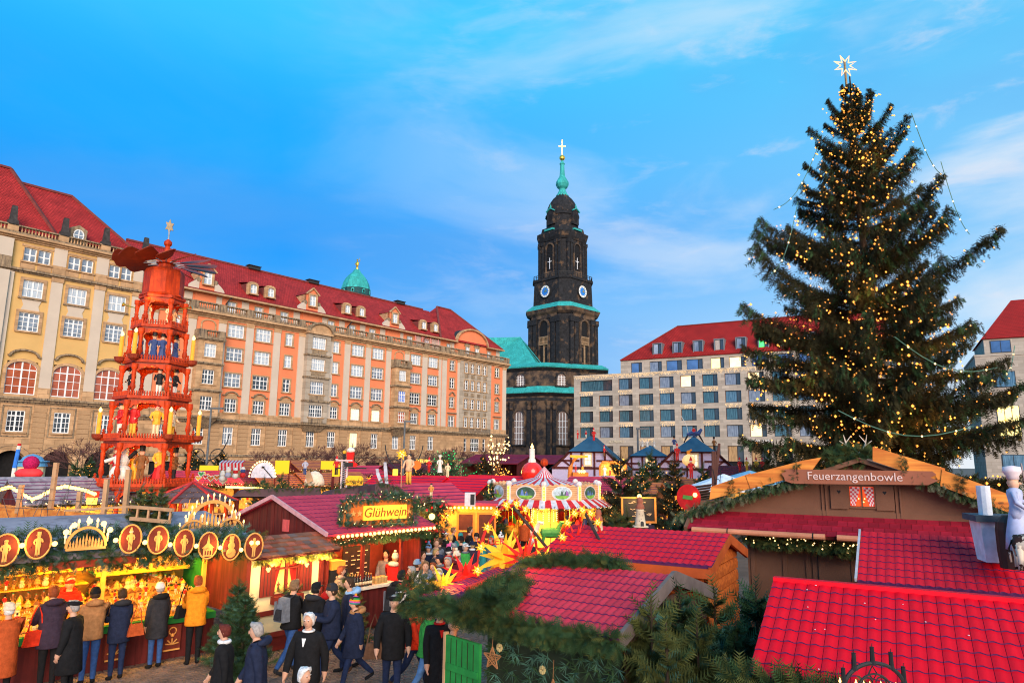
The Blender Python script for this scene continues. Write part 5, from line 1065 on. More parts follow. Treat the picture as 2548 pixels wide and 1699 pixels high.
 zw = zat(606); hub = MB(); hub.lathe([(.3, zt), (.3, zw - .05), (.4, zw), (.4, zw + .12), (.22, zw + .2), (.2, zat(590)), (.12, zat(570)), (.1, zat(566)), (.17, zat(562)), (.17, zat(556)), (.05, zat(550))], PYRW, 10); hub.build('hub', t)
 for i in range(14):
  a = 2 * pi * i / 14 + .1; R3 = Matrix.Rotation(a, 4, 'Z') @ Matrix.Translation((0, 0, zw)) @ Matrix.Rotation(radians(28), 4, 'X'); v = MB(R3)
  v.extr([(.75, -.06), (1.0, -.26), (1.9, -.40), (2.05, -.3), (2.08, 0), (2.05, .3), (1.9, .4), (1.0, .26), (.75, .06)], (0, 0, 0), (1, 0, 0), (0, 1, 0), (0, 0, 1), .025, PYRD); v.tube([(.3, 0, 0), (.9, 0, 0)], .025, mat('grey_rod', (.35, .36, .38), .4), 5); v.build('propeller_blade', t)
 b = MB(); b.tube([(0, 0, zat(552)), (0, 0, zat(527))], .03, mat('pale_blue_rod', (.3, .36, .42)), 6); st = [(.25 * cos(pi / 2 + i * pi / 6) * (1 if i % 2 == 0 else .55), .33 * sin(pi / 2 + i * pi / 6) * (1 if i % 2 == 0 else .55)) for i in range(12)]
 b.extr(st, (0, -.03, zat(520)), (.6, .5, 0), (0, 0, 1), (0, 1, 0), .06, mat('tin_star', (.45, .33, .2), .5)); b.build('finial_star', t)
 for k, pw in ((1, 60), (2, 60), (3, 35), (4, 22), (5, 16)): lamp(base + Vector((0, -.3, lev[k + 1][0] - .45)), pw, (1, .42, .08), .2)
 lamp(base + Vector((0, -1.0, lev[6][0] - .2)), 12, (1, .42, .08), .2)
pyramid()
# -- S1: toy stall on the left
K1 = 1.05; S1 = Vector((-6.37 * K1, 15.5 * K1, -.215)); R1 = pi / 2 - radians(45.7)
def g1(x, y, z=0): return gx(S1, R1, x * K1, y * K1, z * K1)
def P1(px, py, off):      # photo survey of a point on the stall's plane y = off -> local (x, z)
 d = ray(px, py); u = Vector((cos(R1), sin(R1), 0)); nb = Vector((-sin(R1), cos(R1), 0)); o = Vector((0, 0, CAM_H)); k = (S1 + nb * (off * K1) - o).dot(nb) / d.dot(nb); p = o + d * k; return (p - S1).dot(u) / K1, (p.z - S1.z) / K1
def toy_stall():
 t = thing('market_stall', 'long open toy stall with green counter, fir garland and carved wooden medallions', 'stall', S1, R1, None, K1)
 X0, X1 = -7.2, .05
 b = MB(); b.box((X0, 0, .92), (X1, .55, 1.05), GREENP); b.build('counter', t)
 b = MB(); b.box((X0, .08, .05), (X1, .12, .9), DKRED); b.build('counter_front', t)
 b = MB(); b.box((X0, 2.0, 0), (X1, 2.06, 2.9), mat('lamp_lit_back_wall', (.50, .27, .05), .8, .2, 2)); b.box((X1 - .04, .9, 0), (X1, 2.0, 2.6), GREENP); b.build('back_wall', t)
 b = MB(); b.box((X0, -.8, 2.40), (X1 + .3, 2.0, 2.46), mat('stall_ceiling', (.4, .2, .08), .8)); b.build('ceiling', t)
 b = MB(); b.slab([(X0, -.9, 2.6), (X1 + .5, -.9, 2.55), (X1 + .5, 2.4, 3.0), (X0, 2.4, 3.05)], .1, FELT); b.slab([(X0, 2.4, 3.05), (X1 + .5, 2.4, 3.0), (X1 + .5, 5.4, 2.45), (X0, 5.4, 2.5)], .1, FELT); b.build('roof', t)
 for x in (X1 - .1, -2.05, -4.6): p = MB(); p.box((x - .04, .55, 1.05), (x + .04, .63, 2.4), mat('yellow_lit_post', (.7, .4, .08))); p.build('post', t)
 SH = mat('green_shelf', (.10, .42, .05), .6); b = MB()
 for z in (1.42, 1.86): b.box((-2.0, 1.35, z - .03), (-.1, 1.95, z), SH); b.box((-2.0, 1.33, z - .06), (-.1, 1.36, z + .02), YEL_)
 for z in (1.12, 1.42, 1.72, 2.0): b.box((-4.5, 1.2, z - .02), (-2.15, 1.7, z), YEL_)
 for z in (1.12, 1.52, 1.92): b.box((-7.0, 1.2, z - .02), (-4.7, 1.7, z), SH)
 b.build('shelves', t)
 for z, x0 in ((1.42, 0),): pass
 b = MB(); b.slab([(-3.9, .1, 1.06), (-.1, .1, 1.06), (-.1, 1.25, 1.36), (-3.9, 1.25, 1.36)], .04, mat('display_board', (.45, .22, .06))); b.build('display_board', t)
 garland('garland', t, [(X0, -.92, 2.62)] + [(P1(x, 1238, -.9)[0], -.92, 2.56 + .06 * sin(x)) for x in (60, 140, 200, 300, 400, 500)] + [(.45, -.95, 2.44), (.62, -.7, 2.3)], .27, 240, 41, (FIR, FIR, FIR2, FIRY), .17, .2)
 garland('garland', t, [(X0, -.55, 2.78), (-3, -.5, 2.78), (.4, -.45, 2.62)], .2, 160, 42, (FIR2, FIR), .2)
 DISC = mat('medallion_dark_board', (.16, .028, .016), .7)
 def medal(px, py, kind, lbl):
  x, z = P1(px, py, -1.75 if px > 560 else -1.2); m = MB(Matrix.Translation((0, -.55 if px > 560 else 0, 0))); rx, rz_ = .185, .255
  m.add([(x + rx * cos(2 * pi * i / 24), -1.2, z + rz_ * sin(2 * pi * i / 24)) for i in range(24)], [tuple(range(24))], DISC)
  m.add([(x + rx * cos(2 * pi * i / 24), -1.18, z + rz_ * sin(2 * pi * i / 24)) for i in range(24)], [tuple(range(23, -1, -1))], DISC)
  o = m.build('medallion', t, label=lbl); f = MB(m.M); f.tube([(x + rx * cos(2 * pi * i / 24), -1.205, z + rz_ * sin(2 * pi * i / 24)) for i in range(25)], .016, PLYW, 5)
  f.M = m.M @ Matrix.Translation((x, -1.21, z - .21)) @ Matrix.Diagonal((1, .12, 1, 1))
  if kind == 'church':
   f.box((-.09, -.05, 0), (.09, .05, .16), PLYW); f.extr([(-.12, .16), (.12, .16), (.03, .25), (0, .42), (-.03, .25)], (0, 0, 0), (1, 0, 0), (0, 0, 1), (0, 1, 0), .1, PLYW)
   for i in (-.05, 0, .05): f.box((i - .012, -.09, .03), (i + .012, -.05, .11), DISC)
  elif kind == 'snowman':
   f.ball((0, 0, .1), .1, PLYW, 12); f.ball((0, 0, .24), .075, PLYW, 12); f.ball((0, 0, .34), .05, PLYW, 10); f.box((-.045, -.04, .37), (.045, .04, .43), PLYW)
  else: figure_bm(f, 0, 0, 0, .36, PLYW, PLYW, kind, PLYW, PLYW, lift=.12 if kind == 'top' else 0)
  f.build('cutout', o)
 for px, py, k, l in ((12, 1262, 'cap', 'medallion with a nutcracker cutout'), (88, 1247, 'top', 'medallion with a watchman cutout'), (300, 1237, 'cone', 'medallion with a bearded Santa cutout'), (363, 1239, 'cap', 'medallion with a drummer cutout'), (423, 1246, 'hair', 'medallion with a singing child cutout'), (478, 1252, 'church', 'medallion with a church cutout'), (531, 1256, 'snowman', 'medallion with a snowman cutout'), (583, 1254, 'cap', 'medallion with an angel cutout between two bulbs')): medal(px, py, k, l)
 def candle_arch(name, x, z, w, y, teeth, parent=t, n=7):
  h = w * .55; b = MB(); m = .07 * w
  pts = [(x + w / 2 * cos(pi * i / 20), z + h * sin(pi * i / 20)) for i in range(21)]
  for a, c in zip(pts, pts[1:]): b.beam((a[0], y, a[1]), (c[0], y, c[1]), .04, m, PLYW, up=(0, 0, 1))
  b.box((x - w / 2, y - .04, z - m), (x + w / 2, y + .04, z), PLYW)
  rd = random.Random(int(w * 100))
  for i in range(11):      # cut-out scene: firs, houses, figures
   xx = x - w * .40 + w * .8 * i / 10; hh = h * (.3 + .42 * sin(pi * (i + .5) / 11)) * rd.uniform(.7, 1)
   b.extr([(-.035 * w, 0), (.035 * w, 0), (.02 * w, hh * .5), (.03 * w, hh * .5), (0, hh), (-.03 * w, hh * .5), (-.02 * w, hh * .5)], (xx, y, z), (1, 0, 0), (0, 0, 1), (0, 1, 0), .02, PLYW)
  o = b.build(name, parent)
  for i in range(n):
   a = pi * (i + .5) / n; q = (x + (w / 2 + .03) * cos(a), y, z + (h + .03) * sin(a)); c = MB(); c.tube([q, (q[0], y, q[2] + .09)], .016, CRM, 6); c.lathe([(0, .08), (.022, .11), (.018, .14), (0, .17)], FLAME, 6, q); c.build('candle_bulb', o)
  return o
 x0, z0 = P1(197, 1256, -1.15); candle_arch('candle_arch', x0, z0, .62, -1.15, 0)
 for q in ((0, .48), (-.3, .3), (.3, .3), (.2, .42), (-.2, .42)): bulbs_on(t, [(x0 + q[0] * 1.15, -1.22, z0 + q[1] * .95)], .05)
 bp = [P1(x, y, -1.2) for x, y in ((50, 1252), (125, 1248), (265, 1240), (332, 1245), (390, 1250), (450, 1253), (505, 1257), (553, 1262), (553, 1262))]
 bulbs_on(t, [(x, -1.22, z) for x, z in bp[:8]], .045); bp2 = [P1(x, 1246, -1.8) for x in (578, 592)]; bulbs_on(t, [(x, -1.8, z) for x, z in bp2], .045)
 for x, z in bp[:8:2]: lamp(g1(x, -1.35, z + .05), 7, (1, .5, .1), .05)
 b = MB(); b.box((x0 - .5, -1.0, 2.34), (x0 + .9, -.96, 2.46), mat('red_fascia_board', (.4, .05, .02))); b.build('fascia_board', t)
 for px, py in ((395, 1462), (262, 1500)):
  x, z = P1(px, py, 0); c = MB(); c.box((x - .17, -.01, .42), (x + .17, .07, .9), DISC); o = c.build('front_panel', t); f = MB()
  for i in range(5): a = pi * i / 4; f.tube([(x, -.02, .52), (x + .13 * cos(a), -.02, .54 + .1 * sin(a))], .014, PLYW, 5)
  f.tube([(x + .07 * cos(2 * pi * i / 12), -.02, .78 + .07 * sin(2 * pi * i / 12)) for i in range(13)], .013, PLYW, 5); f.ball((x, -.02, .7), .04, PLYW, 8); f.box((x - .16, -.03, .40), (x + .16, 0, .43), PLYW); f.build('cutout', o)
 for x in (-.4, -1.3, -2.2, -3.1, -3.9, -5.2): lamp(g1(x, .2, 2.28), 36, (1, .58, .07), .12)
 for x in (-.9, -1.9, -2.8): lamp(g1(x, 1.1, 2.3), 30, (1, .58, .07), .1)
 px_, pz = P1(485, 1222, .6); o2 = MB()
 root = thing('candle_arch', 'large triple wooden candle arch with lit bulbs on the toy stall roof', 'candle arch', g1(px_, .6, pz - .02), R1, None, K1)
 candle_arch('middle_arch', 0, .12, 1.05, 0, 0, root, 13); candle_arch('side_arch', -.42, 0, .55, -.05, 0, root, 5); candle_arch('side_arch', .42, 0, .55, -.05, 0, root, 5)
 return t
toy_stall()
def toys():
 rd = random.Random(3); protos = {}
 def proto(k):
  b = MB()
  if k == 0: figure_bm(b, 0, 0, 0, .2, RED_, WHT, 'top')
  elif k == 1: figure_bm(b, 0, 0, 0, .19, CRM, YEL_, 'cone', RED_, skirt=True)
  elif k == 2: figure_bm(b, 0, 0, 0, .2, BRN, PLYW, 'cap', GRN)
  elif k == 3: b.lathe([(.05, 0), (.06, .02), (.02, .03), (.015, .06), (.07, .07), (.05, .12), (.055, .13), (.02, .19), (0, .21)], PLYW, 8)
  elif k == 4: b.box((-.05, -.04, 0), (.05, .04, .1), PLYW); b.extr([(-.07, .1), (.07, .1), (0, .18)], (0, -.05, 0), (1, 0, 0), (0, 0, 1), (0, 1, 0), .1, BRN); b.box((-.015, -.045, 0), (.015, -.04, .05), BRN)
  elif k == 5: b.ball((0, 0, .06), .06, CRM, 8); b.ball((0, 0, .14), .045, CRM, 8); b.lathe([(.05, .17), (.0, .25)], YEL_, 8)
  elif k == 6:
   for i in range(7): a = pi * i / 6; b.tube([(.08 * cos(a), 0, .09 * sin(a)), (.082 * cos(a), 0, .09 * sin(a) + .04)], .008, CRM, 5)
   b.tube([(.08 * cos(pi * i / 10), 0, .09 * sin(pi * i / 10)) for i in range(11)], .012, PLYW, 5); b.box((-.09, -.02, -.01), (.09, .02, .01), PLYW)
  return b.mesh(('nutcracker', 'angel', 'forester', 'wooden_tree', 'smoking_house', 'snowman', 'small_candle_arch')[k])
 cats = ('nutcracker', 'angel', 'forester', 'wooden tree', 'toy house', 'snowman', 'candle arch')
 nm = ('nutcracker', 'angel_figure', 'forester_figure', 'wooden_tree', 'toy_house', 'snowman_figure', 'small_candle_arch')
 me = [proto(k) for k in range(7)]
 def put(k, x, y, z, where, s):
  p = g1(x, y, z); obj(nm[k], me[k], None, p, R1 + rd.uniform(-.3, .3), None, s, ('small wooden %s in the bright row on %s' % (cats[k], where)), cats[k], 'wooden toys on ' + where)
 for z, wh, n in ((1.86, 'the upper back shelf', 26), (1.42, 'the lower back shelf', 26)):
  for i in range(n): put(rd.randrange(7), -1.98 + 1.85 * i / n, 1.45 + rd.uniform(-.04, .04), z, wh, rd.uniform(.95, 1.55))
  for i in range(n - 8): put(rd.randrange(7), -1.95 + 1.85 * i / (n - 8), 1.7 + rd.uniform(-.04, .04), z, wh, rd.uniform(1.2, 1.75))
 for i in range(17):
  for z, wh in ((1.12, 'the lowest yellow shelf'), (1.42, 'the second yellow shelf'), (1.72, 'the third yellow shelf'), (2.0, 'the top yellow shelf')): put(rd.randrange(6), -4.45 + 2.2 * i / 17, 1.35 + rd.uniform(-.05, .05), z, wh, rd.uniform(.9, 1.25))
 for r in range(4):
  for i in range(24): put((6, 5, 0, 4, 3)[rd.randrange(5)], -3.8 + 3.65 * (i + .3 * r) / 24, .22 + .27 * r, 1.08 + .0788 * (r + .4), 'the sloping counter board', rd.uniform(.85, 1.2))
toys()
def behind_toy():
 t = thing('timber_rail', 'orange slab timber rail with five raw posts behind the grey felt roof', 'timber rail', (0, 0, 0))
 p0, p1 = atd(-20, 1172, 20), atd(316, 1206, 16.8)
 b = MB(); b.beam(p0, p1, .18, .36, RAWW); b.build('rail', t)
 for x0, y0, x1, y1, d in ((40, 1178, 50, 1113, 19.2), (112, 1195, 130, 1062, 18.6), (177, 1190, 184, 1128, 18.2), (236, 1196, 246, 1100, 17.6), (285, 1190, 296, 1078, 17.2)):
  c = MB(); a = atd(x0, y0, d); z = atd(x1, y1, d); c.beam(a, z, .10, .10, PALEW); c.build('post', t)
 w = MB(); WR_ = mat('thin_wire', (.1, .08, .08))
 for i in range(16):
  a = atd(20 + i * 18, 1190, 18); c = atd(-10 + i * 22 + (i * 37 % 60), 1085 + (i * 53 % 60), 18.4); w.tube([a, c], .008, WR_, 3)
 for yy in (1120, 1145, 1165): w.tube([atd(0, yy, 19), atd(310, yy + 10, 17.5)], .008, WR_, 3)
 w.build('wire_netting', t, kind='stuff')
 t = thing('wooden_ladder', 'pale wooden ladder railing lying on the roof before the pyramid', 'ladder', (0, 0, 0))
 a, c, e, g = atd(150, 1172, 16.5), atd(300, 1163, 16.0), atd(398, 1171, 15.4), atd(390, 1198, 15.4)
 b = MB(); b.beam(a, c, .05, .05, PALEW); b.beam(c, e, .06, .07, PALEW); b.beam(atd(300, 1190, 16), g, .06, .08, PALEW)
 for i in range(4): x = 318 + i * 25; b.beam(atd(x, 1164 + i * 2, 15.9 - i * .15), atd(x - 4, 1190 + i * 3, 15.9 - i * .15), .04, .05, PALEW)
 b.build('rails', t)
 for i, x in enumerate((325, 350, 372)): p = atd(x, 1125, 16.4 - i * .2); place_conifer(CF3, (p.x, p.y, p.z - 1.25), ('left', 'middle', 'right')[i] + ' cut fir leaning before the wooden pyramid legs', 'cut firs before the pyramid', i * 2.2, .66)
 c = atd(440, 1150, 24); t = thing('gazebo', 'small gazebo with a shingled pyramid roof beside the wooden pyramid', 'gazebo', (c.x, c.y, 0), .3)
 zt, ze = atd(425, 1108, 24).z, atd(460, 1152, 24).z; SHG = mat('grey_red_shingles', (.11, .07, .075), .85, .3, 4, rnd=.25); RIM = mat('red_ridge_board', (.42, .03, .03), .6); r = 1.5
 hp = hexpts(r, 6, .2)
 for i in range(6):
  p, q, ap = Vector((*hp[i], ze)), Vector((*hp[(i + 1) % 6], ze)), Vector((0, 0, zt))
  for j in range(4):
   f0, f1 = j / 4, (j + 1.12) / 4; a0_, a1_, b0_, b1_ = p.lerp(ap, f0), q.lerp(ap, f0), p.lerp(ap, min(1, f1)), q.lerp(ap, min(1, f1)); n = 5 - j
   for s in range(n):
    sh = MB(); lift = Vector((0, 0, .03)); sh.quad(a0_.lerp(a1_, s / n) + lift, a0_.lerp(a1_, (s + .96) / n) + lift, b0_.lerp(b1_, (s + .96) / n), b0_.lerp(b1_, s / n), SHG); sh.build('shingle', t)
  e = MB(); e.beam(p + Vector((0, 0, .03)), ap + Vector((0, 0, .03)), .09, .06, RIM); e.build('ridge_board', t)
 pm = MB(); pm.lathe([(.07, 0), (.07, ze)], PYRW, 8); pme = pm.mesh('post')
 for x, y in hexpts(r * .75, 6, .2): obj('post', pme, t, (x, y, 0))
 k = MB(); k.extr(hexpts(r * .7, 6, .2), (0, 0, .9), (1, 0, 0), (0, 1, 0), (0, 0, 1), .12, PYRD); k.build('counter_ring', t)
 lamp((c.x, c.y, ze - .3), 50, (1, .5, .15), .15)
behind_toy()
# -- S3: mulled wine stall and the cream cabin in front of it
S3 = Vector((-4.55, 17.2, 0)); R3_ = pi / 2 - AL
def wine_stall():
 t = thing('market_stall', 'mulled wine stall with pink tiled roof, dark red gable and bulb row', 'stall', S3, R3_)
 L, w, ze, zr = 3.3, 2.13, 2.62, 3.3
 b = MB(); b.extr([(0, 0), (2 * w, 0), (2 * w, ze), (w, zr - .03), (0, ze)], (0, 0, 0), (0, 1, 0), (0, 0, 1), (1, 0, 0), .08, DKRED); b.build('gable_wall', t)
 bd = MB()
 for i in range(12): y = .1 + i * .35; bd.box((-.018, y, .2), (0, y + .30, min(ze + .02 + (zr - ze) * min(y, 2 * w - y) / w, 3.2)), DKRED)
 bd.build('gable_boards', t, kind='stuff')
 b = MB(); b.box((.08, 1.6, 0), (L, 1.66, ze), mat('red_lit_inside', (.30, .06, .03), .7)); b.box((L - .06, .05, 0), (L, 2 * w, ze), DKRED); b.box((.08, 2 * w - .06, 0), (L, 2 * w, ze), DKRED); b.build('walls', t)
 b = MB(); b.slab([(-.12, -.35, ze - .1), (L + .15, -.35, ze - .1), (L + .15, w, zr), (-.12, w, zr)], .06, PINKT); b.slab([(-.12, w, zr), (L + .15, w, zr), (L + .15, 2 * w + .3, ze - .1), (-.12, 2 * w + .3, ze - .1)], .06, PINKT); b.build('roof', t)
 sl = Vector((0, w + .35, zr - ze + .1)); tile_slope(t, (-.12, -.35, ze - .1), (1, 0, 0), sl, L + .27, sl.length, 25, 10, PINKT)
 e = MB(); e.beam((-.15, -.36, ze - .1), (-.15, w, zr + .01), .05, .1, mat('pale_pink_verge', (.6, .3, .32))); e.beam((-.15, w, zr + .01), (-.15, 2 * w + .3, ze - .1), .05, .1, MATS['pale_pink_verge']); e.build('verge_board', t)
 v = MB(); v.box((-.03, 1.45, 2.45), (-.02, 1.75, 2.75), mat('pink_notice', (.65, .10, .10))); v.build('notice', t)
 CT = mat('white_counter', (.72, .62, .5), .5); b = MB(); b.box((.35, -.12, 1.05), (2.3, .45, 1.12), CT); b.box((.4, 0, .1), (2.25, .06, 1.05), DKRED); b.build('counter', t)
 for x in (.12, 1.2, 2.5): p = MB(); p.box((x, -.02, 0), (x + .08, .06, ze - .1), OXRED); p.build('post', t)
 sb = MB(); BD = mat('black_menu_board', (.03, .02, .02), .7); sb.box((1.3, .9, 1.2), (2.2, .94, 2.0), BD); sb.build('menu_board', t); tx = MB()
 for j in range(6):
  for i in range(4):
   if (i * 3 + j) % 4: tx.box((1.36 + i * .2, .88, 1.3 + j * .11), (1.36 + i * .2 + .08 + .02 * ((i * j) % 4), .89, 1.325 + j * .11), CRM)
 tx.build('chalk_marks', t, kind='stuff')
 mc = MB(); mc.box((.25, -.05, 1.12), (.75, .4, 1.62), BLK); mc.box((.3, .0, 1.62), (.7, .35, 1.82), YELP); mc.build('coffee_machine', t)
 n = 24; bulbs_on(t, [(.15 + (L - .1) * i / (n - 1), -.40, ze - .17) for i in range(n)], .042)
 garland('garland', t, [(0, -.3, ze - .28), (L, -.3, ze - .28)], .10, 240, 55, (FIR,), .11, .2, BULBW, 34, .016)
 warm(S3, R3_, .8, .3, 2.35, 55, (1, .48, .12), .15); warm(S3, R3_, 2.2, .4, 2.35, 55, (1, .48, .12), .15); warm(S3, R3_, 1.6, -.6, 2.3, 25, (1, .5, .12), .1)
 fl = MB(); fl.ball((L - .15, -.5, ze + .15), .09, BULB, 10); fl.tube([(L - .15, -.45, ze), (L - .15, -.5, ze + .1)], .03, IRON, 5); fl.build('floodlight', t)
 BT_ = mat('dark_bottle_glass', (.015, .012, .01), .12, spec=.9); CAPM = mat('bottle_cap', (.5, .3, .1), .4); bm = MB(); bm.lathe([(.036, 0), (.038, .16), (.014, .22), (.013, .28), (0, .285)], BT_, 8); bm.lathe([(.039, .05), (.039, .12)], CRM, 8); bm.lathe([(.016, .27), (.016, .3), (0, .3)], CAPM, 6); bme = bm.mesh('bottle', True)
 for r in range(3):
  for i in range(9): obj('bottle', bme, None, gx(S3, R3_, .85 + i * .085, .0 + r * .1, 1.12), label='dark bottle in the ranks on the mulled wine counter', cat='bottle', group='bottles on the wine counter')
 cm = MB(); cm.lathe([(.05, 0), (.06, .15), (.065, .16), (0, .16)], mat('mug_cream', (.6, .4, .15)), 10); cme = cm.mesh('jar', True)
 for i in range(8): obj('jar', cme, None, gx(S3, R3_, 1.75 + (i % 4) * .1, .05 + .12 * (i // 4), 1.12), label='cream jar at the right end of the wine counter', cat='jar', group='jars on the wine counter')
 sp = gx(S3, R3_, 1.62, -.15, 0); s = thing('stall_sign', 'garland framed yellow sign reading Glühwein above the wine stall', 'sign', (sp.x, sp.y, 2.64), R3_ - .12)
 bx = MB(); bx.box((-1.05, .02, -.02), (1.05, .16, .62), mat('orange_sign_box', (.62, .16, .03), .6)); bx.build('backboard', s)
 pb = MB(); pb.box((-.52, -.05, .12), (.8, .0, .48), mat('lit_yellow_sign', (.9, .55, .05), .5, .2, 1, emit=.55, ecol=(1, .5, .03))); pb.build('panel', s)
 obj('lettering', text_mesh('Glühwein', .34, mat('brown_sign_lettering', (.30, .07, .015)), .008, .2), s, (.12, -.056, .3), rot=(pi / 2, 0, 0))
 st = MB()
 for x in (-.8, -.62, .92): st.extr([(.09 * cos(pi / 2 + i * pi / 5) * (1 if i % 2 == 0 else .42), .09 * sin(pi / 2 + i * pi / 5) * (1 if i % 2 == 0 else .42)) for i in range(10)], (x, -.02, .3), (1, 0, 0), (0, 0, 1), (0, 1, 0), .03, PLYW)
 st.build('straw_star', s, kind='stuff')
 garland('garland', s, [(-1.05, 0, 0), (-1.08, 0, .6), (0, -.02, .72), (1.08, 0, .62), (1.05, 0, 0), (-1.05, -.03, -.03)], .13, 230, 61, (FIR, FIR2), .12, 0, BULBW, 46, .016)
wine_stall()
def cream_cabin():
 t = thing('cabin', 'cream cabin front with dark red heart shutters under a shingled awning', 'cabin', S3, R3_)
 X0, X1, Y = -1.92, -.06, 0.0
 b = MB(); wall_open(b, X0, X1, .9, 2.25, [(-1.28, -.64, 1.28, 2.05)], Y, CREAMP, .2, mat('lit_window_backing', (.9, .6, .2), .6, emit=.8, ecol=(1, .52, .06))); b.quad((X0, 2.0, .9), (X0, Y, .9), (X0, Y, 2.25), (X0, 2.0, 2.25), DKRED); b.build('wall', t)
 for z in (.9, .42): k = MB(); k.box((X0 - .05, Y - .06, z - .06), (X1 + .04, Y + .1, z + .04), OXRED); k.build('timber_band', t)
 b = MB(); b.box((X0, Y, .46), (X1, Y + .1, .84), CREAMP); b.box((X0, Y, 0.05), (X1, Y + .1, .36), OXRED); b.build('plinth', t)
 for x in (X0 - .06, X1 - .02): k = MB(); k.box((x, Y - .05, .1), (x + .1, Y + .1, 2.25), OXRED); k.build('timber_post', t)
 for x0, x1 in ((-1.62, -1.3), (-.62, -.3)):
  s = MB(); s.box((x0, Y - .05, 1.25), (x1, Y - .01, 2.08), OXRED)
  for i in range(1, 4): s.box((x0 + (x1 - x0) * i / 4 - .006, Y - .056, 1.27), (x0 + (x1 - x0) * i / 4 + .006, Y - .05, 2.06), BLK)
  o = s.build('shutter', t); h = MB(); c = (x0 + x1) / 2
  for q in ((-.028, 0), (.028, 0), (0, -.045)): h.ball((c + q[0], Y - .058, 1.85 + q[1]), .034, CRM, 8)
  h.build('clover_cutout', o)
 f = MB()
 for x in (-1.28, -.96, -.64): f.box((x - .03, Y - .03, 1.25), (x + .03, Y + .03, 2.08), OXRED)
 for z in (1.25, 1.82, 2.05): f.box((-1.28, Y - .028, z - .02), (-.64, Y + .028, z + .02), OXRED)
 f.build('window_frame', t); c = MB(); CUR = mat('red_curtain', (.42, .02, .015), .8)
 for s in (-1, 1): c.add([(-.96 + s * .32, Y + .08, 2.05), (-.96 + s * .06, Y + .08, 2.05), (-.96 + s * .25, Y + .08, 1.28), (-.96 + s * .32, Y + .08, 1.28)], [(0, 1, 2, 3)], CUR)
 c.build('curtain', t); i_ = MB()
 for j in range(4): figure_bm(i_, -1.28 + j * .2, Y + .1, 1.3, .22, BRN, BRN, 'hair', skirt=True)
 i_.build('window_figures', t, kind='stuff')
 bx = MB(); bx.box((-1.35, Y - .22, 1.08), (-.6, Y - .04, 1.24), OXRED); bx.build('flower_box', t); garland('fir_branches', t, [(-1.3, Y - .15, 1.28), (-.62, Y - .15, 1.28)], .1, 90, 71, (FIR,), .14)
 AW = [mat('awning_shingle_' + n, c_, .8, .2, 5, rnd=.25) for n, c_ in (('brown', (.24, .10, .06)), ('rust', (.34, .10, .06)), ('grey', (.20, .12, .10)))]
 rows, cols = 5, 11; u = Vector((0, .72, .36)); Wd = u.length; u.normalize(); o = Vector((X0 - .22, -.55, 2.18)); rd = random.Random(4)
 for j in range(rows):
  for i in range(cols):
   w = (X1 - X0 + .42) / cols; s = MB(); a = o + Vector((w * (i + .3 * (j % 2)), 0, 0)) + u * (Wd * j / rows); n = Vector((0, -.447, .894)); wd = w * .97; k = Vector((wd, 0, 0)); v = u * (Wd / rows * 1.15); l = n * (.03 + rd.uniform(0, .012)); s.hexa([a - n * .01 + l * .3, a + k - n * .01 + l * .3, a + k + v - n * .01, a + v - n * .01, a + l, a + k + l, a + k + v + n * .006, a + v + n * .006], AW[rd.randrange(3)]); s.build('shingle', t)
 b = MB(); b.slab([(X0 - .2, -.52, 2.17), (X1 + .2, -.52, 2.17), (X1 + .2, .17, 2.52), (X0 - .2, .17, 2.52)], .05, DKRED); b.build('awning', t)
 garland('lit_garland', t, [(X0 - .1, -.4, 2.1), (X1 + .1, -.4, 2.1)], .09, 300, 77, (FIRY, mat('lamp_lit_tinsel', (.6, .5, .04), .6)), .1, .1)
 for x in (-1.6, -.9, -.3): warm(S3, R3_, x, -.46, 1.98, 30, (1, .62, .22), .06)
cream_cabin()
# -- red roofed stalls in front
S5 = Vector((1.20, 7.85, 0)); R5 = -radians(34)
STARY = mat('lit_paper_star_yellow_paper', (.9, .5, .03), .6, .1, emit=.14, ecol=(1, .40, .012)); STARR = mat('red_paper_star', (.72, .02, .015), .6, .15, emit=.05, ecol=(1, .03, .01)); STARW = mat('white_paper_star', (.85, .8, .75), .6)
def paper_star(loc, R, mats, label, n=17, seed=1, core=.28, group=None, wid=.20):
 rd = random.Random(seed); b = MB()
 for i in range(n):
  y = 1 - 2 * (i + .5) / n; a = i * 2.39996; d = Vector((sqrt(1 - y * y) * cos(a), sqrt(1 - y * y) * sin(a), y)); u = d.orthogonal().normalized(); v = d.cross(u); m = mats[i % len(mats)]; r = R * wid; L = R * rd.uniform(.82, 1.05)
  p = [d * (R * core * .7) + (u * cos(k * pi / 2) + v * sin(k * pi / 2)) * r for k in range(4)]; b.add(p + [d * L], [(k, (k + 1) % 4, 4) for k in range(4)], m)
 b.ball((0, 0, 0), R * core, mats[0], 8); o = b.build('paper_star', None, loc=loc); tag(o, label, 'star', group); return o
def l5(px, py, z): p = atz(px, py, z) - S5; return Vector((p.x * cos(R5) + p.y * sin(R5), -p.x * sin(R5) + p.y * cos(R5), z))
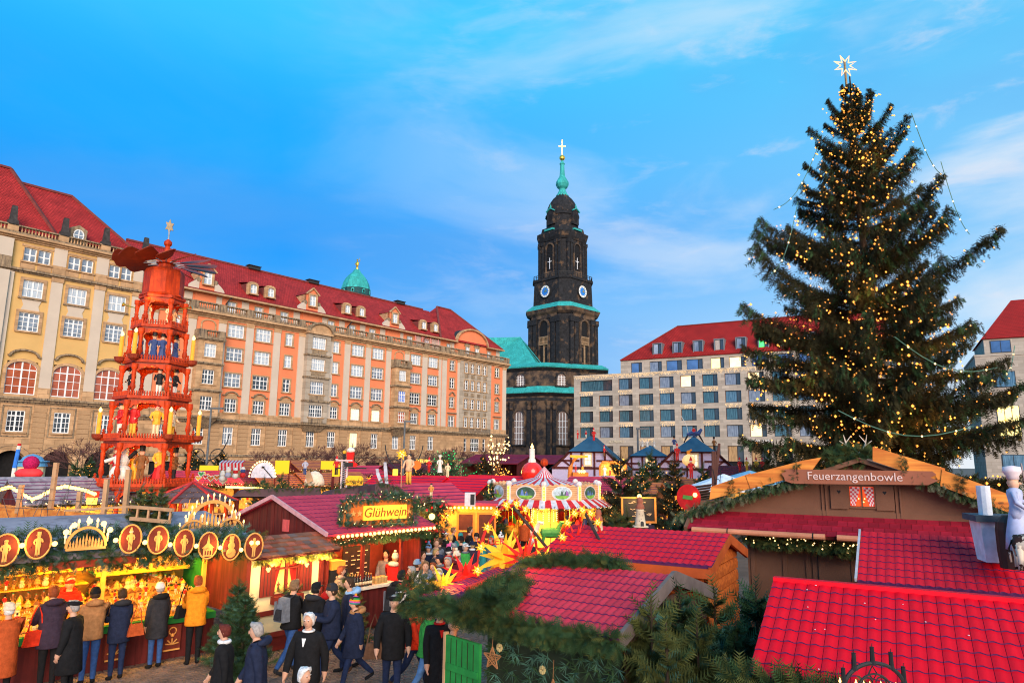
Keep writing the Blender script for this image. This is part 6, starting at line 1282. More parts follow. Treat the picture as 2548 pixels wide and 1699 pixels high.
def pine_stall():
 t = thing('market_stall', 'stall clad in pine branches with weathered red tile roof and garland ridge', 'stall', S5, R5)
 L, w, ze, zr = 2.35, 1.62, 2.42, 2.86
 b = MB(); b.box((-L + .5, .12, 0), (-.06, .2, ze - .1), mat('dark_green_backing', (.02, .03, .018), .9)); b.box((-L + .5, .2, 0), (-L + .58, 2.9, ze - .1), DKRED); b.build('walls', t)
 plank_wall(t, .2, 3.0, .05, 2.95, -.07, 17, BROWNW, axis='y', roof=lambda z: (.2 if z < ze - .1 else .2 + (z - ze + .1) * w / (zr - ze), 3.0 if z < ze - .1 else 3.05 - (z - ze + .1) * w / (zr - ze)))
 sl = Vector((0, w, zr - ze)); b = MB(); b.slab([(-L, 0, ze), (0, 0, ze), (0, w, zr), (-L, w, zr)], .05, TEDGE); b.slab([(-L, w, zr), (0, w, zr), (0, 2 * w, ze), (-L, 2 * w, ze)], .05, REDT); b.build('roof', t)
 WT = mat('scuffed_red_roof_sheet', (.64, .030, .055), .6, .2, 3.5, rnd=.12, spec=.15, bump=.2, bscale=14, kind='streak', p=((.70, .26, .28), 2.2, .56, .76))
 tile_slope(t, (-L, 0, ze + .003), (1, 0, 0), sl, L, sl.length, 24, 8, WT, skip=lambda a, c: a < .12 + .0 * c)
 f = MB(); GRB = mat('grey_verge_board', (.16, .12, .11), .8, .2, 5); f.beam((.02, 0, ze - .02), (.02, w, zr - .02), .05, .17, GRB); f.beam((.02, w, zr - .02), (.02, 2 * w, ze - .02), .05, .17, GRB); f.build('verge_board', t)
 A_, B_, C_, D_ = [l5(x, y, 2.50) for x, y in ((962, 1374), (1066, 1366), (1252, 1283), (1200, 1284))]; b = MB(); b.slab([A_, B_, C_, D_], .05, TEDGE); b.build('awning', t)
 ux = (B_ - A_) * .93; uy = (D_ - A_); uy2 = uy - ux.normalized() * uy.dot(ux.normalized()); tile_slope(t, A_ + Vector((0, 0, .004)), ux, uy, ux.length, uy.length, 6, 26, WT)
 bt = MB(); bt.beam(B_ + Vector((.02, .05, .05)), C_ + Vector((.02, 0, .05)), .06, .11, mat('red_batten', (.55, .03, .02))); bt.build('batten', t)
 G = (FIR, FIR, FIR, FIRY)
 a1 = (-L + .12, .0, ze + .1); garland('garland', t, [l5(x, y, 2.62) for x, y in ((1108, 1385), (1140, 1368), (1190, 1340), (1240, 1314), (1290, 1292), (1345, 1276))], .27, 1100, 81, G, .17, 0, None, 0, flat=.38)
 garland('garland', t, [(-2.2, 1.5, zr - .05), (-1.5, 1.6, zr + .05), (-1.0, 1.72, zr + .05), (-.75, 1.75, zr + .02)], .17, 420, 82, G, .15, flat=.5)
 garland('garland', t, [(-3.0, -.02, 2.42), (-2.5, .1, 2.46), (-2.1, -.03, ze - .03), (-1, -.05, ze - .06), (0, -.05, ze - .05)], .10, 620, 83, G, .13, .1)
 garland('garland', t, [(-3.02, .05, 2.46), (-3.1, .45, 2.46)], .09, 300, 84, G, .13)
 rd = random.Random(9); b = MB()
 for i in range(420):
  x = rd.uniform(-L + .52, .02); z = rd.uniform(.1, ze - .22); mm = rd.choice((FIR2, FIR2, FIR, FIR)); c = Vector((x, .08, z)); d = Vector((rd.uniform(-.7, .7), -1.0, rd.uniform(-.6, .4))).normalized(); tip = c + d * rd.uniform(.05, .14)
  for k in range(13):
   e = (d * .5 + Vector((rd.uniform(-1, 1), rd.uniform(-.5, .3), rd.uniform(-1, .7)))).normalized() * rd.uniform(.09, .16); q = e.orthogonal().normalized() * .0055; b.add([tip - q, tip + q, tip + e], [(0, 1, 2)], mm)
 b.build('pine_cladding', t, kind='stuff')
 CN = mat('dried_flower', (.42, .32, .14), .8, .3, 5); fm = MB(); rd = random.Random(2)
 for i in range(9): a = 2 * pi * i / 9; fm.ball((.028 * cos(a), .01 * rd.random(), .028 * sin(a)), .02, CN, 5, .026)
 fme = fm.mesh('dried_flower')
 for x, z in ((-.95, 1.95), (-1.28, 1.45), (-.78, 1.40), (-.30, 1.55), (-1.55, 2.1), (-.55, 1.18), (-1.05, 1.1), (-.25, 1.3)): obj('dried_flower', fme, t, (x, -.06, z))
 for (x, z, r, l) in ((-.78, 1.72, .17, 'wicker star hanging below the dried flower'), (-1.62, 1.98, .13, 'wicker star at the top left of the pine wall')):
  s = MB(); WK = mat('wicker', (.30, .13, .05), .8, .3, 9); pts = [(x + r * cos(pi / 2 + i * pi / 5) * (1 if i % 2 == 0 else .45), -.1, z + r * sin(pi / 2 + i * pi / 5) * (1 if i % 2 == 0 else .45)) for i in range(10)]
  for k in range(10): s.tube([pts[k], pts[(k + 1) % 10]], .010, WK, 4); s.tube([pts[k], (x, -.11, z)], .006, WK, 4); s.tube([pts[k], pts[(k + 3) % 10]], .006, WK, 4)
  s.tube([(x, -.1, z + r), (x, -.08, z + r + .2)], .004, WK, 3); s.build('wicker_star', t, label=l)
 dr = MB(); dr.box((-.32, -.02, .0), (.32, .02, 2.0), GREENP); dr.box((-.36, -.03, 0), (-.32, .03, 2.03), PALEW); [dr.box((-.32 + i * .107 - .004, -.024, .02), (-.32 + i * .107 + .004, -.0195, 1.98), FIRD) for i in range(1, 6)]; dr.box((-.3, -.035, .25), (.3, -.02, .33), GREENP); dr.box((-.3, -.035, 1.6), (.3, -.02, 1.68), GREENP); p = gx(S5, R5, -L + .35, -.25); o_ = dr.build('door', t, loc=(-L + .26, -.06, .12), rz=-radians(12))
 b = MB(); b.box((-L - .15, .4, .0), (-L - .08, 3.0, .95), DKRED); b.box((-L - .25, .4, .95), (-L + .1, 3.0, 1.0), PALEW); b.build('counter', t)
 warm(S5, R5, -L - .2, 1.4, 2.0, 22); warm(S5, R5, -L - .2, 3.0, 2.0, 22)
 sp = MB(); rd = random.Random(6); c = gx(S5, R5, -L + .35, -.45, 1.35)
 for i in range(7):
  e = Vector((rd.uniform(-.6, .3), -.5, rd.uniform(-.7, .5))).normalized() * .3; sp.tube([c, c + e], .006, BARK, 3)
  for k in range(26): q = c + e * (.45 + .55 * rd.random()); f_ = (e * .7 + Vector((rd.uniform(-1, 1), rd.uniform(-1, 1), rd.uniform(-1, 1))) * .22).normalized() * rd.uniform(.09, .15); g = f_.orthogonal().normalized() * .004; sp.add([q - g, q + g, q + f_], [(0, 1, 2)], FIR2)
 ob = sp.build('pine_sprig', None); tag(ob, 'long needled pine sprig sticking out beside the green door', 'pine sprig')
 def hoop(p, q, h, label, n, n_strut):
  c = (p + q) / 2; r = (q - p).length / 2; a = atan2(q.y - p.y, q.x - p.x)
  r_ = thing('star_hoop', label, 'light hoop', c, a); b = MB(); HR = mat('red_hoop_paint', (.45, .02, .015), .6)
  b.tube([(r * cos(pi * i / 18), 0, h * sin(pi * i / 18)) for i in range(19)], .025, HR, 6); b.build('hoop', r_); s = MB(); s.beam((r * .1, 0, h * .98), (r * .9, -.55, -.05), .04, .04, IRON); s.build('strut', r_)
  k = 'hoopstar'
  if k not in TM:
   q = MB()
   for i in range(14):
    y = 1 - 2 * (i + .5) / 14; a = i * 2.39996; d = Vector((sqrt(1 - y * y) * cos(a), sqrt(1 - y * y) * sin(a), y)); u = d.orthogonal().normalized(); v = d.cross(u)
    q.add([d * .02 + (u * cos(k_ * pi / 2) + v * sin(k_ * pi / 2)) * .026 for k_ in range(4)] + [d * .10], [(k_, (k_ + 1) % 4, 4) for k_ in range(4)], STARG)
   q.ball((0, 0, 0), .042, BULB, 8); TM[k] = q.mesh('lit_star')
  for i in range(n):
   a = pi * (i + .3) / (n - .4); obj('lit_star', TM[k], r_, ((r + .02) * cos(a), -.03, (h + .02) * sin(a)))
  return r_
 hoop(atz(1094, 1325, 2.55), atz(1234, 1288, 2.55), 1.02, 'red hoop with yellow lit stars nearer the pine stall front', 10, 1); hoop(atz(1288, 1285, 2.62), atz(1388, 1283, 2.62), .82, 'red hoop with yellow lit stars at the far end of the pine stall', 9, 1)
 q = lambda px, py, d: atd(px, py, d)
 paper_star(q(1158, 1278, 12.2), .60, [STARY], 'big yellow paper star behind the nearer star hoop', 19, 1, .25, wid=.15); paper_star(q(1205, 1285, 11.9), .50, [STARR], 'big red paper star inside the nearer star hoop', 23, 2, .22, wid=.11)
 paper_star(q(1325, 1245, 12.6), .45, [STARR], 'red paper star inside the far star hoop', 27, 3, .24, wid=.09); paper_star(q(1018, 1345, 10.6), .42, [STARY], 'yellow paper star at the awning edge among the garland', 13, 4, .25, wid=.13)
 paper_star(q(1068, 1322, 11.2), .40, [STARR], 'red paper star standing left of the nearer star hoop', 14, 5, .26, wid=.17); paper_star(q(948, 1352, 10.9), .28, [STARW, STARR, STARY], 'white red and yellow paper star at the awning corner', 15, 6, .28, wid=.2)
 paper_star(q(1248, 1290, 11.5), .30, [STARY], 'small yellow paper star between the two star hoops', 14, 7); paper_star(q(1355, 1290, 12.0), .22, [STARR], 'small red paper star right of the far star hoop', 14, 8)
 obj('lettering', text_mesh('HUTER', .14, mat('red_star_lettering', (.5, .02, .01)), .006), t, (-3.1, 1.9, ze + .62), rot=(pi / 2, 0, .6))
 for px, py, d in ((1165, 1255, 9.9), (1290, 1240, 11.2), (1030, 1330, 10.2)): lamp(atd(px, py, d), 9, (1, .42, .08), .1)
 wr = MB(); p = atd(960, 1372, 9.9); obw = garland('fir_wreath', None, [p + Vector((.22 * cos(a * pi / 5), .05 * cos(a), .25 * sin(a * pi / 5))) for a in range(11)], .08, 300, 88, (FIR, FIRY), .1); del obw['kind']; tag(obw, 'small fir wreath on the corner of the pine stall awning', 'wreath')
pine_stall()
def roof_stall(name_label, S, rz, L, w, ze, zr, cols, rows, m, wall, planks=None, x0=0.0):
 t = thing('market_stall', name_label, 'stall', S, rz); sl = Vector((0, w, zr - ze)); D = 2 * w
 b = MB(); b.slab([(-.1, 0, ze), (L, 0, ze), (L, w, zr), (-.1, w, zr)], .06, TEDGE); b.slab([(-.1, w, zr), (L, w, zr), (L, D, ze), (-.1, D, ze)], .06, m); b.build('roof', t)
 tile_slope(t, (-.1, 0, ze + .003), (1, 0, 0), sl, L + .1, sl.length, cols, rows, m)
 b = MB(); b.box((0, .25, 0), (L - .2, .31, ze - .03), wall); b.box((0, D - .3, 0), (L - .2, D - .24, ze - .03), wall); b.build('walls', t)
 f = MB(); f.box((-.08, -.03, ze - .17), (L, .03, ze - .03), wall); f.build('fascia', t)
 return t, sl
S6e = Vector((2.98, 10.5, 0)); L6 = 2.75; S6 = S6e + Vector((-cos(RZS) * L6, -sin(RZS) * L6, 0))
t6, sl6 = roof_stall('orange plank stall with bright red tile roof behind the pine clad stall', S6, RZS, L6, 1.3, 2.78, 3.14, 25, 7, REDT, mat('orange_stained_board', (.42, .08, .018), .65, .2, 3))
plank_wall(t6, .2, 2.4, .1, 3.05, -(L6 - .16) * 0 + L6 - .16, 15, ORANGEW, axis='y', roof=lambda z: (.25 if z < 2.76 else .25 + (z - 2.76) * 3.2, 2.35 if z < 2.76 else 2.35 - (z - 2.76) * 3.2))
f = MB(); f.beam((L6 - .02, 0, 2.70), (L6 - .02, 1.3, 3.07), .05, .15, MATS['orange_stained_board']); f.beam((L6 - .02, 1.3, 3.07), (L6 - .02, 2.6, 2.70), .05, .15, MATS['orange_stained_board']); f.build('verge_board', t6)
plank_wall(t6, 0, L6 - .2, 1.6, 2.6, .24, 6, ORANGEW)
P8 = atz(1995, 1222, 3.26); sh = gx((0, 0, 0), RZS, 0, -1.5); S8 = Vector((P8.x + sh.x, P8.y + sh.y, 0))
t8, _ = roof_stall('stall with crimson tile roof in front of the brown chalet at the right', S8, RZS, 3.3, 1.5, 2.73, 3.26, 30, 8, REDT, DKRED)
e = MB(); e.beam((-.12, 0, 2.75), (-.12, 1.5, 3.28), .03, .05, mat('pale_metal_verge', (.5, .45, .48), .4)); e.build('verge_strip', t8)
P9 = atz(1800, 1333, 3.06); S9 = Vector((P9.x + sh.x, P9.y + sh.y, 0))
t9, _ = roof_stall('nearest stall roof with large bright red tiles at the lower right', S9, RZS, 3.0, 1.5, 2.46, 3.06, 27, 9, mat('glossy_bright_red_roof_sheet', (.80, .006, .020), .5, .10, 1.2, rnd=.07, bump=.12, bscale=9, spec=.05, kind='streak', p=((.62, .006, .025), 2.6, .55, .78)), DKRED)
e = MB(); e.beam((-.1, 1.5, 3.07), (3.0, 1.5, 3.07), .10, .05, REDT); e.build('ridge_cap', t9)
og = garland('fir_garland', None, [gx(S9, RZS, -.3, -.10, 2.42), gx(S9, RZS, .5, -.12, 2.40), gx(S9, RZS, 1.0, -.14, 2.38)], .12, 320, 91, (FIR, FIRY), .16); del og['kind']; tag(og, 'loose fir branches along the eave of the nearest red roof', 'fir garland')
SN = mat('white_droppings', (.75, .75, .78), .8); rd = random.Random(12); b = MB()
for i in range(14):
 x, s_ = rd.uniform(.1, 2.6), rd.uniform(.1, .95); p = Vector((x, 1.5 * s_, 2.46 + .6 * s_ + .034)); b.ball(p, rd.uniform(.005, .011), SN, 5, .004)
b.build('bird_droppings', t9, kind='stuff')
def chandelier():
 c = atd(2010, 1590, 5.0); t = thing('candle_chandelier', 'black wrought iron candle hoop with small flames in front of the nearest red roof', 'chandelier', c, .1)
 b = MB(); r = .23; b.tube([(r * cos(pi * i / 20), 0, .19 * sin(pi * i / 20)) for i in range(21)], .014, IRON, 6); b.tube([(.13 * cos(pi * i / 12), 0, .12 * sin(pi * i / 12)) for i in range(13)], .007, IRON, 5); b.tube([(-r - .02, 0, 0), (r + .02, 0, 0)], .012, IRON, 5)
 for s in (-1, 1): b.tube([(s * (.05 + .04 * cos(k * .7)), 0, .06 + .04 * sin(k * .7)) for k in range(9)], .006, IRON, 4)
 b.tube([(-.03, .01, .12), (0, .01, .17), (.03, .01, .12), (0, .01, .08), (-.03, .01, .12)], .006, IRON, 4); b.build('hoop', t)
 for i in range(5):
  a = pi * (.1 + .8 * i / 4); q = MB(); x, z = r * cos(a), .19 * sin(a); q.lathe([(.022, z - .005), (.016, z + .02), (.014, z + .10), (.016, z + .105), (0, z + .107)], BLK, 7, (x, 0, 0)); q.tube([(x, 0, z + .1), (x + .004, 0, z + .128)], .003, BLK, 4); q.build('candle', t)
 for x, z in ((-.235, .06), (-.2, .07), (-.12, .045), (-.07, .05), (-.02, .03), (.06, .03), (.13, .02), (.17, .02)):
  q = MB(); q.lathe([(.010, z - .05), (.010, z - .005), (0, z - .004)], CRM, 6, (x, .02, 0)); q.lathe([(0, z - .005), (.010, z + .012), (0, z + .04)], FLAME, 6, (x, .02, 0)); q.build('small_candle', t)
chandelier()
# -- S7 brown chalet with hanging sign
S7 = Vector((4.0, 14.7, 0)); R7 = -radians(30)
def chalet():
 t = thing('chalet', 'big brown boarded chalet stall with raw slab roof edge, window and gutters', 'stall', S7, R7)
 X1, xa, ze, za = 6.1, 3.05, 3.32, 4.42
 zz = lambda x: ze + (za - ze) * (1 - abs(x - xa) / (xa + .0)) if 0 <= x <= 2 * xa else ze
 g = MB(); wall = [(.1, 3.3), (X1 - .1, 3.3), (X1 - .1, ze), (xa, za - .05), (.1, ze)]
 g.extr(wall, (0, .0, 0), (1, 0, 0), (0, 0, 1), (0, 1, 0), .08, BROWNB); g.build('gable_wall', t)
 for x in (2.35, 2.42, 3.6, 3.67): b = MB(); b.box((x - .015, -.03, 3.32), (x + .015, 0, min(zz(x), 4.3) - .1), BROWNB); b.build('batten', t)
 b = MB(); b.box((.1, -.02, 3.3), (X1 - .1, 0, 3.42), BROWNB); b.build('sill_beam', t)
 SHM = mat('deep_red_shingles', (.32, .012, .03), .75, .2, 3, rnd=.2); u = Vector((0, .62, .34)); Wd = u.length; u.normalize(); n = Vector((0, -u.z, u.y)); o = Vector((-.15, -.62, 2.98)); cols, rows = 36, 4; w = 6.2 / cols
 sm = MB(); v = u * (Wd / rows * 1.12); k = Vector((w * .97, 0, 0)); z0 = Vector((0, 0, 0)); sm.hexa([z0, k, k + v - n * .012, v - n * .012, n * .014, k + n * .014, k + v, v], SHM); sme = sm.mesh('shingle')
 for j in range(rows):
  for i in range(cols): obj('shingle', sme, t, o + Vector((w * (i + .5 * (j % 2)), 0, 0)) + u * (Wd * j / rows) + n * .006)
 b = MB(); b.slab([(-.15, -.62, 2.97), (X1, -.62, 2.97), (X1, 0, 3.31), (-.15, 0, 3.31)], .05, DKRED); b.beam((-.16, -.64, 2.97), (-.16, 0, 3.33), .06, .12, BROWNB); b.build('skirt_roof', t)
 GUT = mat('copper_gutter', (.62, .24, .13), .4, .2, 2)
 for x0, x1 in ((-.02, 2.42), (2.62, 3.35)):
  q = MB(); q.tube([(x0, -.67, 2.98), (x1, -.67, 2.98)], .055, GUT, 10)
  for x in (x0 + .7, x1 - .2): q.tube([(x, -.67 + .065 * cos(a * pi / 5), 2.98 + .065 * sin(a * pi / 5)) for a in range(11)], .01, IRON, 4)
  q.build('gutter', t)
 b = MB(); b.box((.9, .0, 0), (X1 - .1, .08, 3.0), BROWNB); b.build('lower_wall', t)
 for x in (1.0, 1.6, 2.02, 2.9): q = MB(); q.box((x - .04, -.03, 0), (x + .04, 0, 2.85), BROWNB); q.build('batten', t)
 d = MB(); d.box((2.1, -.03, 1.2), (2.86, 0, 2.72), BROWNB); d.box((2.2, -.045, 1.4), (2.76, -.03, 2.6), BROWNB)
 for a, c in (((2.2, 1.4), (2.76, 1.4)), ((2.2, 2.6), (2.76, 2.6)), ((2.2, 1.4), (2.2, 2.6)), ((2.76, 1.4), (2.76, 2.6))): d.beam((a[0], -.047, a[1]), (c[0], -.047, c[1]), .012, .012, BLK)
 o_ = d.build('door', t); h = MB(); h.box((2.13, -.09, 1.95), (2.17, -.03, 2.1), IRON); h.build('door_handle', o_)
 garland('lit_garland', t, [(.85, -.35, 2.9), (1.4, -.4, 2.8), (2.0, -.4, 2.84), (2.6, -.4, 2.76), (3.2, -.4, 2.78)], .11, 330, 101, (FIR, FIRY), .12, .1, BULBW, 44, .016)
 b = MB(); b.slab([(-.35, -.25, 3.22), (xa, -.25, za), (xa, 4.5, za), (-.35, 4.5, 3.22)], .08, BROWNB); b.slab([(xa, -.25, za), (X1 + .4, -.25, 3.22), (X1 + .4, 4.5, 3.22), (xa, 4.5, za)], .08, BROWNB); b.build('roof', t)
 IVY = mat('ivy_leaves', (.05, .085, .03), .6, .5, 4); IVG = mat('grey_green_leaves', (.16, .18, .11), .7, .4, 5)
 garland('ivy_garland', t, [(-.45, -.35, 3.14), (.6, -.35, 3.55), (1.5, -.35, 3.86), (2.3, -.35, 4.1)], .12, 330, 102, (IVY, IVG, FIR), .11, .2); garland('ivy_garland', t, [(3.9, -.35, 4.1), (4.7, -.35, 3.78), (5.6, -.35, 3.44)], .12, 330, 103, (IVY, IVG, FIR), .11, .25)
 def slab(pts, y, lab=None): s = MB(); s.extr(pts, (0, y, 0), (1, 0, 0), (0, 0, 1), (0, 1, 0), .08, RAWW); s.build('slab_board', t)
 slab([(.28, 3.56), (1.15, 3.82), (1.1, 4.1), (.32, 3.82)], -.4); slab([(1.1, 3.80), (2.2, 4.12), (2.42, 4.42), (2.1, 4.36), (1.02, 4.06)], -.42); slab([(3.28, 4.36), (4.35, 3.96), (4.4, 4.24), (3.3, 4.62)], -.4); slab([(4.3, 3.94), (5.3, 3.5), (5.42, 3.76), (4.35, 4.22)], -.42)
 for x, z in ((.72, 3.82), (1.95, 4.14), (3.75, 4.3), (4.6, 4.02)): garland('fir_tuft', t, [(x, -.48, z - .12), (x + .03, -.48, z + .14)], .05, 160, int(x * 100), (FIRD, FIR), .08)
 garland('fir_mound', t, [(2.5, -.1, 4.36), (3.0, -.1, 4.52), (3.2, -.1, 4.4)], .2, 420, 104, (FIR, FIRY), .14)
 an = MB(); AN = mat('antler', (.62, .52, .42), .7)
 for s in (-1, 1):
  an.tube([(3.0 + s * .05, 0, 4.5), (3.0 + s * .16, 0, 4.65), (3.0 + s * .2, -.03, 4.85)], [.02, .018, .006], AN, 5); an.tube([(3.0 + s * .13, 0, 4.62), (3.0 + s * .28, -.02, 4.74)], [.015, .005], AN, 5); an.tube([(3.0 + s * .17, 0, 4.7), (3.0 + s * .07, -.02, 4.84)], [.012, .005], AN, 5)
 an.build('antlers', t)
 w = MB(); w.quad((2.83, -.012, 3.52), (3.24, -.012, 3.52), (3.24, -.012, 3.88), (2.83, -.012, 3.88), mat('red_lit_pane', (.6, .08, .02), .3, .3, 2, emit=.45, ecol=(1, .10, .02))); o_ = w.build('window', t)
 q = MB()
 for x in (2.81, 3.035, 3.26): q.box((x - .015, -.04, 3.5), (x + .015, -.013, 3.9), BROWNB)
 q.box((2.8, -.04, 3.48), (3.27, -.013, 3.51), BROWNB); q.build('window_frame', o_); c = MB(); GI = [mat('gingham_red', (.6, .06, .08)), mat('gingham_white', (.75, .6, .6))]
 for s in (0, 1):
  for j in range(9):
   for i in range(4):
    wd = .17 - .011 * (8 - j) if True else 0; x = 2.84 + wd * i / 4 if s == 0 else 3.235 - wd * (i + 1) / 4; z = 3.53 + j * .038; c.quad((x, -.02, z), (x + wd / 4, -.02, z), (x + wd / 4, -.02, z + .038), (x, -.02, z + .038), GI[(i + j) % 2])
 c.build('curtain', o_, kind='stuff'); l = MB()
 for x, z in ((2.98, 3.66), (3.08, 3.66), (3.06, 3.6)): octa(l, (x, -.03, z), .014, BULB)
 l.build('candle_light', o_)
 for x0, x1 in ((2.5, 2.8), (3.27, 3.57)):
  s = MB(); s.box((x0, -.05, 3.46), (x1, -.012, 3.9), BROWNB); o_ = s.build('shutter', t); h = MB(); xm = (x0 + x1) / 2; h.add([(xm, -.053, 3.74), (xm + .035, -.053, 3.79), (xm + .02, -.053, 3.81), (xm, -.053, 3.795), (xm - .02, -.053, 3.81), (xm - .035, -.053, 3.79)], [(0, 1, 2, 3), (0, 3, 4, 5)], BLK); h.build('heart_cutout', o_)
 s = thing('stall_sign', 'long rough brown board lettered Feuerzangenbowle on the chalet gable', 'sign', gx(S7, R7, 3.0, -.5, 4.05), R7); m = MB(); m.extr([(-1.25, -.02), (-1.3, .06), (-1.2, .1), (-1.27, .14), (1.2, .14), (1.26, .08), (1.16, .03), (1.28, -.02), (1.12, -.1), (-1.1, -.13), (-1.24, -.08)], (0, 0, 0), (1, 0, 0), (0, 0, 1), (0, 1, 0), .04, mat('sign_plank', (.30, .105, .06), .7, .15, 2)); m.build('board', s)
 obj('lettering', text_mesh('Feuerzangenbowle', .21, mat('pink_white_lettering', (.70, .52, .48), .7), .008), s, (-.05, -.006, .02), rot=(pi / 2, 0, 0))
 return t
chalet()
def right_figures():
 c = atd(2305, 1250, 9.4); W = mat('white_render', (.70, .72, .78), .7); z0 = 3.05
 t = thing('toy_chimney', 'white square chimney with dark cap and white flue pipe', 'chimney', (c.x - .12, c.y, z0), -.3); b = MB(); b.hexa([(-.16, -.16, 0), (.2, -.16, 0), (.2, .2, 0), (-.16, .2, 0), (-.2, -.2, .52), (.24, -.2, .52), (.24, .24, .52), (-.2, .24, .52)], W); b.build('stack', t); b = MB(); b.box((-.26, -.26, .52), (.3, .3, .60), mat('slate_cap', (.06, .08, .1))); b.build('cap', t); b = MB(); b.tube([(-.08, -.05, .6), (-.08, -.05, .98)], .08, W, 10); b.build('flue', t)
 p = atd(2328, 1240, 8.9); t = thing('barrel', 'brown domed upright barrel in front of the white chimney', 'barrel', (p.x, p.y, 0)); zb = atd(2328, 1305, 8.9).z; zt = atd(2328, 1180, 8.9).z; b = MB(); h = zt - zb; b.lathe([(.17, zb), (.185, zb + h * .3), (.185, zb + h * .7), (.17, zb + h * .85), (.1, zb + h * .97), (0, zt)], mat('dark_brown_barrel', (.06, .025, .02), .6), 14); b.build('body', t)
 p = atd(2334, 1170, 8.7); zb = atd(2334, 1195, 8.7).z; zt = atd(2334, 1092, 8.7).z; t = thing('cook_figure', 'cook figure in pale blue jacket and tall white cap on the roof edge', 'figure', (p.x, p.y, zb - .35), .9); b = MB(); figure_bm(b, 0, 0, 0, zt - zb + .35, mat('pale_blue_jacket', (.45, .48, .68)), mat('pale_blue_jacket', (.45, .48, .68)), 'chef', mat('pinkish_white_cap', (.75, .62, .66)), skirt=True, lift=.1); b.build('body', t, smooth=True); s = MB(); s.tube([(.1, -.1, .3), (.16, -.12, .75), (.1, -.1, 1.05)], [.014, .012, .01], mat('grey_staff', (.3, .25, .25)), 5); s.build('spoon', t)
 p = atd(2352, 1290, 8.2); t = thing('cow_figure', 'brown and white cow figure cut by the right edge of the picture', 'figure', (p.x + .02, p.y, atd(2330, 1308, 8.2).z), -.4); b = MB(); CW = mat('cow_hide', (.70, .58, .46), .7, .1, 3, kind='patina', p=((.05, .02, .015), 5.5, .5, .52)); h = .28
 b.lathe([(0, -.2), (.11, -.17), (.13, 0), (.12, .15), (.08, .2), (0, .22)], CW, 10, (.08, 0, h), Matrix.Rotation(pi / 2, 3, 'Y'))
 for x, y in ((-.06, -.07), (-.06, .07), (.2, -.07), (.2, .07)): b.tube([(x, y, h), (x, y, h * .45), (x, y, 0)], [.045, .032, .035], CW, 7)
 b.tube([(.22, 0, h + .05), (.34, 0, h + .16), (.42, 0, h + .12)], [.07, .06, .04], CW, 8); b.tube([(-.11, 0, h + .05), (-.15, 0, h - .05), (-.14, 0, h - .2)], .012, CW, 5); b.build('body', t, smooth=True); b = MB(); b.lathe([(.05, 0), (.06, .12), (0, .12)], mat('pale_blue_pail', (.4, .5, .7)), 8, (.05, -.16, .0)); b.build('pail', t)
right_figures()
CLAY = mat('clay_smoker_cream', (.62, .52, .38), .8, .15, 6); CLAYR = mat('clay_smoker_terracotta', (.30, .10, .06), .8, .2, 6)
for px, yb, yt, d, l in ((1375, 1237, 1168, 12.6, 'cream clay smoker chimney with a curled terracotta hat on the red roof'), (1471, 1207, 1140, 14.6, 'cream clay smoker hut with round door in front of the blackboard')):
 p, q = atd(px, yb, d), atd(px, yt, d); h = q.z - p.z; t = thing('clay_chimney', l, 'clay ornament', (p.x, p.y, p.z)); b = MB(); b.box((-.24 * h, -.2 * h, -.03), (.24 * h, .2 * h, 0), CLAY); b.lathe([(.2 * h, 0), (.19 * h, .1 * h), (.13 * h, .52 * h), (.15 * h, .54 * h), (.13 * h, .58 * h)], CLAY, 12); b.build('body', t, smooth=True); b = MB(); b.lathe([(.13 * h, .56 * h), (.17 * h, .60 * h), (.13 * h, .72 * h), (.09 * h, .78 * h), (.12 * h, .82 * h), (.09 * h, .95 * h), (0, h)], CLAYR, 10); b.build('hat', t, smooth=True); w = MB()
 for x, z in ((-.05, .42), (.05, .36), (0, .25), (-.06, .18)): w.ball((x * h, -.155 * h - .03 * h * (z < .3), z * h), .014 * h, IRON, 5)
 w.extr(arch_poly(.11 * h, .17 * h, 6), (.03 * h, -.205 * h, .0), (1, 0, 0), (0, 0, 1), (0, 1, 0), .02, IRON); w.build('opening', t)
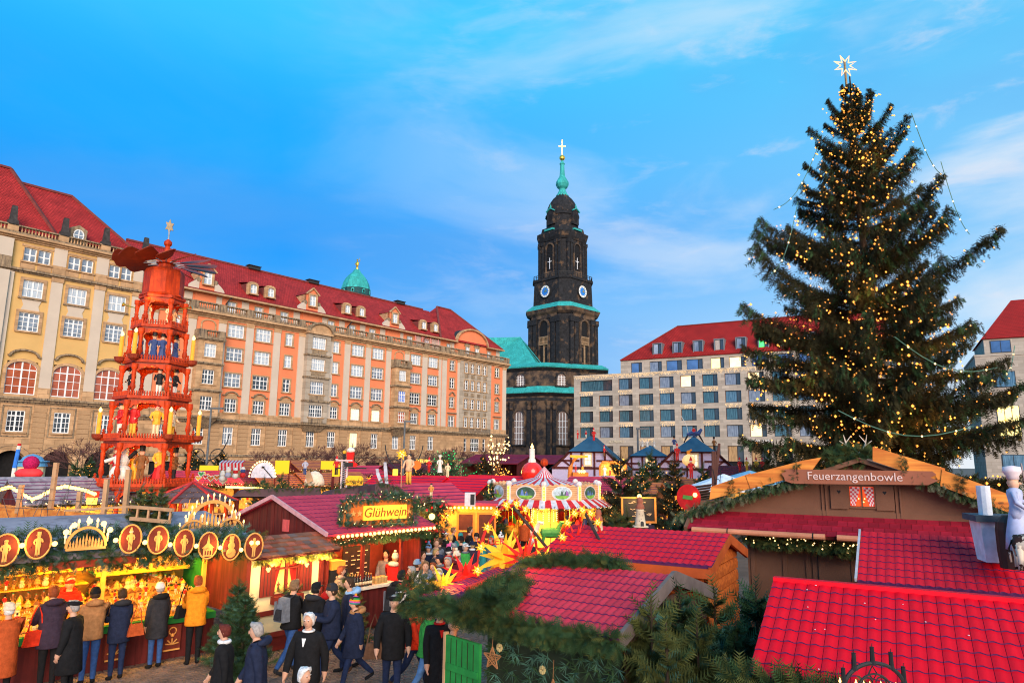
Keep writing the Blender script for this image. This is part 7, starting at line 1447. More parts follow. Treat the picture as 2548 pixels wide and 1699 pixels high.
# -- carousel
def carousel():
 D_ = 34.0; c = atd(1250, 1150, D_); zat = lambda y: atd(1250, y, D_).z
 t = thing('carousel', 'small carousel with red and white striped tent roof and painted rounding panels', 'carousel', (c.x, c.y, 0), .1); n = 10; r = 2.68; TR, TW = mat('tent_red', (.62, .02, .03), .6), mat('tent_white', (.60, .58, .62), .7); CRN = mat('carousel_cream_board', (.72, .40, .20), .6)
 zt, z1, z0, za = zat(1070), zat(1118), zat(1143), zat(1158)
 b = MB(); m = 44
 for i in range(m):
  a, e = 2 * pi * i / m, 2 * pi * (i + 1) / m; f = lambda a_, rr: rr * cos(pi / n) / cos(((a_ + pi / n) % (2 * pi / n)) - pi / n)
  b.add([(f(a, r * .98) * cos(a), f(a, r * .98) * sin(a), z1 - .05), (f(e, r * .98) * cos(e), f(e, r * .98) * sin(e), z1 - .05), (.5 * cos(e), .5 * sin(e), zt - .55), (.5 * cos(a), .5 * sin(a), zt - .55)], [(0, 1, 2, 3)], TR if i % 2 else TW)
  b.add([(.5 * cos(a), .5 * sin(a), zt - .55), (.5 * cos(e), .5 * sin(e), zt - .55), (0, 0, zt)], [(0, 1, 2)], TR if i % 2 else TW)
 b.build('tent_roof', t); b = MB(); b.ball((0, 0, zt + .18), .2, PYRW, 12); b.build('finial_ball', t)
 b = MB()
 for i in range(70):
  a, e = 2 * pi * i / 70, 2 * pi * (i + 1) / 70; b.quad((r * cos(a), r * sin(a), z0 + .04), (r * cos(e), r * sin(e), z0 + .04), (3.25 * cos(e), 3.25 * sin(e), za + .03 * (i % 2)), (3.25 * cos(a), 3.25 * sin(a), za + .03 * (i % 2)), TR if i % 2 else TW)
 b.build('awning', t)
 garland('garland', t, [(3.2 * cos(2 * pi * i / 24), 3.2 * sin(2 * pi * i / 24), za - .06) for i in range(25)], .09, 60, 120, (FIR, FIRD), .12, 0, BULBW, 90, .02)
 PC = [mat('picture_' + k, v, .5, .5, 5) for k, v in (('sky', (.45, .55, .6)), ('meadow', (.2, .42, .06)), ('gold', (.7, .48, .05)), ('plum', (.3, .14, .4)), ('pine', (.06, .12, .08)), ('blue', (.12, .2, .45)))]; WF = mat('panel_white_frame', (.78, .66, .62), .6)
 for i in range(n):
  a = 2 * pi * i / n + .16; w = 2 * r * sin(pi / n); M = Matrix.Rotation(a, 4, 'Z') @ Matrix.Translation((0, -r * cos(pi / n) - .05, 0)); h = z1 - z0 + .12
  p = MB(M); top = [(-w / 2 + w * k / 12, z0 + h + .09 * sin(pi * k / 12) + .04 * cos(k * pi)) for k in range(13)]; p.extr([(-w / 2, z0 - .05)] + [(w / 2, z0 - .05)] + top[::-1], (0, 0, 0), (1, 0, 0), (0, 0, 1), (0, 1, 0), .06, CRN)
  for k in range(7): p.box((-w / 2 + .1, -.015, z0 + .06 + k * h / 7), (w / 2 - .1, 0, z0 + .075 + k * h / 7), mat('panel_groove', (.45, .20, .08)))
  o = p.build('rounding_panel', t); q = MB(M); zc = z0 + h * .52; el = lambda s, y, m: q.add([(s * .42 * w * .62 * cos(2 * pi * j / 16), y, zc + s * .42 * h * 1.05 * sin(2 * pi * j / 16)) for j in range(16)], [tuple(range(16))], m)
  el(1.14, -.03, WF); el(1, -.04, PC[i % 2 * 4]); R_ = random.Random(i)
  hw = .42 * w * .62
  q.add([(-hw * .9, -.045, zc - h * .16)] + [(hw * .75 * cos(pi + pi * j / 8), -.045, zc - h * .18 + h * .22 * sin(pi + pi * j / 8)) for j in range(9)] + [(hw * .9, -.045, zc - h * .16)], [tuple(range(11))], PC[1])
  for j in range(4):
   x = R_.uniform(-.6, .6) * hw; q.add([(x - .09, -.05 - .002 * j, zc - .16 * h), (x + .09, -.05 - .002 * j, zc - .16 * h), (x + .03, -.05 - .002 * j, zc + h * R_.uniform(.02, .24)), (x - .03, -.05 - .002 * j, zc + h * R_.uniform(.02, .24))], [(0, 1, 2, 3)], PC[R_.choice((2, 3, 4, 5))])
  q.build('painted_picture', o)
  M2 = Matrix.Rotation(a + pi / n, 4, 'Z') @ Matrix.Translation((0, -r - .03, 0)); l = MB(M2); l.box((-.1, -.05, z0 - .02), (.1, .05, z0 + h + .06), WF); l.lathe([(.13, z0 + h + .02), (.15, z0 + h + .1), (.1, z0 + h + .2), (0, z0 + h + .24)], WF, 8); l.box((-.055, -.07, z0 + .03), (.055, -.05, z0 + h), mat('lit_yellow_strip', (1, .6, .05), .5, emit=1.5, ecol=(1, .50, .03)))
  o2 = l.build('light_pillar', t)
  l = MB(M2)
  for j in range(5): octa(l, (0, -.08, z0 + .1 + j * h * .2), .035, BULB)
  l.build('bulbs', o2, kind='stuff')
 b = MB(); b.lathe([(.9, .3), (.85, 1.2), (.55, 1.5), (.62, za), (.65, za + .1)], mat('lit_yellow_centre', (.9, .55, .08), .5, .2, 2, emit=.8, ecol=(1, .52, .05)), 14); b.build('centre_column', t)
 b = MB()
 for i in range(14):
  for j in range(8): a = 2 * pi * i / 14; q = .62; octa(b, (q * cos(a), q * sin(a), 1.5 + j * (za - 1.5) / 8), .03, BULB)
 b.build('centre_bulbs', t, kind='stuff'); b = MB(); b.lathe([(3.0, 0), (3.0, .3), (0, .31)], DKRED, 20); b.build('platform', t)
 for i in range(8): a = 2 * pi * i / 8 + .2; p = MB(); p.tube([(2.7 * cos(a), 2.7 * sin(a), .3), (2.7 * cos(a), 2.7 * sin(a), za)], .035, GOLD, 6); p.build('pole', t)
 for i in range(12):
  a = 2 * pi * i / 12; x, y = 1.9 * cos(a), 1.9 * sin(a); p = MB(Matrix.Translation((x, y, 1.0)) @ Matrix.Rotation(a + pi / 2, 4, 'Z')); cm = (RED_, BLU_, YEL_, WHT, GRN)[i % 5]
  p.lathe([(0, -.5), (.2, -.4), (.24, 0), (.2, .4), (0, .5)], cm, 8, (0, 0, .1), Matrix.Rotation(pi / 2, 3, 'Y')); p.tube([(.35, 0, .2), (.5, 0, .55), (.72, 0, .5)], [.13, .1, .07], cm, 7)
  for s in (-.28, .28): p.tube([(s, .1, .0), (s * 1.3, .1, -.4)], [.07, .04], cm, 5); p.tube([(s, -.1, .0), (s * 1.3, -.1, -.4)], [.07, .04], cm, 5)
  p.tube([(0, 0, -.7), (0, 0, za - 1.0)], .02, GOLD, 5); p.build('ride_horse', t)
 b = MB(); b.box((-2.2, 2.3, .3), (2.2, 2.36, za - .1), mat('carousel_red_backdrop', (.36, .02, .015))); b.build('backdrop', t)
 for a in (-1.1, -2.1, -1.6): lamp((c.x + 2.0 * cos(a), c.y + 2.0 * sin(a), za - .35), 60, (1, .40, .10), .2)
carousel()
# -- generic stall huts of the middle distance
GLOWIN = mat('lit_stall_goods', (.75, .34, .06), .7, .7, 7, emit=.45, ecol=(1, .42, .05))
def hut(px, py, d, L, Dp, rz, label, roofm=None, wall=None, ze=2.5, zr=3.3, garl=True, goods=True, seed=0, cat='stall', light=30):
 """one market hut, its front at -y; px, py, d survey the front eave's middle"""
 c = atd(px, py, d); dz = c.z - ze; ze += dz; zr += dz; roofm = roofm or REDT; wall = wall or DKRED
 t = thing('market_stall', label, cat, (c.x, c.y, 0), rz)
 b = MB(); b.box((-L / 2, Dp - .06, 0), (L / 2, Dp, ze), wall); b.extr([(0, 0), (Dp, 0), (Dp, ze), (Dp / 2, zr - .05), (0, ze)], (-L / 2, 0, 0), (0, 1, 0), (0, 0, 1), (1, 0, 0), .06, wall); b.extr([(0, 0), (Dp, 0), (Dp, ze), (Dp / 2, zr - .05), (0, ze)], (L / 2 - .06, 0, 0), (0, 1, 0), (0, 0, 1), (1, 0, 0), .06, wall); b.build('walls', t)
 b = MB(); b.slab([(-L / 2 - .2, -.4, ze - .08), (L / 2 + .2, -.4, ze - .08), (L / 2 + .2, Dp / 2, zr), (-L / 2 - .2, Dp / 2, zr)], .06, roofm); b.slab([(-L / 2 - .2, Dp / 2, zr), (L / 2 + .2, Dp / 2, zr), (L / 2 + .2, Dp + .3, ze - .08), (-L / 2 - .2, Dp + .3, ze - .08)], .06, roofm); b.build('roof', t)
 r = MB(); k = 7; u = Vector((0, Dp / 2 + .4, zr - ze + .08))
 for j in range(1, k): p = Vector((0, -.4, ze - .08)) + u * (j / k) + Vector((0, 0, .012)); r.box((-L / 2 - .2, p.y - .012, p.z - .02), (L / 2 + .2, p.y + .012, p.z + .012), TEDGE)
 r.build('roof_courses', t, kind='stuff')
 if goods:
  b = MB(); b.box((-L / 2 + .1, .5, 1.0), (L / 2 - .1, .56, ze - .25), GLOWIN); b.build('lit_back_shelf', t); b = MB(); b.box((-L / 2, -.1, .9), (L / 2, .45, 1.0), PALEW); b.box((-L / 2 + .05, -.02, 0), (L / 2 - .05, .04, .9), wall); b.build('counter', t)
  rd = random.Random(seed); b = MB()
  for i in range(int(L * 9)): x = -L / 2 + .15 + (L - .3) * rd.random(); z = rd.choice((1.0, 1.35, 1.7)); h = rd.uniform(.12, .3); m = rd.choice(FIGW); b.lathe([(.07, z), (.09, z + h * .5), (.05, z + h)], m, 5, (x, .38 if z > 1.1 else rd.uniform(0, .35), 0))
  b.build('goods', t, kind='stuff')
 if garl: garland('lit_garland', t, [(-L / 2 - .2, -.45, ze - .1), (L / 2 + .2, -.45, ze - .1)], .14, 46, seed + 300, (FIR, FIRD), .2, .1, BULBW, int(L * 7), .028)
 if light: lamp(gx((c.x, c.y, 0), rz, 0, -.15, ze - .4), light, (1, .48, .10), .2)
 return t
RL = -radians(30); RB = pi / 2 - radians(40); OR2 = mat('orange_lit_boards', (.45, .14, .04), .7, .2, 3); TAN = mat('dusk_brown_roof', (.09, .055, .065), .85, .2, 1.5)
for i, a in enumerate((
  (905, 1128, 37, 4.6, 2.6, RL, 'red roofed stall behind the drinking tavern sign', REDT), (1015, 1130, 36, 4.2, 2.6, RL, 'red roofed stall behind the wooden watchman', REDT), (1130, 1125, 40, 4.5, 2.6, RL, 'red roofed stall left of the carousel tent', REDT),
  (1360, 1128, 40, 3.6, 2.6, RL, 'red roofed stall right of the carousel tent', PINKT), (1010, 1158, 28, 3.2, 2.4, RB, 'low pink roofed stall beside the garlanded passage', PINKT), (1200, 1062, 70, 9, 6, RL, 'long dark red roofed hall below the church', mat('dark_red_hall_roof', (.20, .012, .03), .8, .2, 2)),
  (1125, 1062, 66, 6, 5, RL, 'smaller dark red roofed hall before the pink building', MATS['dark_red_hall_roof']), (470, 1112, 42, 4.5, 2.6, RB, 'sweet stall glowing behind the gazebo', PINKT), (560, 1110, 44, 5.0, 2.6, RB, 'stall with the bulb row below the striped beach chair', DKRED),
  (690, 1118, 46, 5, 2.6, RB, 'stall glowing behind the lit firs', OR2), (780, 1112, 48, 5, 2.6, RB, 'lit stall below the aluminium truss', OR2), (60, 1140, 30, 5, 2.6, RB, 'lit stall behind the timber rail at the far left', FELT), (190, 1148, 27, 4, 2.4, RB, 'orange lit stall between timber rail and pyramid', FELT),
  (1480, 1120, 50, 5, 2.6, RL, 'stall with lit figures before the small half timbered house', OR2), (1560, 1130, 42, 4.5, 2.6, RL, 'lit stall under the broad fir left of the parasols', OR2), (1730, 1098, 46, 6, 2.6, RL, 'stall below the toy train figures', DKRED), (1440, 1140, 40, 3.0, 2.4, RL, 'stall beside the carousel below the lit stage', OR2),
  (360, 1120, 44, 4.5, 2.6, RB, 'stall behind the wooden pyramid', OR2), (860, 1090, 62, 5, 3, RB, 'far stall under the big red boot', PINKT), (960, 1085, 64, 5, 3, RB, 'far stall before the pink building', DKRED), (640, 1080, 60, 6, 3, RB, 'far yellow lit stall behind the satellite dish', OR2), (745, 1078, 62, 5, 3, RB, 'far yellow lit stall with poster boards', OR2))):
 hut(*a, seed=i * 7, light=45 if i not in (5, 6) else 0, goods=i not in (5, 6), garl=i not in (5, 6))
for i, (pts, d, l) in enumerate((([(752, 1152), (850, 1152), (846, 1112), (800, 1118), (770, 1124)], 24, 'low dusky brown canopy behind the wine stall ridge'), ([(858, 1172), (942, 1146), (925, 1122), (880, 1108), (862, 1112)], 22, 'dusky brown gabled canopy with garland behind the Glühwein sign'), ([(540, 1140), (740, 1140), (735, 1120), (560, 1122)], 26, 'long dusky brown canopy behind the wine stall gable'))):
 q = [atd(x, y, d) for x, y in pts]; c = sum(q, Vector()) / len(q); t = thing('canopy', l, 'canopy', (c.x, c.y, 0)); b = MB(); qq = [p - Vector((c.x, c.y, 0)) for p in q]; bk = [p + Vector((-.9, 1.8, -.15)) for p in qq]; n = len(qq)
 b.add(qq + bk, [tuple(range(n)), tuple(range(2 * n - 1, n - 1, -1))] + [(k, (k + 1) % n, n + (k + 1) % n, n + k) for k in range(n)], TAN); b.build('sheet', t); garland('garland', t, [p + Vector((0, -.05, .03)) for p in qq[2:]], .12, 70, 140 + i, (FIR, FIRY), .14); b = MB()
 for p in (qq[0], qq[1]): b.tube([(p.x, p.y + .3, 0), (p.x, p.y + .3, p.z)], .05, DKRED, 6)
 b.build('posts', t)
def thing_at(name, label, cat, px, py, d, rz=0.0): c = atd(px, py, d); return thing(name, label, cat, (c.x, c.y, c.z), rz), 1.0833 / 1699 * d * 1.03
# -- half timbered houses with slate blue roofs
SLATE = mat('slate_blue_roof', (.035, .10, .17), .6, .15, 1.2); LAV = mat('lavender_infill', (.52, .46, .66), .8, .06); TIMB = mat('dark_timber', (.10, .02, .018), .7)
def timber_house(px, py, d, hw, hh, he, hx, label, dep=6.0, rz=-.25):
 c = atd(px, py, d); za = c.z; t = thing('half_timbered_house', label, 'stall house', (c.x, c.y, 0), rz); zh, ze = za - hh, za - he; th = hw * (he - hh) / he * 0 + hx
 b = MB(); b.extr([(-hw, 0), (hw, 0), (hw, ze), (hx, zh), (-hx, zh), (-hw, ze)], (0, 0, 0), (1, 0, 0), (0, 0, 1), (0, 1, 0), .1, LAV); b.quad((hw, 0, 0), (hw, dep, 0), (hw, dep, ze), (hw, 0, ze), LAV); b.quad((-hw, dep, 0), (-hw, 0, 0), (-hw, 0, ze), (-hw, dep, ze), LAV); b.build('wall', t)
 b = MB(); o = .25; e = lambda x, y, z: (x, y, z)
 b.quad((hw + o, -.35, ze - .15), (hw + o, dep, ze - .15), (0, dep, za), (0, hx * .9, za), SLATE); b.add([(hw + o, -.35, ze - .15), (0, hx * .9, za), (hx + .05, -.35, zh)], [(0, 1, 2)], SLATE)
 b.quad((-hw - o, dep, ze - .15), (-hw - o, -.35, ze - .15), (0, hx * .9, za), (0, dep, za), SLATE); b.add([(-hx - .05, -.35, zh), (0, hx * .9, za), (-hw - o, -.35, ze - .15)], [(0, 1, 2)], SLATE); b.add([(-hx - .15, -.45, zh - .05), (hx + .15, -.45, zh - .05), (0, hx * .9, za)], [(0, 1, 2)], SLATE); b.build('roof', t)
 sm = MB()
 for k in range(6): y = .5 + k * dep / 6; sm.beam((hw + o, y - .6, ze - .13), (0, max(y, hx * .9), za + .02), .04, .05, SLATE)
 sm.build('roof_seams', t, kind='stuff')
 B_ = lambda a, q, w=.16: tb(a, q, w)
 def tb(a, q, w): k = MB(); k.beam((a[0], -.04, a[1]), (q[0], -.04, q[1]), .08, w, TIMB, up=(0, 0, 1)) if abs(a[0] - q[0]) > .01 else k.box((a[0] - w / 2, -.08, min(a[1], q[1])), (a[0] + w / 2, 0, max(a[1], q[1])), TIMB); k.build('timber', t)
 zm = (zh + ze) / 2
 tb((-hx - .1, zh - .08), (hx + .1, zh - .08), .16); tb((-hw, ze), (hw, ze), .18); tb((-hw * .82, zm - .1), (-hx * .5, zm - .1), .14); tb((hx * .5, zm - .1), (hw * .82, zm - .1), .14)
 for x in (-hx, -hx * .38, hx * .38, hx): tb((x, ze - .6), (x, zh), .15)
 tb((hw - .1, ze - .05), (hx + .05, zh), .2); tb((-hw + .1, ze - .05), (-hx - .05, zh), .2); tb((hx, ze + .1), (hx + (hw - hx) * .45, zm - .05), .13); tb((-hx, ze + .1), (-hx - (hw - hx) * .45, zm - .05), .13)
 w = MB(); w.box((-.34, -.12, ze + .12), (.34, -.04, zh - .15), CRM); w.quad((-.22, -.125, ze + .25), (.22, -.125, ze + .25), (.22, -.125, zh - .3), (-.22, -.125, zh - .3), mat('lit_white_window', (.9, .75, .5), .4, .1, 2, emit=.7, ecol=(1, .75, .42))); o_ = w.build('window', t); k = MB(); k.box((-.025, -.14, ze + .2), (.025, -.125, zh - .25), WHT); k.box((-.25, -.14, ze + .6), (.25, -.125, ze + .65), WHT); k.build('window_frame', o_)
 return c, za
H1, _ = timber_house(1350, 1000, 55, 2.9, 1.2, 2.55, 1.35, 'left half timbered stall house with blue roof and climbing Santas'); H2, _ = timber_house(1490, 1022, 58, 2.35, .85, 2.0, 1.45, 'middle small half timbered stall house with blue roof'); H3, _ = timber_house(1593, 1000, 54, 3.1, 1.2, 2.6, 1.5, 'right half timbered stall house with blue roof and rider figure')
def roof_fig(px, py, d, h, coat, legs, hat, label, hatm=None, name='roof_figure', cat='figure', rz=0.0, **kw):
 c = atd(px, py, d); h *= .8; b = MB(); figure_bm(b, 0, 0, 0, h, coat, legs, hat, hatm, **kw); o = b.build(name, None, loc=(c.x, c.y, c.z), rz=rz); tag(o, label, cat); return o
roof_fig(1327, 1008, 54.5, .75, RED_, RED_, 'cone', 'Santa figure lying left of the roof peak of the left timbered house', rz=.6); roof_fig(1346, 1004, 54.8, .6, RED_, WHT, 'cone', 'small Santa figure at the chimney of the left timbered house', rz=-.5); roof_fig(1364, 1012, 54.5, 1.1, RED_, RED_, 'cone', 'standing Santa figure right of the chimney of the left timbered house'); roof_fig(1388, 1048, 54.2, .95, RED_, BRN, 'cone', 'Santa figure climbing the right roof slope of the left timbered house', rz=.7)
for i, x in enumerate((1476, 1487, 1503)): roof_fig(x, 1026, 57.5, .7, WHT, WHT, 'hair', 'white angel figure on the small timbered house, ' + ('left', 'middle', 'right')[i] + ' of three', WHT, skirt=True, rz=i - 1.0)
roof_fig(1594, 1004, 53.5, 1.0, RED_, BLU_, 'top', 'red coated rider figure on the peak of the right timbered house'); roof_fig(1549, 1033, 53.5, 1.2, BLU_, WHT, 'top', 'black hatted figure on the left eave of the right timbered house'); roof_fig(1641, 1035, 53.5, 1.2, BRN, BLK, 'top', 'brown figure standing on the right eave of the right timbered house')
def misc():
 t, k = thing_at('horse_figure', 'dark rocking horse figure straddling the blue roof peak', 'figure', 1593, 1003, 53.6); b = MB(); b.tube([(-.5, 0, .15), (0, 0, .3), (.4, 0, .25), (.65, 0, .6)], [.12, .2, .2, .1], BLU_, 7); [b.tube([(x, 0, .2), (x * 1.9, 0, -.45)], [.08, .05], BLK, 5) for x in (-.4, .4)]; b.build('body', t); b = MB(); b.tube([(-.9, 0, 1.6), (-.5, 0, .8), (-.35, 0, -.1)], .025, WHT, 5); b.build('lance', t)
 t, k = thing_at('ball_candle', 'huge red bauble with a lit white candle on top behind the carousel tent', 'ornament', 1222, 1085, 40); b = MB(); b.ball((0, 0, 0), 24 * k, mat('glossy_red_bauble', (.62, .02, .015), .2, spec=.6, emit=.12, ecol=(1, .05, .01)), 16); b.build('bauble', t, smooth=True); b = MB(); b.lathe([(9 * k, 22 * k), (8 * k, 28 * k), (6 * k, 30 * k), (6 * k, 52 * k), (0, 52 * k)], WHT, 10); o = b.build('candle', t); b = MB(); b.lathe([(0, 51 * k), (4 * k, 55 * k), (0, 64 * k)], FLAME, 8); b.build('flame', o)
 rd = random.Random(4)
 for px, py, d, col, lab, w, h in ((1135, 1062, 44, BULBW, 'bare bush strung with big yellow bulbs left of the red bauble', 2.2, 2.6), (1150, 1085, 42, SPARK, 'low bush with yellow lights beside the bulb bush', 1.6, 1.2)):
  t, k = thing_at('light_bush', lab, 'lit bush', px, py + 30, d); b = MB(); l = MB()
  for i in range(26):
   a = rd.uniform(0, 2 * pi); e = Vector((cos(a) * rd.uniform(.1, .45) * w, sin(a) * .3, h * rd.uniform(.4, 1))); b.tube([(0, 0, -.5), e * .5 + Vector((0, 0, .1)), e], [.03, .02, .01], BARK, 4)
   for q in range(3): octa(l, e * rd.uniform(.35, 1) + Vector((rd.uniform(-.15, .15), 0, rd.uniform(-.1, .1))), rd.uniform(.04, .085) if col is BULBW else .04, col)
  b.build('twigs', t); l.build('fairy_lights', t, kind='stuff')
 p = atd(1025, 1090, 44); place_conifer(CFG, (p.x, p.y, p.z - .5), 'low bush glowing with green lights', 'lit bushes on the stall roofs', 0, 1.4)
 g = MB();
 def lamp_post(px, yt, yb, d, lab, arms=True):
  c = atd(px, yb, d); zt = atd(px, yt, d).z; t = thing('lamp_post', lab, 'lamp post', (c.x, c.y, 0)); b = MB(); GP = mat('grey_lamp_metal', (.12, .13, .14), .5); b.tube([(0, 0, 0), (0, 0, zt)], [.11, .08], GP, 8); b.build('pole', t); b = MB(); b.box((-.1, -.12, zt - .05), (1.0, .12, zt + .1), GP); b.build('lamp_head', t)
  if arms:
   z = zt - 1.05 * 2.6
   for s in (-1, 1):
    b = MB(); b.tube([(0, 0, z - 1.6)] + [(s * 1.7 * sin(q * .19), 0, z - 1.6 + 1.5 * (1 - cos(q * .26))) for q in range(1, 9)], .05, IRON, 5); b.tube([(s * (.85 + .62 * cos(q * pi / 6)), 0, z - 1.25 + .62 * sin(q * pi / 6)) for q in range(13)], .045, IRON, 5); b.tube([(s * (.45 + .4 * cos(q * pi / 6)), 0, z - 2.0 + .5 * sin(q * pi / 6)) for q in range(10)], .04, IRON, 5); b.build('iron_scroll', t)
  return t
 lamp_post(474, 938, 1070, 58, 'tall grey lamp post with iron scrolls right of the pyramid'); lamp_post(926, 968, 1080, 62, 'tall lamp post with iron scrolls behind the wooden watchman'); lamp_post(1466, 985, 1060, 60, 'lamp post in front of the limestone hotel', False)
 t, k = thing_at('star_lamp', 'glowing yellow star on a pole above the wooden watchman', 'star', 923, 1043, 45); b = MB()
 for i in range(14): y = 1 - 2 * (i + .5) / 14; a = i * 2.4; dd = Vector((sqrt(1 - y * y) * cos(a), sqrt(1 - y * y) * sin(a), y)); u = dd.orthogonal().normalized(); v = dd.cross(u); b.add([dd * .1 + (u * cos(q * pi / 2) + v * sin(q * pi / 2)) * .13 for q in range(4)] + [dd * .42], [(q, (q + 1) % 4, 4) for q in range(4)], STARG)
 b.ball((0, 0, 0), .2, BULB, 8); b.build('star', t); b = MB(); b.tube([(0, .02, -.3), (0, .02, -2.4)], .03, PALEW, 5); b.build('pole', t)
 c = atd(938, 1112, 26); t = thing('watchman_figure', 'tall carved wooden watchman holding staff and lantern on a stall roof', 'figure', (c.x, c.y, c.z), -.3); h = 1.12; b = MB(); LW = mat('pale_limewood', (.70, .42, .24), .6, .15, 4); figure_bm(b, 0, 0, 0, h, LW, mat('limewood_trousers', (.72, .38, .06), .6), 'hair', BLK, LW); b.build('body', t, smooth=True); b = MB(); b.tube([(-.2, -.2, -.1), (-.2, -.2, 1.1)], .018, PALEW, 5); b.build('staff', t); b = MB(); b.box((-.5, -.32, .32), (-.36, -.18, .55), mat('lit_lantern', (1, .6, .05), .5, emit=1.6, ecol=(1, .52, .03))); b.tube([(-.2, -.2, .7), (-.43, -.25, .64), (-.43, -.25, .55)], .015, IRON, 4); b.build('lantern', t)
 c = atd(990, 1140, 25); roof_fig(990, 1143, 25, .62, mat('carved_pine', (.62, .26, .06), .6), CRM, 'cap', 'small carved wooden figure on the garlanded passage roof')
 t, k = thing_at('boot_sign', 'big red Christmas boot with white cuff on a black sign post', 'sign', 803, 1070, 40); b = MB(); b.extr([(-9 * k, 0), (14 * k, -2 * k), (15 * k, 5 * k), (8 * k, 9 * k), (6 * k, 14 * k), (8 * k, 30 * k), (-8 * k, 30 * k), (-7 * k, 12 * k)], (0, 0, 0), (1, 0, 0), (0, 0, 1), (0, 1, 0), .3, mat('bright_red_boot', (.78, .01, .008), .6)); b.build('boot', t); b = MB(); b.ball((0, .15, 34 * k), 9.5 * k, WHT, 10, 6 * k); b.build('cuff', t); b = MB(); b.box((-28 * k, .1, -6 * k), (36 * k, .2, -3 * k), BLK); b.tube([(-14 * k, .15, -2.2), (-14 * k, .15, 26 * k)], .08, BLK, 7); b.ball((-14 * k, .15, 30 * k), .12, YEL_, 8); b.build('sign_post', t)
 t, k = thing_at('tavern_sign', 'yellow board lettered Schänke with black scroll corners', 'sign', 815, 1103, 34); b = MB(); b.extr([(-20 * k, -10 * k), (18 * k, -10 * k), (18 * k, 5 * k), (13 * k, 10 * k), (-14 * k, 10 * k), (-20 * k, 4 * k)], (0, 0, 0), (1, 0, 0), (0, 0, 1), (0, 1, 0), .05, mat('tavern_yellow', (.85, .42, .02), .6, emit=.2, ecol=(1, .5, .02))); b.build('board', t); obj('lettering', text_mesh('Schänke', 11 * k, BLK, .01), t, (-1 * k, -.02, -2 * k), rot=(pi / 2, 0, 0))
 for i, (x0, y0, x1, y1) in enumerate(((867, 1085, 884, 1132), (885, 1070, 890, 1132))):
  a, q = atd(x0, y0, 27), atd(x1, y1, 27); c = (a + q) / 2; s = MB(); a_, q_ = a - c, q - c; s.beam(a_, q_, .13, .03, mat('pale_blue_ski', (.45, .48, .58), .4), up=(0, 1, 0)); s.beam(a_, a_ + Vector((-.01, -.05, .14)), .11, .03, mat('pale_blue_ski', (.45, .48, .58)), up=(0, 1, 0)); o = s.build('ski', None, loc=c); tag(o, ('left pale blue ski, leaning, beside the watchman', 'right pale blue ski, upright, beside the watchman')[i], 'ski', 'pair of skis on a stall roof')
 t, k = thing_at('white_disc', 'large white half dome disc with a black pointer on a stall roof', 'disc', 603, 1097, 42); b = MB(); b.add([(0, 0, 0)] + [(26 * k * cos(pi * i / 20), 0, 33 * k * sin(pi * i / 20)) for i in range(21)], [tuple(range(22))], mat('pale_blue_white_disc', (.62, .66, .80), .5)); b.extr([(26 * k * cos(pi * i / 20), 33 * k * sin(pi * i / 20)) for i in range(21)], (0, .02, 0), (1, 0, 0), (0, 0, 1), (0, 1, 0), .2, mat('pale_blue_white_disc', (.62, .66, .80))); b.build('disc', t); b = MB(); b.tube([(1 * k, -.03, 22 * k), (22 * k, -.03, 0)], .03, BLK, 5); b.box((-.08, -.06, 21 * k), (.08, -.02, 25 * k), BLK); b.build('pointer', t); l = MB()
 for i in range(16): octa(l, (29 * k * cos(pi * (i + .5) / 16), -.05, 36 * k * sin(pi * (i + .5) / 16)), .07, BULBW)
 l.build('bulb_rim', t, kind='stuff')
 t, k = thing_at('beach_chair', 'red and white striped canopy chair on a stall roof', 'beach chair', 532, 1092, 40, .15); TR, TW = MATS['tent_red'], MATS['tent_white']
 b = MB(); w = 25 * k
 for i in range(14): x0, x1 = -w + 2 * w * i / 14, -w + 2 * w * (i + 1) / 14; m = TR if i % 2 else TW; b.quad((x0, -.2, 12 * k), (x1, -.2, 12 * k), (x1, -.35, 27 * k), (x0, -.35, 27 * k), m); b.quad((x0, -.35, 27 * k), (x1, -.35, 27 * k), (x1, .35, 33 * k), (x0, .35, 33 * k), m)
 b.build('canopy', t); b = MB(); b.box((-w, -.1, -4 * k), (w, .3, 12 * k), mat('wicker_seat', (.32, .22, .12))); b.build('seat', t)
 for i, (x, y, m1, m2, l) in enumerate(((510, 1098, WHT, WHT, 'white plush ball figure left on the striped chair stall'), (523, 1090, WHT, mat('plush_grey', (.4, .4, .5)), 'grey and white plush figure in the middle of the striped chair stall'), (540, 1092, RED_, WHT, 'red plush figure with white cap on the striped chair stall'), (557, 1090, BLU_, RED_, 'blue and red plush figure right of the striped chair'))):
  tt, k = thing_at('plush_figure', l, 'plush figure', x, y + 6, 39); b = MB(); b.ball((0, 0, 5 * k), 7 * k, m2, 8); b.ball((0, 0, 14 * k), 6 * k, m1, 8); b.ball((0, 0, 18 * k), 5 * k, WHT, 8); b.build('body', tt, smooth=True)
 t, k = thing_at('igloo', 'cream igloo with brown ramp board on a stall roof', 'igloo', 722, 1110, 42); b = MB(); b.lathe([(22 * k, -4 * k), (21 * k, 6 * k), (16 * k, 18 * k), (8 * k, 25 * k), (0, 27 * k)], mat('warm_white_snow', (.78, .62, .48), .8, emit=.08, ecol=(1, .6, .3)), 14); b.build('dome', t, smooth=True); b = MB(); b.beam((-8 * k, -.9, 26 * k), (2 * k, -1.0, 4 * k), .35, .06, PALEW, up=(0, 1, 0)); b.build('ramp', t)
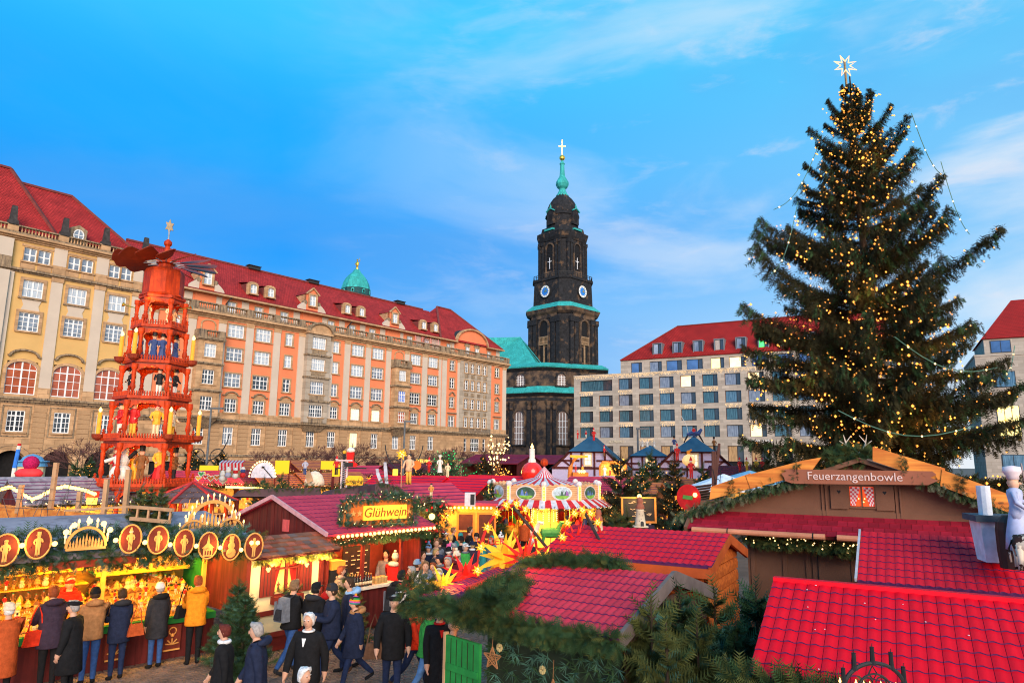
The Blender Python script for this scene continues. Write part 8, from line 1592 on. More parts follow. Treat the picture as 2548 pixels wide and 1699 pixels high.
 for j, (px, py, w, h, l) in enumerate(((648, 1072, 15, 14, 'bright yellow lit board behind the white disc'), (752, 1068, 14, 9, 'bright yellow lit board above the igloo'), (772, 1078, 8, 15, 'narrow bright yellow lit board beside the truss'), (480, 1075, 20, 6, 'glowing golden roof panel of the sweet stall'))):
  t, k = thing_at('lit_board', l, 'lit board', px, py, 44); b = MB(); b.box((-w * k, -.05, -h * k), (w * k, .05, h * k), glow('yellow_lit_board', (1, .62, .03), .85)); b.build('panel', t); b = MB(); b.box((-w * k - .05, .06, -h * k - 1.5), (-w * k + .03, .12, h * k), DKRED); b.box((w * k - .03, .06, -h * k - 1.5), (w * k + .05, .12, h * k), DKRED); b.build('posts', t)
 t, k = thing_at('truss_mast', 'aluminium truss mast with crossbar and loudspeaker', 'mast', 798, 1110, 38); t.location.x -= .2; b = MB(); AL_ = mat('aluminium', (.55, .5, .55), .35, metal=.5)
 for s in (-1, 1): b.tube([(s * 6 * k, 0, -1.5), (s * 6 * k, 0, 48 * k)], .05, AL_, 5)
 for i in range(10): b.tube([(-6 * k, 0, i * 4.6 * k), (6 * k, 0, (i + 1) * 4.6 * k)], .025, AL_, 4)
 b.box((-19 * k, -.1, 48 * k), (17 * k, .1, 51 * k), mat('pink_white_bar', (.7, .5, .52))); b.build('truss', t); b = MB(); b.box((2 * k, -.3, 36 * k), (18 * k, .1, 45 * k), BLK); b.build('loudspeaker', t)
 rd = random.Random(17)
 for i, (px, py, s, m) in enumerate(((472, 1094, 7, RED_), (484, 1098, 9, mat('gingerbread', (.45, .14, .03))), (498, 1096, 8, MATS['gingerbread']), (512, 1104, 9, CRM), (462, 1088, 8, GRN), (455, 1098, 7, YEL_))):
  t, k = thing_at('gingerbread_heart', ('red', 'large brown', 'small brown', 'white rimmed', 'green', 'yellow')[i] + ' heart ornament hanging at the glowing sweet stall', 'heart', px, py, 40.5); hp = [(s * k * .062 * 16 * sin(a) ** 3, s * k * .062 * (13 * cos(a) - 5 * cos(2 * a) - 2 * cos(3 * a) - cos(4 * a))) for a in [2 * pi * q / 20 for q in range(20)]]; b = MB(); b.extr(hp[::-1], (0, 0, 0), (1, 0, 0), (0, 0, 1), (0, 1, 0), .08, m); b.build('heart', t); b = MB(); b.tube([(x * .8, -.01, z * .8) for x, z in hp + hp[:1]], .02, WHT, 4); b.build('icing', t)
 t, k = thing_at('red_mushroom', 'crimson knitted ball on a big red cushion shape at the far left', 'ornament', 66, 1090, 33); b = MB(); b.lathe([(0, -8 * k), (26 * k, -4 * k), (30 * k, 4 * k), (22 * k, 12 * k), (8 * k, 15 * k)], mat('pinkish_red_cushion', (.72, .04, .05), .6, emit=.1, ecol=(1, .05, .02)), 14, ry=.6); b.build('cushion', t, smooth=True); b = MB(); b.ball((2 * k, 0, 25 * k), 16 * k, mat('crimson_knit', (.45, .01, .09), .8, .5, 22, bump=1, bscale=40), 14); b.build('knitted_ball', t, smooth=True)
 t, k = thing_at('kiosk', 'kiosk with pale blue dome roof behind the red mushroom', 'kiosk', 74, 1060, 42); b = MB(); BL_ = mat('pale_blue_dome', (.10, .30, .52), .5); b.lathe([(30 * k, -10 * k), (28 * k, -2 * k), (33 * k, 0), (33 * k, 2 * k), (22 * k, 3 * k), (18 * k, 10 * k), (8 * k, 15 * k), (0, 17 * k)], BL_, 16); b.build('dome', t); b = MB(); b.lathe([(26 * k, -75 * k), (26 * k, -10 * k)], CREAMP, 12); b.build('walls', t)
 t, k = thing_at('pencil_post', 'tall thin pencil post with blue shaft and red tip', 'post', 30, 1085, 36); b = MB(); b.tube([(0, 0, -2), (1.5 * k, 0, 10 * k)], .1, WHT, 7); b.tube([(1.5 * k, 0, 10 * k), (5 * k, 0, 50 * k)], .1, mat('pencil_blue', (.04, .2, .7)), 7); b.tube([(5 * k, 0, 50 * k), (5.6 * k, 0, 58 * k)], .1, WHT, 7); b.tube([(5.6 * k, 0, 58 * k), (6 * k, 0, 63 * k)], [.1, .08], RED_, 7); b.build('shaft', t)
 for i, (pts, d, l) in enumerate((([(0, 1120), (25, 1113), (48, 1128), (75, 1142), (92, 1136), (120, 1120), (150, 1112), (172, 1116), (200, 1122), (218, 1130)], 20, 'sagging string of warm bulbs behind the timber rail'), ([(520, 1116), (580, 1118), (640, 1122)], 40, 'straight string of bulbs under the striped chair'))):
  q = [atd(x, y, d) for x, y in pts]; t = thing('bulb_string', l, 'light string', q[0]); b = MB(); q = [p - q[0] for p in q]; b.tube(q, .015, IRON, 4); b.build('cable', t); k = 34 if i == 0 else 40; bl = []
  for j in range(k): u = j / (k - 1) * (len(q) - 1.001); a = int(u); bl.append(q[a].lerp(q[a + 1], u - a) - Vector((0, 0, .05)))
  bulbs_on(t, bl, .055 if i == 0 else .07)
 t, k = thing_at('lantern', 'lit yellow lantern box on the stall left of the pyramid legs', 'lantern', 211, 1150, 21); b = MB(); b.box((-.1, -.1, -.1), (.1, .1, .1), mat('lit_lantern_glass', (1, .6, .05), .5, emit=2.2, ecol=(1, .6, .05))); b.build('glass', t); b = MB(); b.box((-.13, -.13, .1), (.13, .13, .3), mat('red_lantern_roof', (.6, .04, .02), emit=.1)); b.build('top', t); lamp(t.location + Vector((0, -.5, 0)), 30, (1, .45, .1), .1)
 for px, py, d, p_ in ((60, 1150, 22, 120), (150, 1140, 21, 120), (230, 1160, 20, 100), (560, 1090, 43, 120), (720, 1090, 45, 120), (480, 1085, 41, 100), (880, 1085, 45, 80), (1000, 1085, 45, 80), (1560, 1085, 45, 150), (1480, 1085, 48, 120), (1660, 1085, 48, 80), (1150, 1080, 44, 80)): lamp(atd(px, py, d), p_, (1, .45, .10), .3)
 for px, py, d, r, zdrop, m, l in ((1662, 1088, 27, 1.55, .55, mat('white_parasol_cloth', (.70, .74, .82), .7), 'white parasol in front of the blue one'), (1722, 1080, 30, 1.7, .5, mat('pale_blue_parasol_cloth', (.16, .38, .58), .7), 'pale blue parasol behind the white one')):
  c = atd(px, py, d); t = thing('parasol', l, 'parasol', (c.x, c.y, 0), .4); b = MB(); b.lathe([(r, c.z - zdrop), (0.02, c.z)], m, 8); b.lathe([(r, c.z - zdrop - .08), (r, c.z - zdrop)], m, 8); b.build('canopy', t); b = MB(); b.tube([(0, 0, 0), (0, 0, c.z)], .04, PALEW, 6); b.build('pole', t)
 t, k = thing_at('pole_tripod', 'leaning dark timber poles tied together before the parasols', 'poles', 1639, 1140, 18); b = MB(); z = .0
 for (x0, y0, x1, y1) in ((1640, 1135, 1637, 1036), (1634, 1140, 1652, 1018), (1644, 1140, 1642, 1036)): b.tube([atd(x0, y0 + 60, 18) - t.location, atd(x1, y1, 18) - t.location], [.05, .035], mat('dark_pole', (.11, .045, .035)), 6)
 b.build('poles', t); b = MB(); b.tube([Vector((.1 + .07 * cos(q * .6), -.05, .35 + .1 * sin(q * .6))) for q in range(11)], .008, IRON, 4); b.tube([(.0, -.05, .7), (.06, -.05, .3), (.1, -.05, .0)], .008, IRON, 4); b.tube([(.2, -.05, .7), (.16, -.05, .3), (.12, -.05, .0)], .008, IRON, 4); b.build('iron_hook', t)
 t, k = thing_at('round_sign', 'round red hanging sign with green lettering patch', 'sign', 1581, 1142, 16.6); b = MB(); b.extr([(27 * k * cos(2 * pi * i / 24), 28 * k * sin(2 * pi * i / 24)) for i in range(24)], (0, 0, 0), (.8, -.6, 0), (0, 0, 1), (.6, .8, 0), .04, mat('sign_red', (.68, .02, .02), .4)); b.build('disc', t); b = MB(); b.extr([(-14 * k, -3 * k), (8 * k, -5 * k), (10 * k, 3 * k), (-12 * k, 5 * k)], (0, -.02, 0), (.8, -.6, 0), (0, 0, 1), (.6, .8, 0), .01, mat('sign_green', (.12, .32, .06))); b.build('green_patch', t); b = MB(); b.ball((12 * k, -.12, 6 * k), 5 * k, BULB, 8); b.build('lamp', t)
 t, k = thing_at('board_hut', 'grey brown board roof corner behind the round red sign', 'hut', 1622, 1140, 17.6); b = MB(); GB = mat('grey_brown_boards', (.13, .075, .065), .8, rnd=.2)
 for i in range(6): q = MB(); q.slab([(-.35 + .04 * i, i * .11, .25 - i * .07), (.15 + .02 * i, i * .11, .32 - i * .07), (.15, i * .11 + .1, .27 - i * .07), (-.35, i * .11 + .1, .20 - i * .07)], .02, GB); q.build('board', t)
 b.box((-.3, 0, -3), (.6, .6, -.1), BROWNB); b.build('wall', t)
 t, k = thing_at('menu_billboard', 'framed blackboard with faded chalk lettering under a lamp', 'billboard', 1467, 1168, 21); b = MB(); b.box((-34 * k, 0, -26 * k), (34 * k, .05, 22 * k), BLK); b.build('board', t); b = MB(); FRW = mat('lit_frame_wood', (.55, .22, .05)); b.box((-38 * k, -.03, -30 * k), (38 * k, .06, -26 * k), FRW); b.box((-38 * k, -.03, 22 * k), (38 * k, .06, 25 * k), FRW); b.box((-38 * k, -.03, -26 * k), (-34 * k, .06, 22 * k), FRW); b.box((34 * k, -.03, -26 * k), (38 * k, .06, 22 * k), FRW); b.build('frame', t); rr = random.Random(8); b = MB(); CH = mat('chalk', (.45, .36, .26))
 for i in range(16): x, z = rr.uniform(-26, 22) * k, rr.uniform(-16, 14) * k; b.tube([(x, -.01, z), (x + rr.uniform(3, 8) * k, -.01, z + rr.uniform(-3, 5) * k), (x + rr.uniform(6, 12) * k, -.01, z)], .012, CH, 3)
 b.build('chalk_marks', t, kind='stuff'); b = MB(); b.ball((0, -.15, 27 * k), 5 * k, BULB, 8); b.build('lamp', t); lamp(t.location + Vector((0, -.5, .4)), 40, (1, .5, .12), .1)
 t, k = thing_at('arch_ornament', 'orange bent wood ornament with windmill wing and lit figures', 'ornament', 1325, 1098, 44); b = MB(); b.tube([(-16 * k, 0, 0), (-14 * k, 0, 22 * k), (-6 * k, 0, 40 * k), (6 * k, 0, 48 * k)], [5 * k, 5 * k, 4 * k, 2 * k], RAWW, 7); b.box((-10 * k, -.4, -4 * k), (24 * k, .4, 13 * k), RAWW); b.build('bow', t); b = MB(); b.extr([(-16 * k, 0), (-14 * k, 4 * k), (6 * k, 4 * k), (24 * k, 3 * k), (24 * k, -1 * k), (-2 * k, -3 * k)], (0, -.1, 46 * k), (1, 0, 0), (0, 0, 1), (0, 1, 0), .06, mat('yellow_wing', (.85, .42, .04), emit=.15, ecol=(1, .5, .03))); b.build('wing', t); b = MB(); [figure_bm(b, x * k, -.2, 13 * k, 14 * k, m, m, 'cone') for x, m in ((-3, RED_), (12, YEL_))]; b.build('figures', t)
 b = MB(); [octa(b, (x * k, -.45, 15 * k), .12, BULB) for x in (4, 9, 14)]; b.build('bulbs', t)
 t, k = thing_at('lit_stage', 'rounded open stage box with white lit figures', 'stage', 1409, 1093, 42); b = MB(); b.extr([(-28 * k, 0), (28 * k, 0), (28 * k, 22 * k), (24 * k, 29 * k), (-24 * k, 29 * k), (-28 * k, 22 * k)], (0, .6, 0), (1, 0, 0), (0, 0, 1), (0, 1, 0), .1, GLOWIN); b.tube([(-28 * k, .1, 0), (-28 * k, .1, 22 * k), (-24 * k, .1, 29 * k), (24 * k, .1, 29 * k), (28 * k, .1, 22 * k), (28 * k, .1, 0)], .1, RAWW, 6); b.build('box', t); b = MB(); [figure_bm(b, x * k, .2, 0, h * k, m, m, 'hair', m, skirt=True) for x, h, m in ((-18, 22, WHT), (-6, 14, RED_), (4, 12, YEL_), (20, 24, CRM))]; b.build('figures', t); lamp(t.location + Vector((0, -.6, .5)), 60, (1, .6, .2), .2)
 roof_fig(1556, 1058, 44, 1.2, RED_, RED_, 'cone', 'Santa figure riding above the lit stall left of the onion lamp'); roof_fig(1588, 1098, 40, 1.3, RED_, RED_, 'cone', 'red figure standing under the onion shaped lamp')
 t, k = thing_at('onion_lamp', 'cream onion shaped lamp with orange bird on top', 'lamp', 1582, 1064, 42); b = MB(); b.lathe([(6 * k, -5 * k), (13 * k, 0), (15 * k, 8 * k), (10 * k, 16 * k), (3 * k, 20 * k), (0, 22 * k)], mat('cream_onion', (.8, .55, .25), .5, emit=.35, ecol=(1, .6, .2)), 12); b.build('shade', t, smooth=True); b = MB(); b.ball((0, 0, 24 * k), 5 * k, mat('orange_bird', (.8, .25, .02)), 7); b.tube([(2 * k, 0, 26 * k), (7 * k, 0, 30 * k)], .06, MATS['orange_bird'], 5); b.build('bird', t)
 for i, (x, m, l) in enumerate(((1700, RED_, 'red wooden santa of the toy train on the stall roof'), (1716, YEL_, 'yellow deer figure of the toy train'), (1738, YEL_, 'yellow lit deer figure before the hotel'), (1752, RED_, 'red gnome figure beside the blue wagon'))): roof_fig(x, 1083, 45, 1.0, m, m, 'cone', l)
 t, k = thing_at('toy_wagon', 'dark blue toy wagon between the roof figures', 'wagon', 1740, 1084, 45.2); b = MB(); b.box((-14 * k, -.3, 2 * k), (12 * k, .3, 10 * k), mat('navy_wagon', (.06, .06, .2))); b.build('body', t); b = MB(); [b.lathe([(.14, -.05), (.14, .05)], IRON, 8, (x * k, -.32, 2 * k), Matrix.Rotation(pi / 2, 3, 'X')) for x in (-9, 7)]; b.build('wheels', t)
 roof_fig(1010, 1085, 40, 1.1, WHT, WHT, 'chef', 'white cook figure on the far stall roof', skirt=True); roof_fig(985, 1085, 42, 1.0, RED_, RED_, 'cone', 'red Santa figure beside the white cook figure'); roof_fig(700, 1090, 40, 1.1, mat('plush_grey', (.4, .4, .5)), BLU_, 'cap', 'grey blue watchman doll by the white disc'); roof_fig(772, 1090, 41, 1.2, RED_, BLK, 'cone', 'Santa doll left of the truss mast')
 for x, y, l in ((1028, 1096, 'wooden carver figure pair on the stall roof'),): roof_fig(x, y, 35, .9, CRM, CRM, 'hair', l)
 t, k = thing_at('orange_round', 'orange round shield behind the watchman head', 'disc', 958, 1068, 34); b = MB(); b.extr([(9 * k * cos(q * pi / 8), 10 * k * sin(q * pi / 8)) for q in range(16)], (0, 0, 0), (1, 0, 0), (0, 0, 1), (0, 1, 0), .06, mat('orange_disc', (.75, .16, .02))); b.build('disc', t)
 c = atd(1005, 1160, 25); t = thing('passage_arch', 'passage wall covered in dark fir garland and baubles', 'arch', (c.x, c.y, 0), RB); zt = c.z + .1; b = MB(); b.box((-1.6, 0, 0), (.1, .1, zt), FIRD); b.build('wall', t); garland('garland', t, [(-1.6, -.1, zt), (.1, -.1, zt), (.1, -.1, 1.0)], .25, 150, 160, (FIR, FIRD, FIR2), .2, .2, BULBW, 20, .03); garland('garland', t, [(-.4, -.1, zt - .2), (-.4, -.1, 1.0)], .35, 180, 161, (FIRD, FIR), .22, .3); b = MB(); rr = random.Random(5); [b.ball((rr.uniform(-.8, .1), -.3, rr.uniform(1.2, zt)), .045, RED_, 6) for _ in range(16)]; b.build('baubles', t, kind='stuff')
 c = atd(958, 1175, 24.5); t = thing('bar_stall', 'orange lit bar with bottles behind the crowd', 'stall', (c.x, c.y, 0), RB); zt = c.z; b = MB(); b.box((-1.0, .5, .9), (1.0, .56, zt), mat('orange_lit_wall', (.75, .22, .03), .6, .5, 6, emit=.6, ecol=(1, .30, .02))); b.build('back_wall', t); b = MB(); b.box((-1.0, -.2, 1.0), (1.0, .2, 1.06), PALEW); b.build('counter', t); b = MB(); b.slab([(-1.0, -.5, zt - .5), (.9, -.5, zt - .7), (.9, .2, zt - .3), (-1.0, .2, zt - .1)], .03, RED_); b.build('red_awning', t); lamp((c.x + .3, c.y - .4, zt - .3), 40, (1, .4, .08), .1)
 c = atd(1075, 1160, 28); t = thing('ticket_cabin', 'yellow ticket cabin with bulb row and dark windows beside the carousel', 'cabin', (c.x, c.y, 0), .0); zt = c.z; b = MB(); b.box((-1.15, 0, 0), (1.1, 1.5, zt), YELP); b.build('walls', t); b = MB(); b.box((-1.25, -.3, zt), (1.2, 1.6, zt + .1), PINKT); b.build('roof', t); bulbs_on(t, [(-1.15 + .16 * i, -.25, zt - .08) for i in range(14)], .05)
 for x0, x1, z0, z1 in ((-.35, .2, .9, zt - .35), (.45, 1.05, .3, zt - .35)): b = MB(); b.box((x0 - .08, -.04, z0 - .08), (x1 + .08, -.001, z1 + .08), mat('orange_frame', (.72, .2, .03))); b.box((x0, -.06, z0), (x1, -.04, z1), mat('dim_red_window', (.10, .03, .02), .2)); o = b.build('window', t); q = MB(); q.box((x0, -.075, (z0 + z1) / 2 - .03), (x1, -.06, (z0 + z1) / 2 + .03), YELP); q.build('window_frame', o)
 lamp((c.x - .2, c.y - .7, zt - .2), 40, (1, .5, .1), .15)
 t, k = thing_at('loudspeaker', 'white box loudspeaker on the roof edge left of the carousel', 'loudspeaker', 1080, 1146, 27); b = MB(); b.box((-.2, -.2, -.25), (.2, .2, .25), mat('pinkish_white_box', (.7, .6, .62))); b.build('case', t); b = MB(); b.box((.02, -.22, -.2), (.18, -.2, .2), BLK); b.build('grille', t)
misc()
# == PEOPLE
SKIN = mat('skin', (.58, .32, .22), .55, .08, 8); LIP = mat('lips', (.40, .13, .10), .5); EYE = mat('eye_dark', (.02, .018, .016), .3)
def cloth(name, col, var=.22, scale=14, **k): return mat(name, col, .88, var, scale, bump=.5, bscale=22, spec=.12, **k)
CL = {n: cloth('cloth_' + n, c) for n, c in dict(black=(.012, .012, .014), navy=(.016, .022, .05), charcoal=(.028, .028, .034), darkpurple=(.04, .026, .045), orange=(.72, .24, .015), rust=(.42, .075, .02), tan=(.42, .19, .075), red=(.50, .018, .015), brightred=(.62, .035, .012), green=(.05, .32, .06), jeans=(.035, .085, .24), lightjeans=(.10, .22, .46), darkjeans=(.016, .026, .07), grey=(.16, .17, .20), white=(.70, .70, .72), pink=(.62, .10, .34), teal=(.03, .22, .22), brown=(.10, .05, .03), lightblue=(.28, .46, .72), wine=(.12, .015, .02), blueknit=(.14, .24, .42), cream=(.66, .56, .44)).items()}
CL['tweed'] = cloth('cloth_tweed', (.24, .17, .13), .6, 45); CL['plaid'] = cloth('cloth_speckled_wool', (.14, .09, .08), .7, 40); CL['camo'] = cloth('cloth_grey_pattern', (.14, .16, .21), .8, 26)
HAIR = {n: mat('hair_' + n, c, .7, .3, 30, bump=.5, bscale=60) for n, c in dict(white=(.70, .68, .68), grey=(.33, .30, .29), brown=(.05, .026, .014), darkred=(.11, .02, .014), auburn=(.24, .055, .018), black=(.012, .01, .01), blond=(.45, .29, .12), sandy=(.20, .11, .055)).items()}
PEOPLE = []
def seg_d(p, a, b):
 ab = b - a; t = max(0, min(1, (p - a).dot(ab) / max(ab.length_squared, 1e-9))); return (p - a - ab * t).length
def person(loc, rz, label, H=1.75, coat='black', legs='jeans', hair=None, hat=None, hatc='black', hem=.78, stride=0.0, arms=((.15, .12, .25), (.15, .12, .25)), lean=0.0, yaw=0.0, nod=0.0, shoes='black', hood=None, scarf=None, collar=None, bulk=1.0, girl=False, glove=None, hems=None, group='visitors in the market lane'):
 s = H / 1.75; sw = .165 if girl else .185
 V, E_, Rr, tagz = [], [], [], []
 def v(p, r, par=None, t='coat'):
  V.append(Vector(p)); Rr.append(r if isinstance(r, tuple) else (r, r)); i = len(V) - 1
  if par is not None: E_.append((par, i)); tagz.append(t)
  return i
 c_ = .028 * bulk; L_ = lambda z: -lean * (z - .95)
 root = v((0, 0, .95), (.15 + c_ * .6, .115 + c_)); sp = v((0, L_(1.13), 1.13), (.135 + c_, .11 + c_), root); ch = v((0, L_(1.30), 1.30), (.155 + c_, .12 + c_), sp); nb = v((0, L_(1.45), 1.45), (.085, .08), ch); nk = v((0, L_(1.53) - .015, 1.53), .056, nb, 'skin'); hd = v((0, L_(1.6) - .025, 1.6), .06, nk, 'skin')
 for k, sg in ((0, -1), (1, 1)):
  a, b, e = arms[k]; sh = v((sg * sw, L_(1.40), 1.405), .07 + c_ * .9, ch)
  S_ = V[sh]; el = S_ + Vector((sg * sin(b), -sin(a) * cos(b), -cos(a) * cos(b))) * .285; f_ = a + e; wr = el + Vector((sg * sin(b) * .3 - sg * .25 * sin(e) * .6, -sin(f_), -cos(f_))).normalized() * .25
  ie = v(el, .05 + c_ * .8, sh); iw = v(wr, .038 + c_ * .55, ie); d = (wr - el).normalized(); hp = v(wr + d * .075, (.036, .026), iw, 'hand')
  side = d.cross(Vector((1, 0, 0))); side = (side if side.length > .2 else d.cross(Vector((0, 0, 1)))).normalized(); inn = Vector((-sg, 0, 0))
  for q, (o, ln) in enumerate(((-.030, .075), (-.010, .088), (.010, .084), (.028, .066))):
   f1 = v(V[hp] + side * o + d * .045, .0095, hp, 'hand'); v(V[f1] + d * ln * .6 + inn * .02, .0075, f1, 'hand')
  v(V[hp] - side * .045 + d * .01 + inn * .015, .010, hp, 'hand')
 feet = []
 for k, sg in ((0, -1), (1, 1)):
  a = stride * sg; kb = abs(stride) * (.35 if a > 0 else .85) + .05; hip = v((sg * .09, 0, .88), .098 + c_ * .3, root, 'legs'); kn = V[hip] + Vector((sg * .01, -sin(a), -cos(a))) * .41; an = kn + Vector((0, -sin(a - kb), -cos(a - kb))) * .40
  ik = v(kn, .068, hip, 'legs'); ia = v(an, .052, ik, 'legs'); t = a - kb; fd = Vector((sg * .12, -cos(t * .6), sin(t * .6) * .8 - .12)); ih = v(an + Vector((0, .03, -.045)), .043, ia, 'shoe'); it = v(an + fd * .17 + Vector((0, 0, -.045)), .036, ih, 'shoe'); feet.append(min(V[ih].z - .043, V[it].z - .036))
 dz = -min(feet); V = [(p + Vector((0, 0, dz))) * s for p in V]; Rr = [(a * s, b * s) for a, b in Rr]
 me = bpy.data.meshes.new('person_rig'); me.from_pydata([tuple(p) for p in V], E_, []); o = bpy.data.objects.new('person_rig', me); COL.objects.link(o)
 sk = o.modifiers.new('skin', 'SKIN'); sk.use_smooth_shade = True
 for i, r in enumerate(Rr): me.skin_vertices[0].data[i].radius = r; me.skin_vertices[0].data[i].use_root = (i == 0)
 sb = o.modifiers.new('sub', 'SUBSURF'); sb.levels = sb.render_levels = 1
 PEOPLE.append((o, V, E_, tagz, dict(loc=loc, rz=rz, label=label, s=s, dz=dz, coat=coat, legs=legs, hair=hair, hat=hat, hatc=hatc, hem=hem, lean=lean, yaw=yaw, nod=nod, shoes=shoes, hood=hood, scarf=scarf, collar=collar, bulk=bulk, glove=glove, stride=stride, group=group)))
def head_geo(b, M, m):
 n, k = 12, 9; vs = []; fs = []
 for j in range(k + 1):
  t = pi * j / k; z = -cos(t); r = sin(t)
  for i in range(n):
   a = 2 * pi * i / n; x, y = r * cos(a) * .080, r * sin(a) * .100; zz = z * .122
   if z < -.1: f = 1 + .34 * (z + .1); x *= f; y = y * f - .012 * (-z)
   if y > 0 and z > -.2: y *= 1.08
   vs.append(M @ Vector((x, y, zz)))
 for j in range(k):
  for i in range(n): fs.append((j * n + i, j * n + (i + 1) % n, (j + 1) * n + (i + 1) % n, (j + 1) * n + i))
 b.add(vs, fs, m)
def finish_people():
 dg = bpy.context.evaluated_depsgraph_get(); dg.update()
 for n_, (o, V, E_, tg, k) in enumerate(PEOPLE):
  ev = o.evaluated_get(dg); em = ev.to_mesh(); s, dz = k['s'], k['dz']
  ms = {'coat': CL[k['coat']], 'legs': CL[k['legs']], 'shoe': CL[k['shoes']], 'skin': SKIN, 'hand': CL[k['glove']] if k['glove'] else SKIN}
  b = MB(); vs = [Vector(q.co) for q in em.vertices]; keys = list(ms); gr = {q: [] for q in keys}
  for p in em.polygons:
   c = p.center; best = min(range(len(E_)), key=lambda i: seg_d(c, V[E_[i][0]], V[E_[i][1]]) - (.02 if tg[i] == 'skin' else 0)); t = tg[best]
   if t == 'skin' and c.z < (1.49 + dz) * s: t = 'coat'
   gr[t].append(tuple(p.vertices))
  b.v = [tuple(q) for q in vs]
  for q in keys: i = b.m_(ms[q]); b.f += gr[q]; b.mi += [i] * len(gr[q])
  hz = (1.645 + dz) * s; hc = Vector((0, -k['lean'] * .7 * s - .025 * s, hz)); MH = Matrix.Translation(hc) @ Matrix.Rotation(k['yaw'], 4, 'Z') @ Matrix.Rotation(k['nod'], 4, 'X') @ Matrix.Scale(s, 4)
  head_geo(b, MH, SKIN); b.M = MH
  b.extr([(-.012, -.028), (.012, -.028), (.006, .018), (-.006, .018)], (0, -.112, .0), (1, 0, 0), (0, 0, 1), (0, 1, 0), .03, SKIN)
  for sg in (-1, 1):
   b.ball((sg * .030, -.083, .012), .011, EYE, 6); b.ball((sg * .076, .008, -.005), .017, SKIN, 6, .028); b.box((sg * .03 - .016, -.094, .030), (sg * .03 + .016, -.082, .036), HAIR.get(k['hair'] or 'brown', HAIR['brown']))
  b.box((-.022, -.086, -.058), (.022, -.076, -.049), LIP); b.M = None
  root = obj('person', b.mesh('person', True), None, k['loc'], k['rz'], label=k['label'], cat='person', group=k['group'])
  em = None; ev.to_mesh_clear()
  if k['hair'] and k['hair'] != 'bald':
   h = MB(MH); hm = HAIR[k['hair']]; R_ = random.Random(n_); lg = k['hood'] == 'long'
   prof = [(.0, .134), (.052, .126), (.082, .09), (.092, .038), (.092, -.01), (.086, -.05)] + ([(.085, -.10), (.06, -.13)] if lg else [(.06, -.07)]); n = 14; vv = []; ff = []
   for r, z in prof:
    for i in range(n):
     a = 2 * pi * i / n; fr = max(0, -sin(a)); zz = z + fr * (.055 + max(0, .06 - z) * .95) * (1 if z < .1 else .1); q = 1 + R_.uniform(-.05, .07); vv.append((r * cos(a) * q * .98, r * sin(a) * q * 1.14 + .006, zz + R_.uniform(-.006, .006)))
   L = len(prof)
   for i in range(L - 1):
    for j in range(n): ff.append((i * n + j, (i + 1) * n + j, (i + 1) * n + (j + 1) % n, i * n + (j + 1) % n))
   h.add(vv, ff, hm); h.build('hair', root, True)
  ht = k['hat']
  if ht:
   h = MB(MH @ Matrix.Rotation(-.12, 4, 'X')); hm = CL[k['hatc']] if k['hatc'] in CL else None
   if ht in ('beanie', 'pompom'): h.lathe([(.088, .012), (.098, .02), (.098, .055), (.092, .06), (.085, .1), (.06, .138), (.02, .155), (0, .157)], hm, 14, ry=1.18); ht == 'pompom' and h.ball((0, 0, .185), .042, hm, 9)
   if ht == 'striped':
    cs = [CL[c] for c in ('teal', 'pink', 'orange', 'green', 'navy', 'pink')]; pr = [(.095, -.01), (.1, .02), (.1, .05), (.094, .08), (.082, .11), (.055, .14), (0, .158)]
    for q in range(6): h.lathe(pr[q:q + 2], cs[q], 14, ry=1.18)
    h.ball((0, 0, .17), .03, CL['orange'], 8)
   if ht == 'cap': h.lathe([(.088, .03), (.09, .06), (.08, .11), (.05, .137), (0, .143)], hm, 14, ry=1.18); h.hexa([(-.07, -.19, .03), (.07, -.19, .03), (.085, -.05, .045), (-.085, -.05, .045), (-.065, -.185, .04), (.065, -.185, .04), (.085, -.05, .058), (-.085, -.05, .058)], hm)
   if ht == 'beret': h.lathe([(.088, .03), (.092, .05), (.125, .075), (.12, .10), (.07, .122), (0, .126)], hm, 14, ry=1.12)
   h.build('hat', root, True)
  if k['hem']:
   g = MB(Matrix.Scale(s, 4) @ Matrix.Translation((0, 0, dz))); cm = CL[k['coat']]; bu = k['bulk']; hem = k['hem']; R_ = random.Random(n_ + 5); n = 16; fl = 1 + abs(k['stride']) * .35
   lv = [(1.475, .10, .085), (1.445, .172, .112), (1.39, .212, .14), (1.25, .188 + .02 * bu, .145 + .02 * bu), (1.08, .172 + .025 * bu, .135 + .025 * bu), (.95, .18 + .025 * bu, .148 + .025 * bu), (hem + .02, .185 + .02 * bu + (.95 - hem) * .06, (.155 + .02 * bu + (.95 - hem) * .10) * fl), (hem, .175 + .02 * bu + (.95 - hem) * .06, (.145 + .02 * bu + (.95 - hem) * .10) * fl), (hem + .03, .1, .1)]
   vv = []
   for z, rx, ry in lv:
    ph = R_.uniform(0, 6)
    for i in range(n): a = 2 * pi * i / n; w = 1 + .035 * sin(3 * a + ph) + R_.uniform(-.02, .02); vv.append((rx * cos(a) * w, ry * sin(a) * w - k['lean'] * max(0, z - .95), z))
   ff = [(i * n + j, i * n + (j + 1) % n, (i + 1) * n + (j + 1) % n, (i + 1) * n + j) for i in range(len(lv) - 1) for j in range(n)]; g.add(vv, [f[::-1] for f in ff], cm); g.build('coat', root, True)
  if k['hood'] and k['hood'] != 'long':
   g = MB(Matrix.Scale(s, 4) @ Matrix.Translation((0, -k['lean'] * .5, dz))); g.tube([(.13 * cos(a), .02 + .12 * sin(a) * (1.15 if sin(a) > 0 else .75), 1.485 + .03 * sin(a)) for a in [2 * pi * q / 14 for q in range(15)]], [.038 + .03 * max(0, sin(2 * pi * q / 14)) for q in range(15)], CL[k['hood']], 8); g.build('hood', root, True)
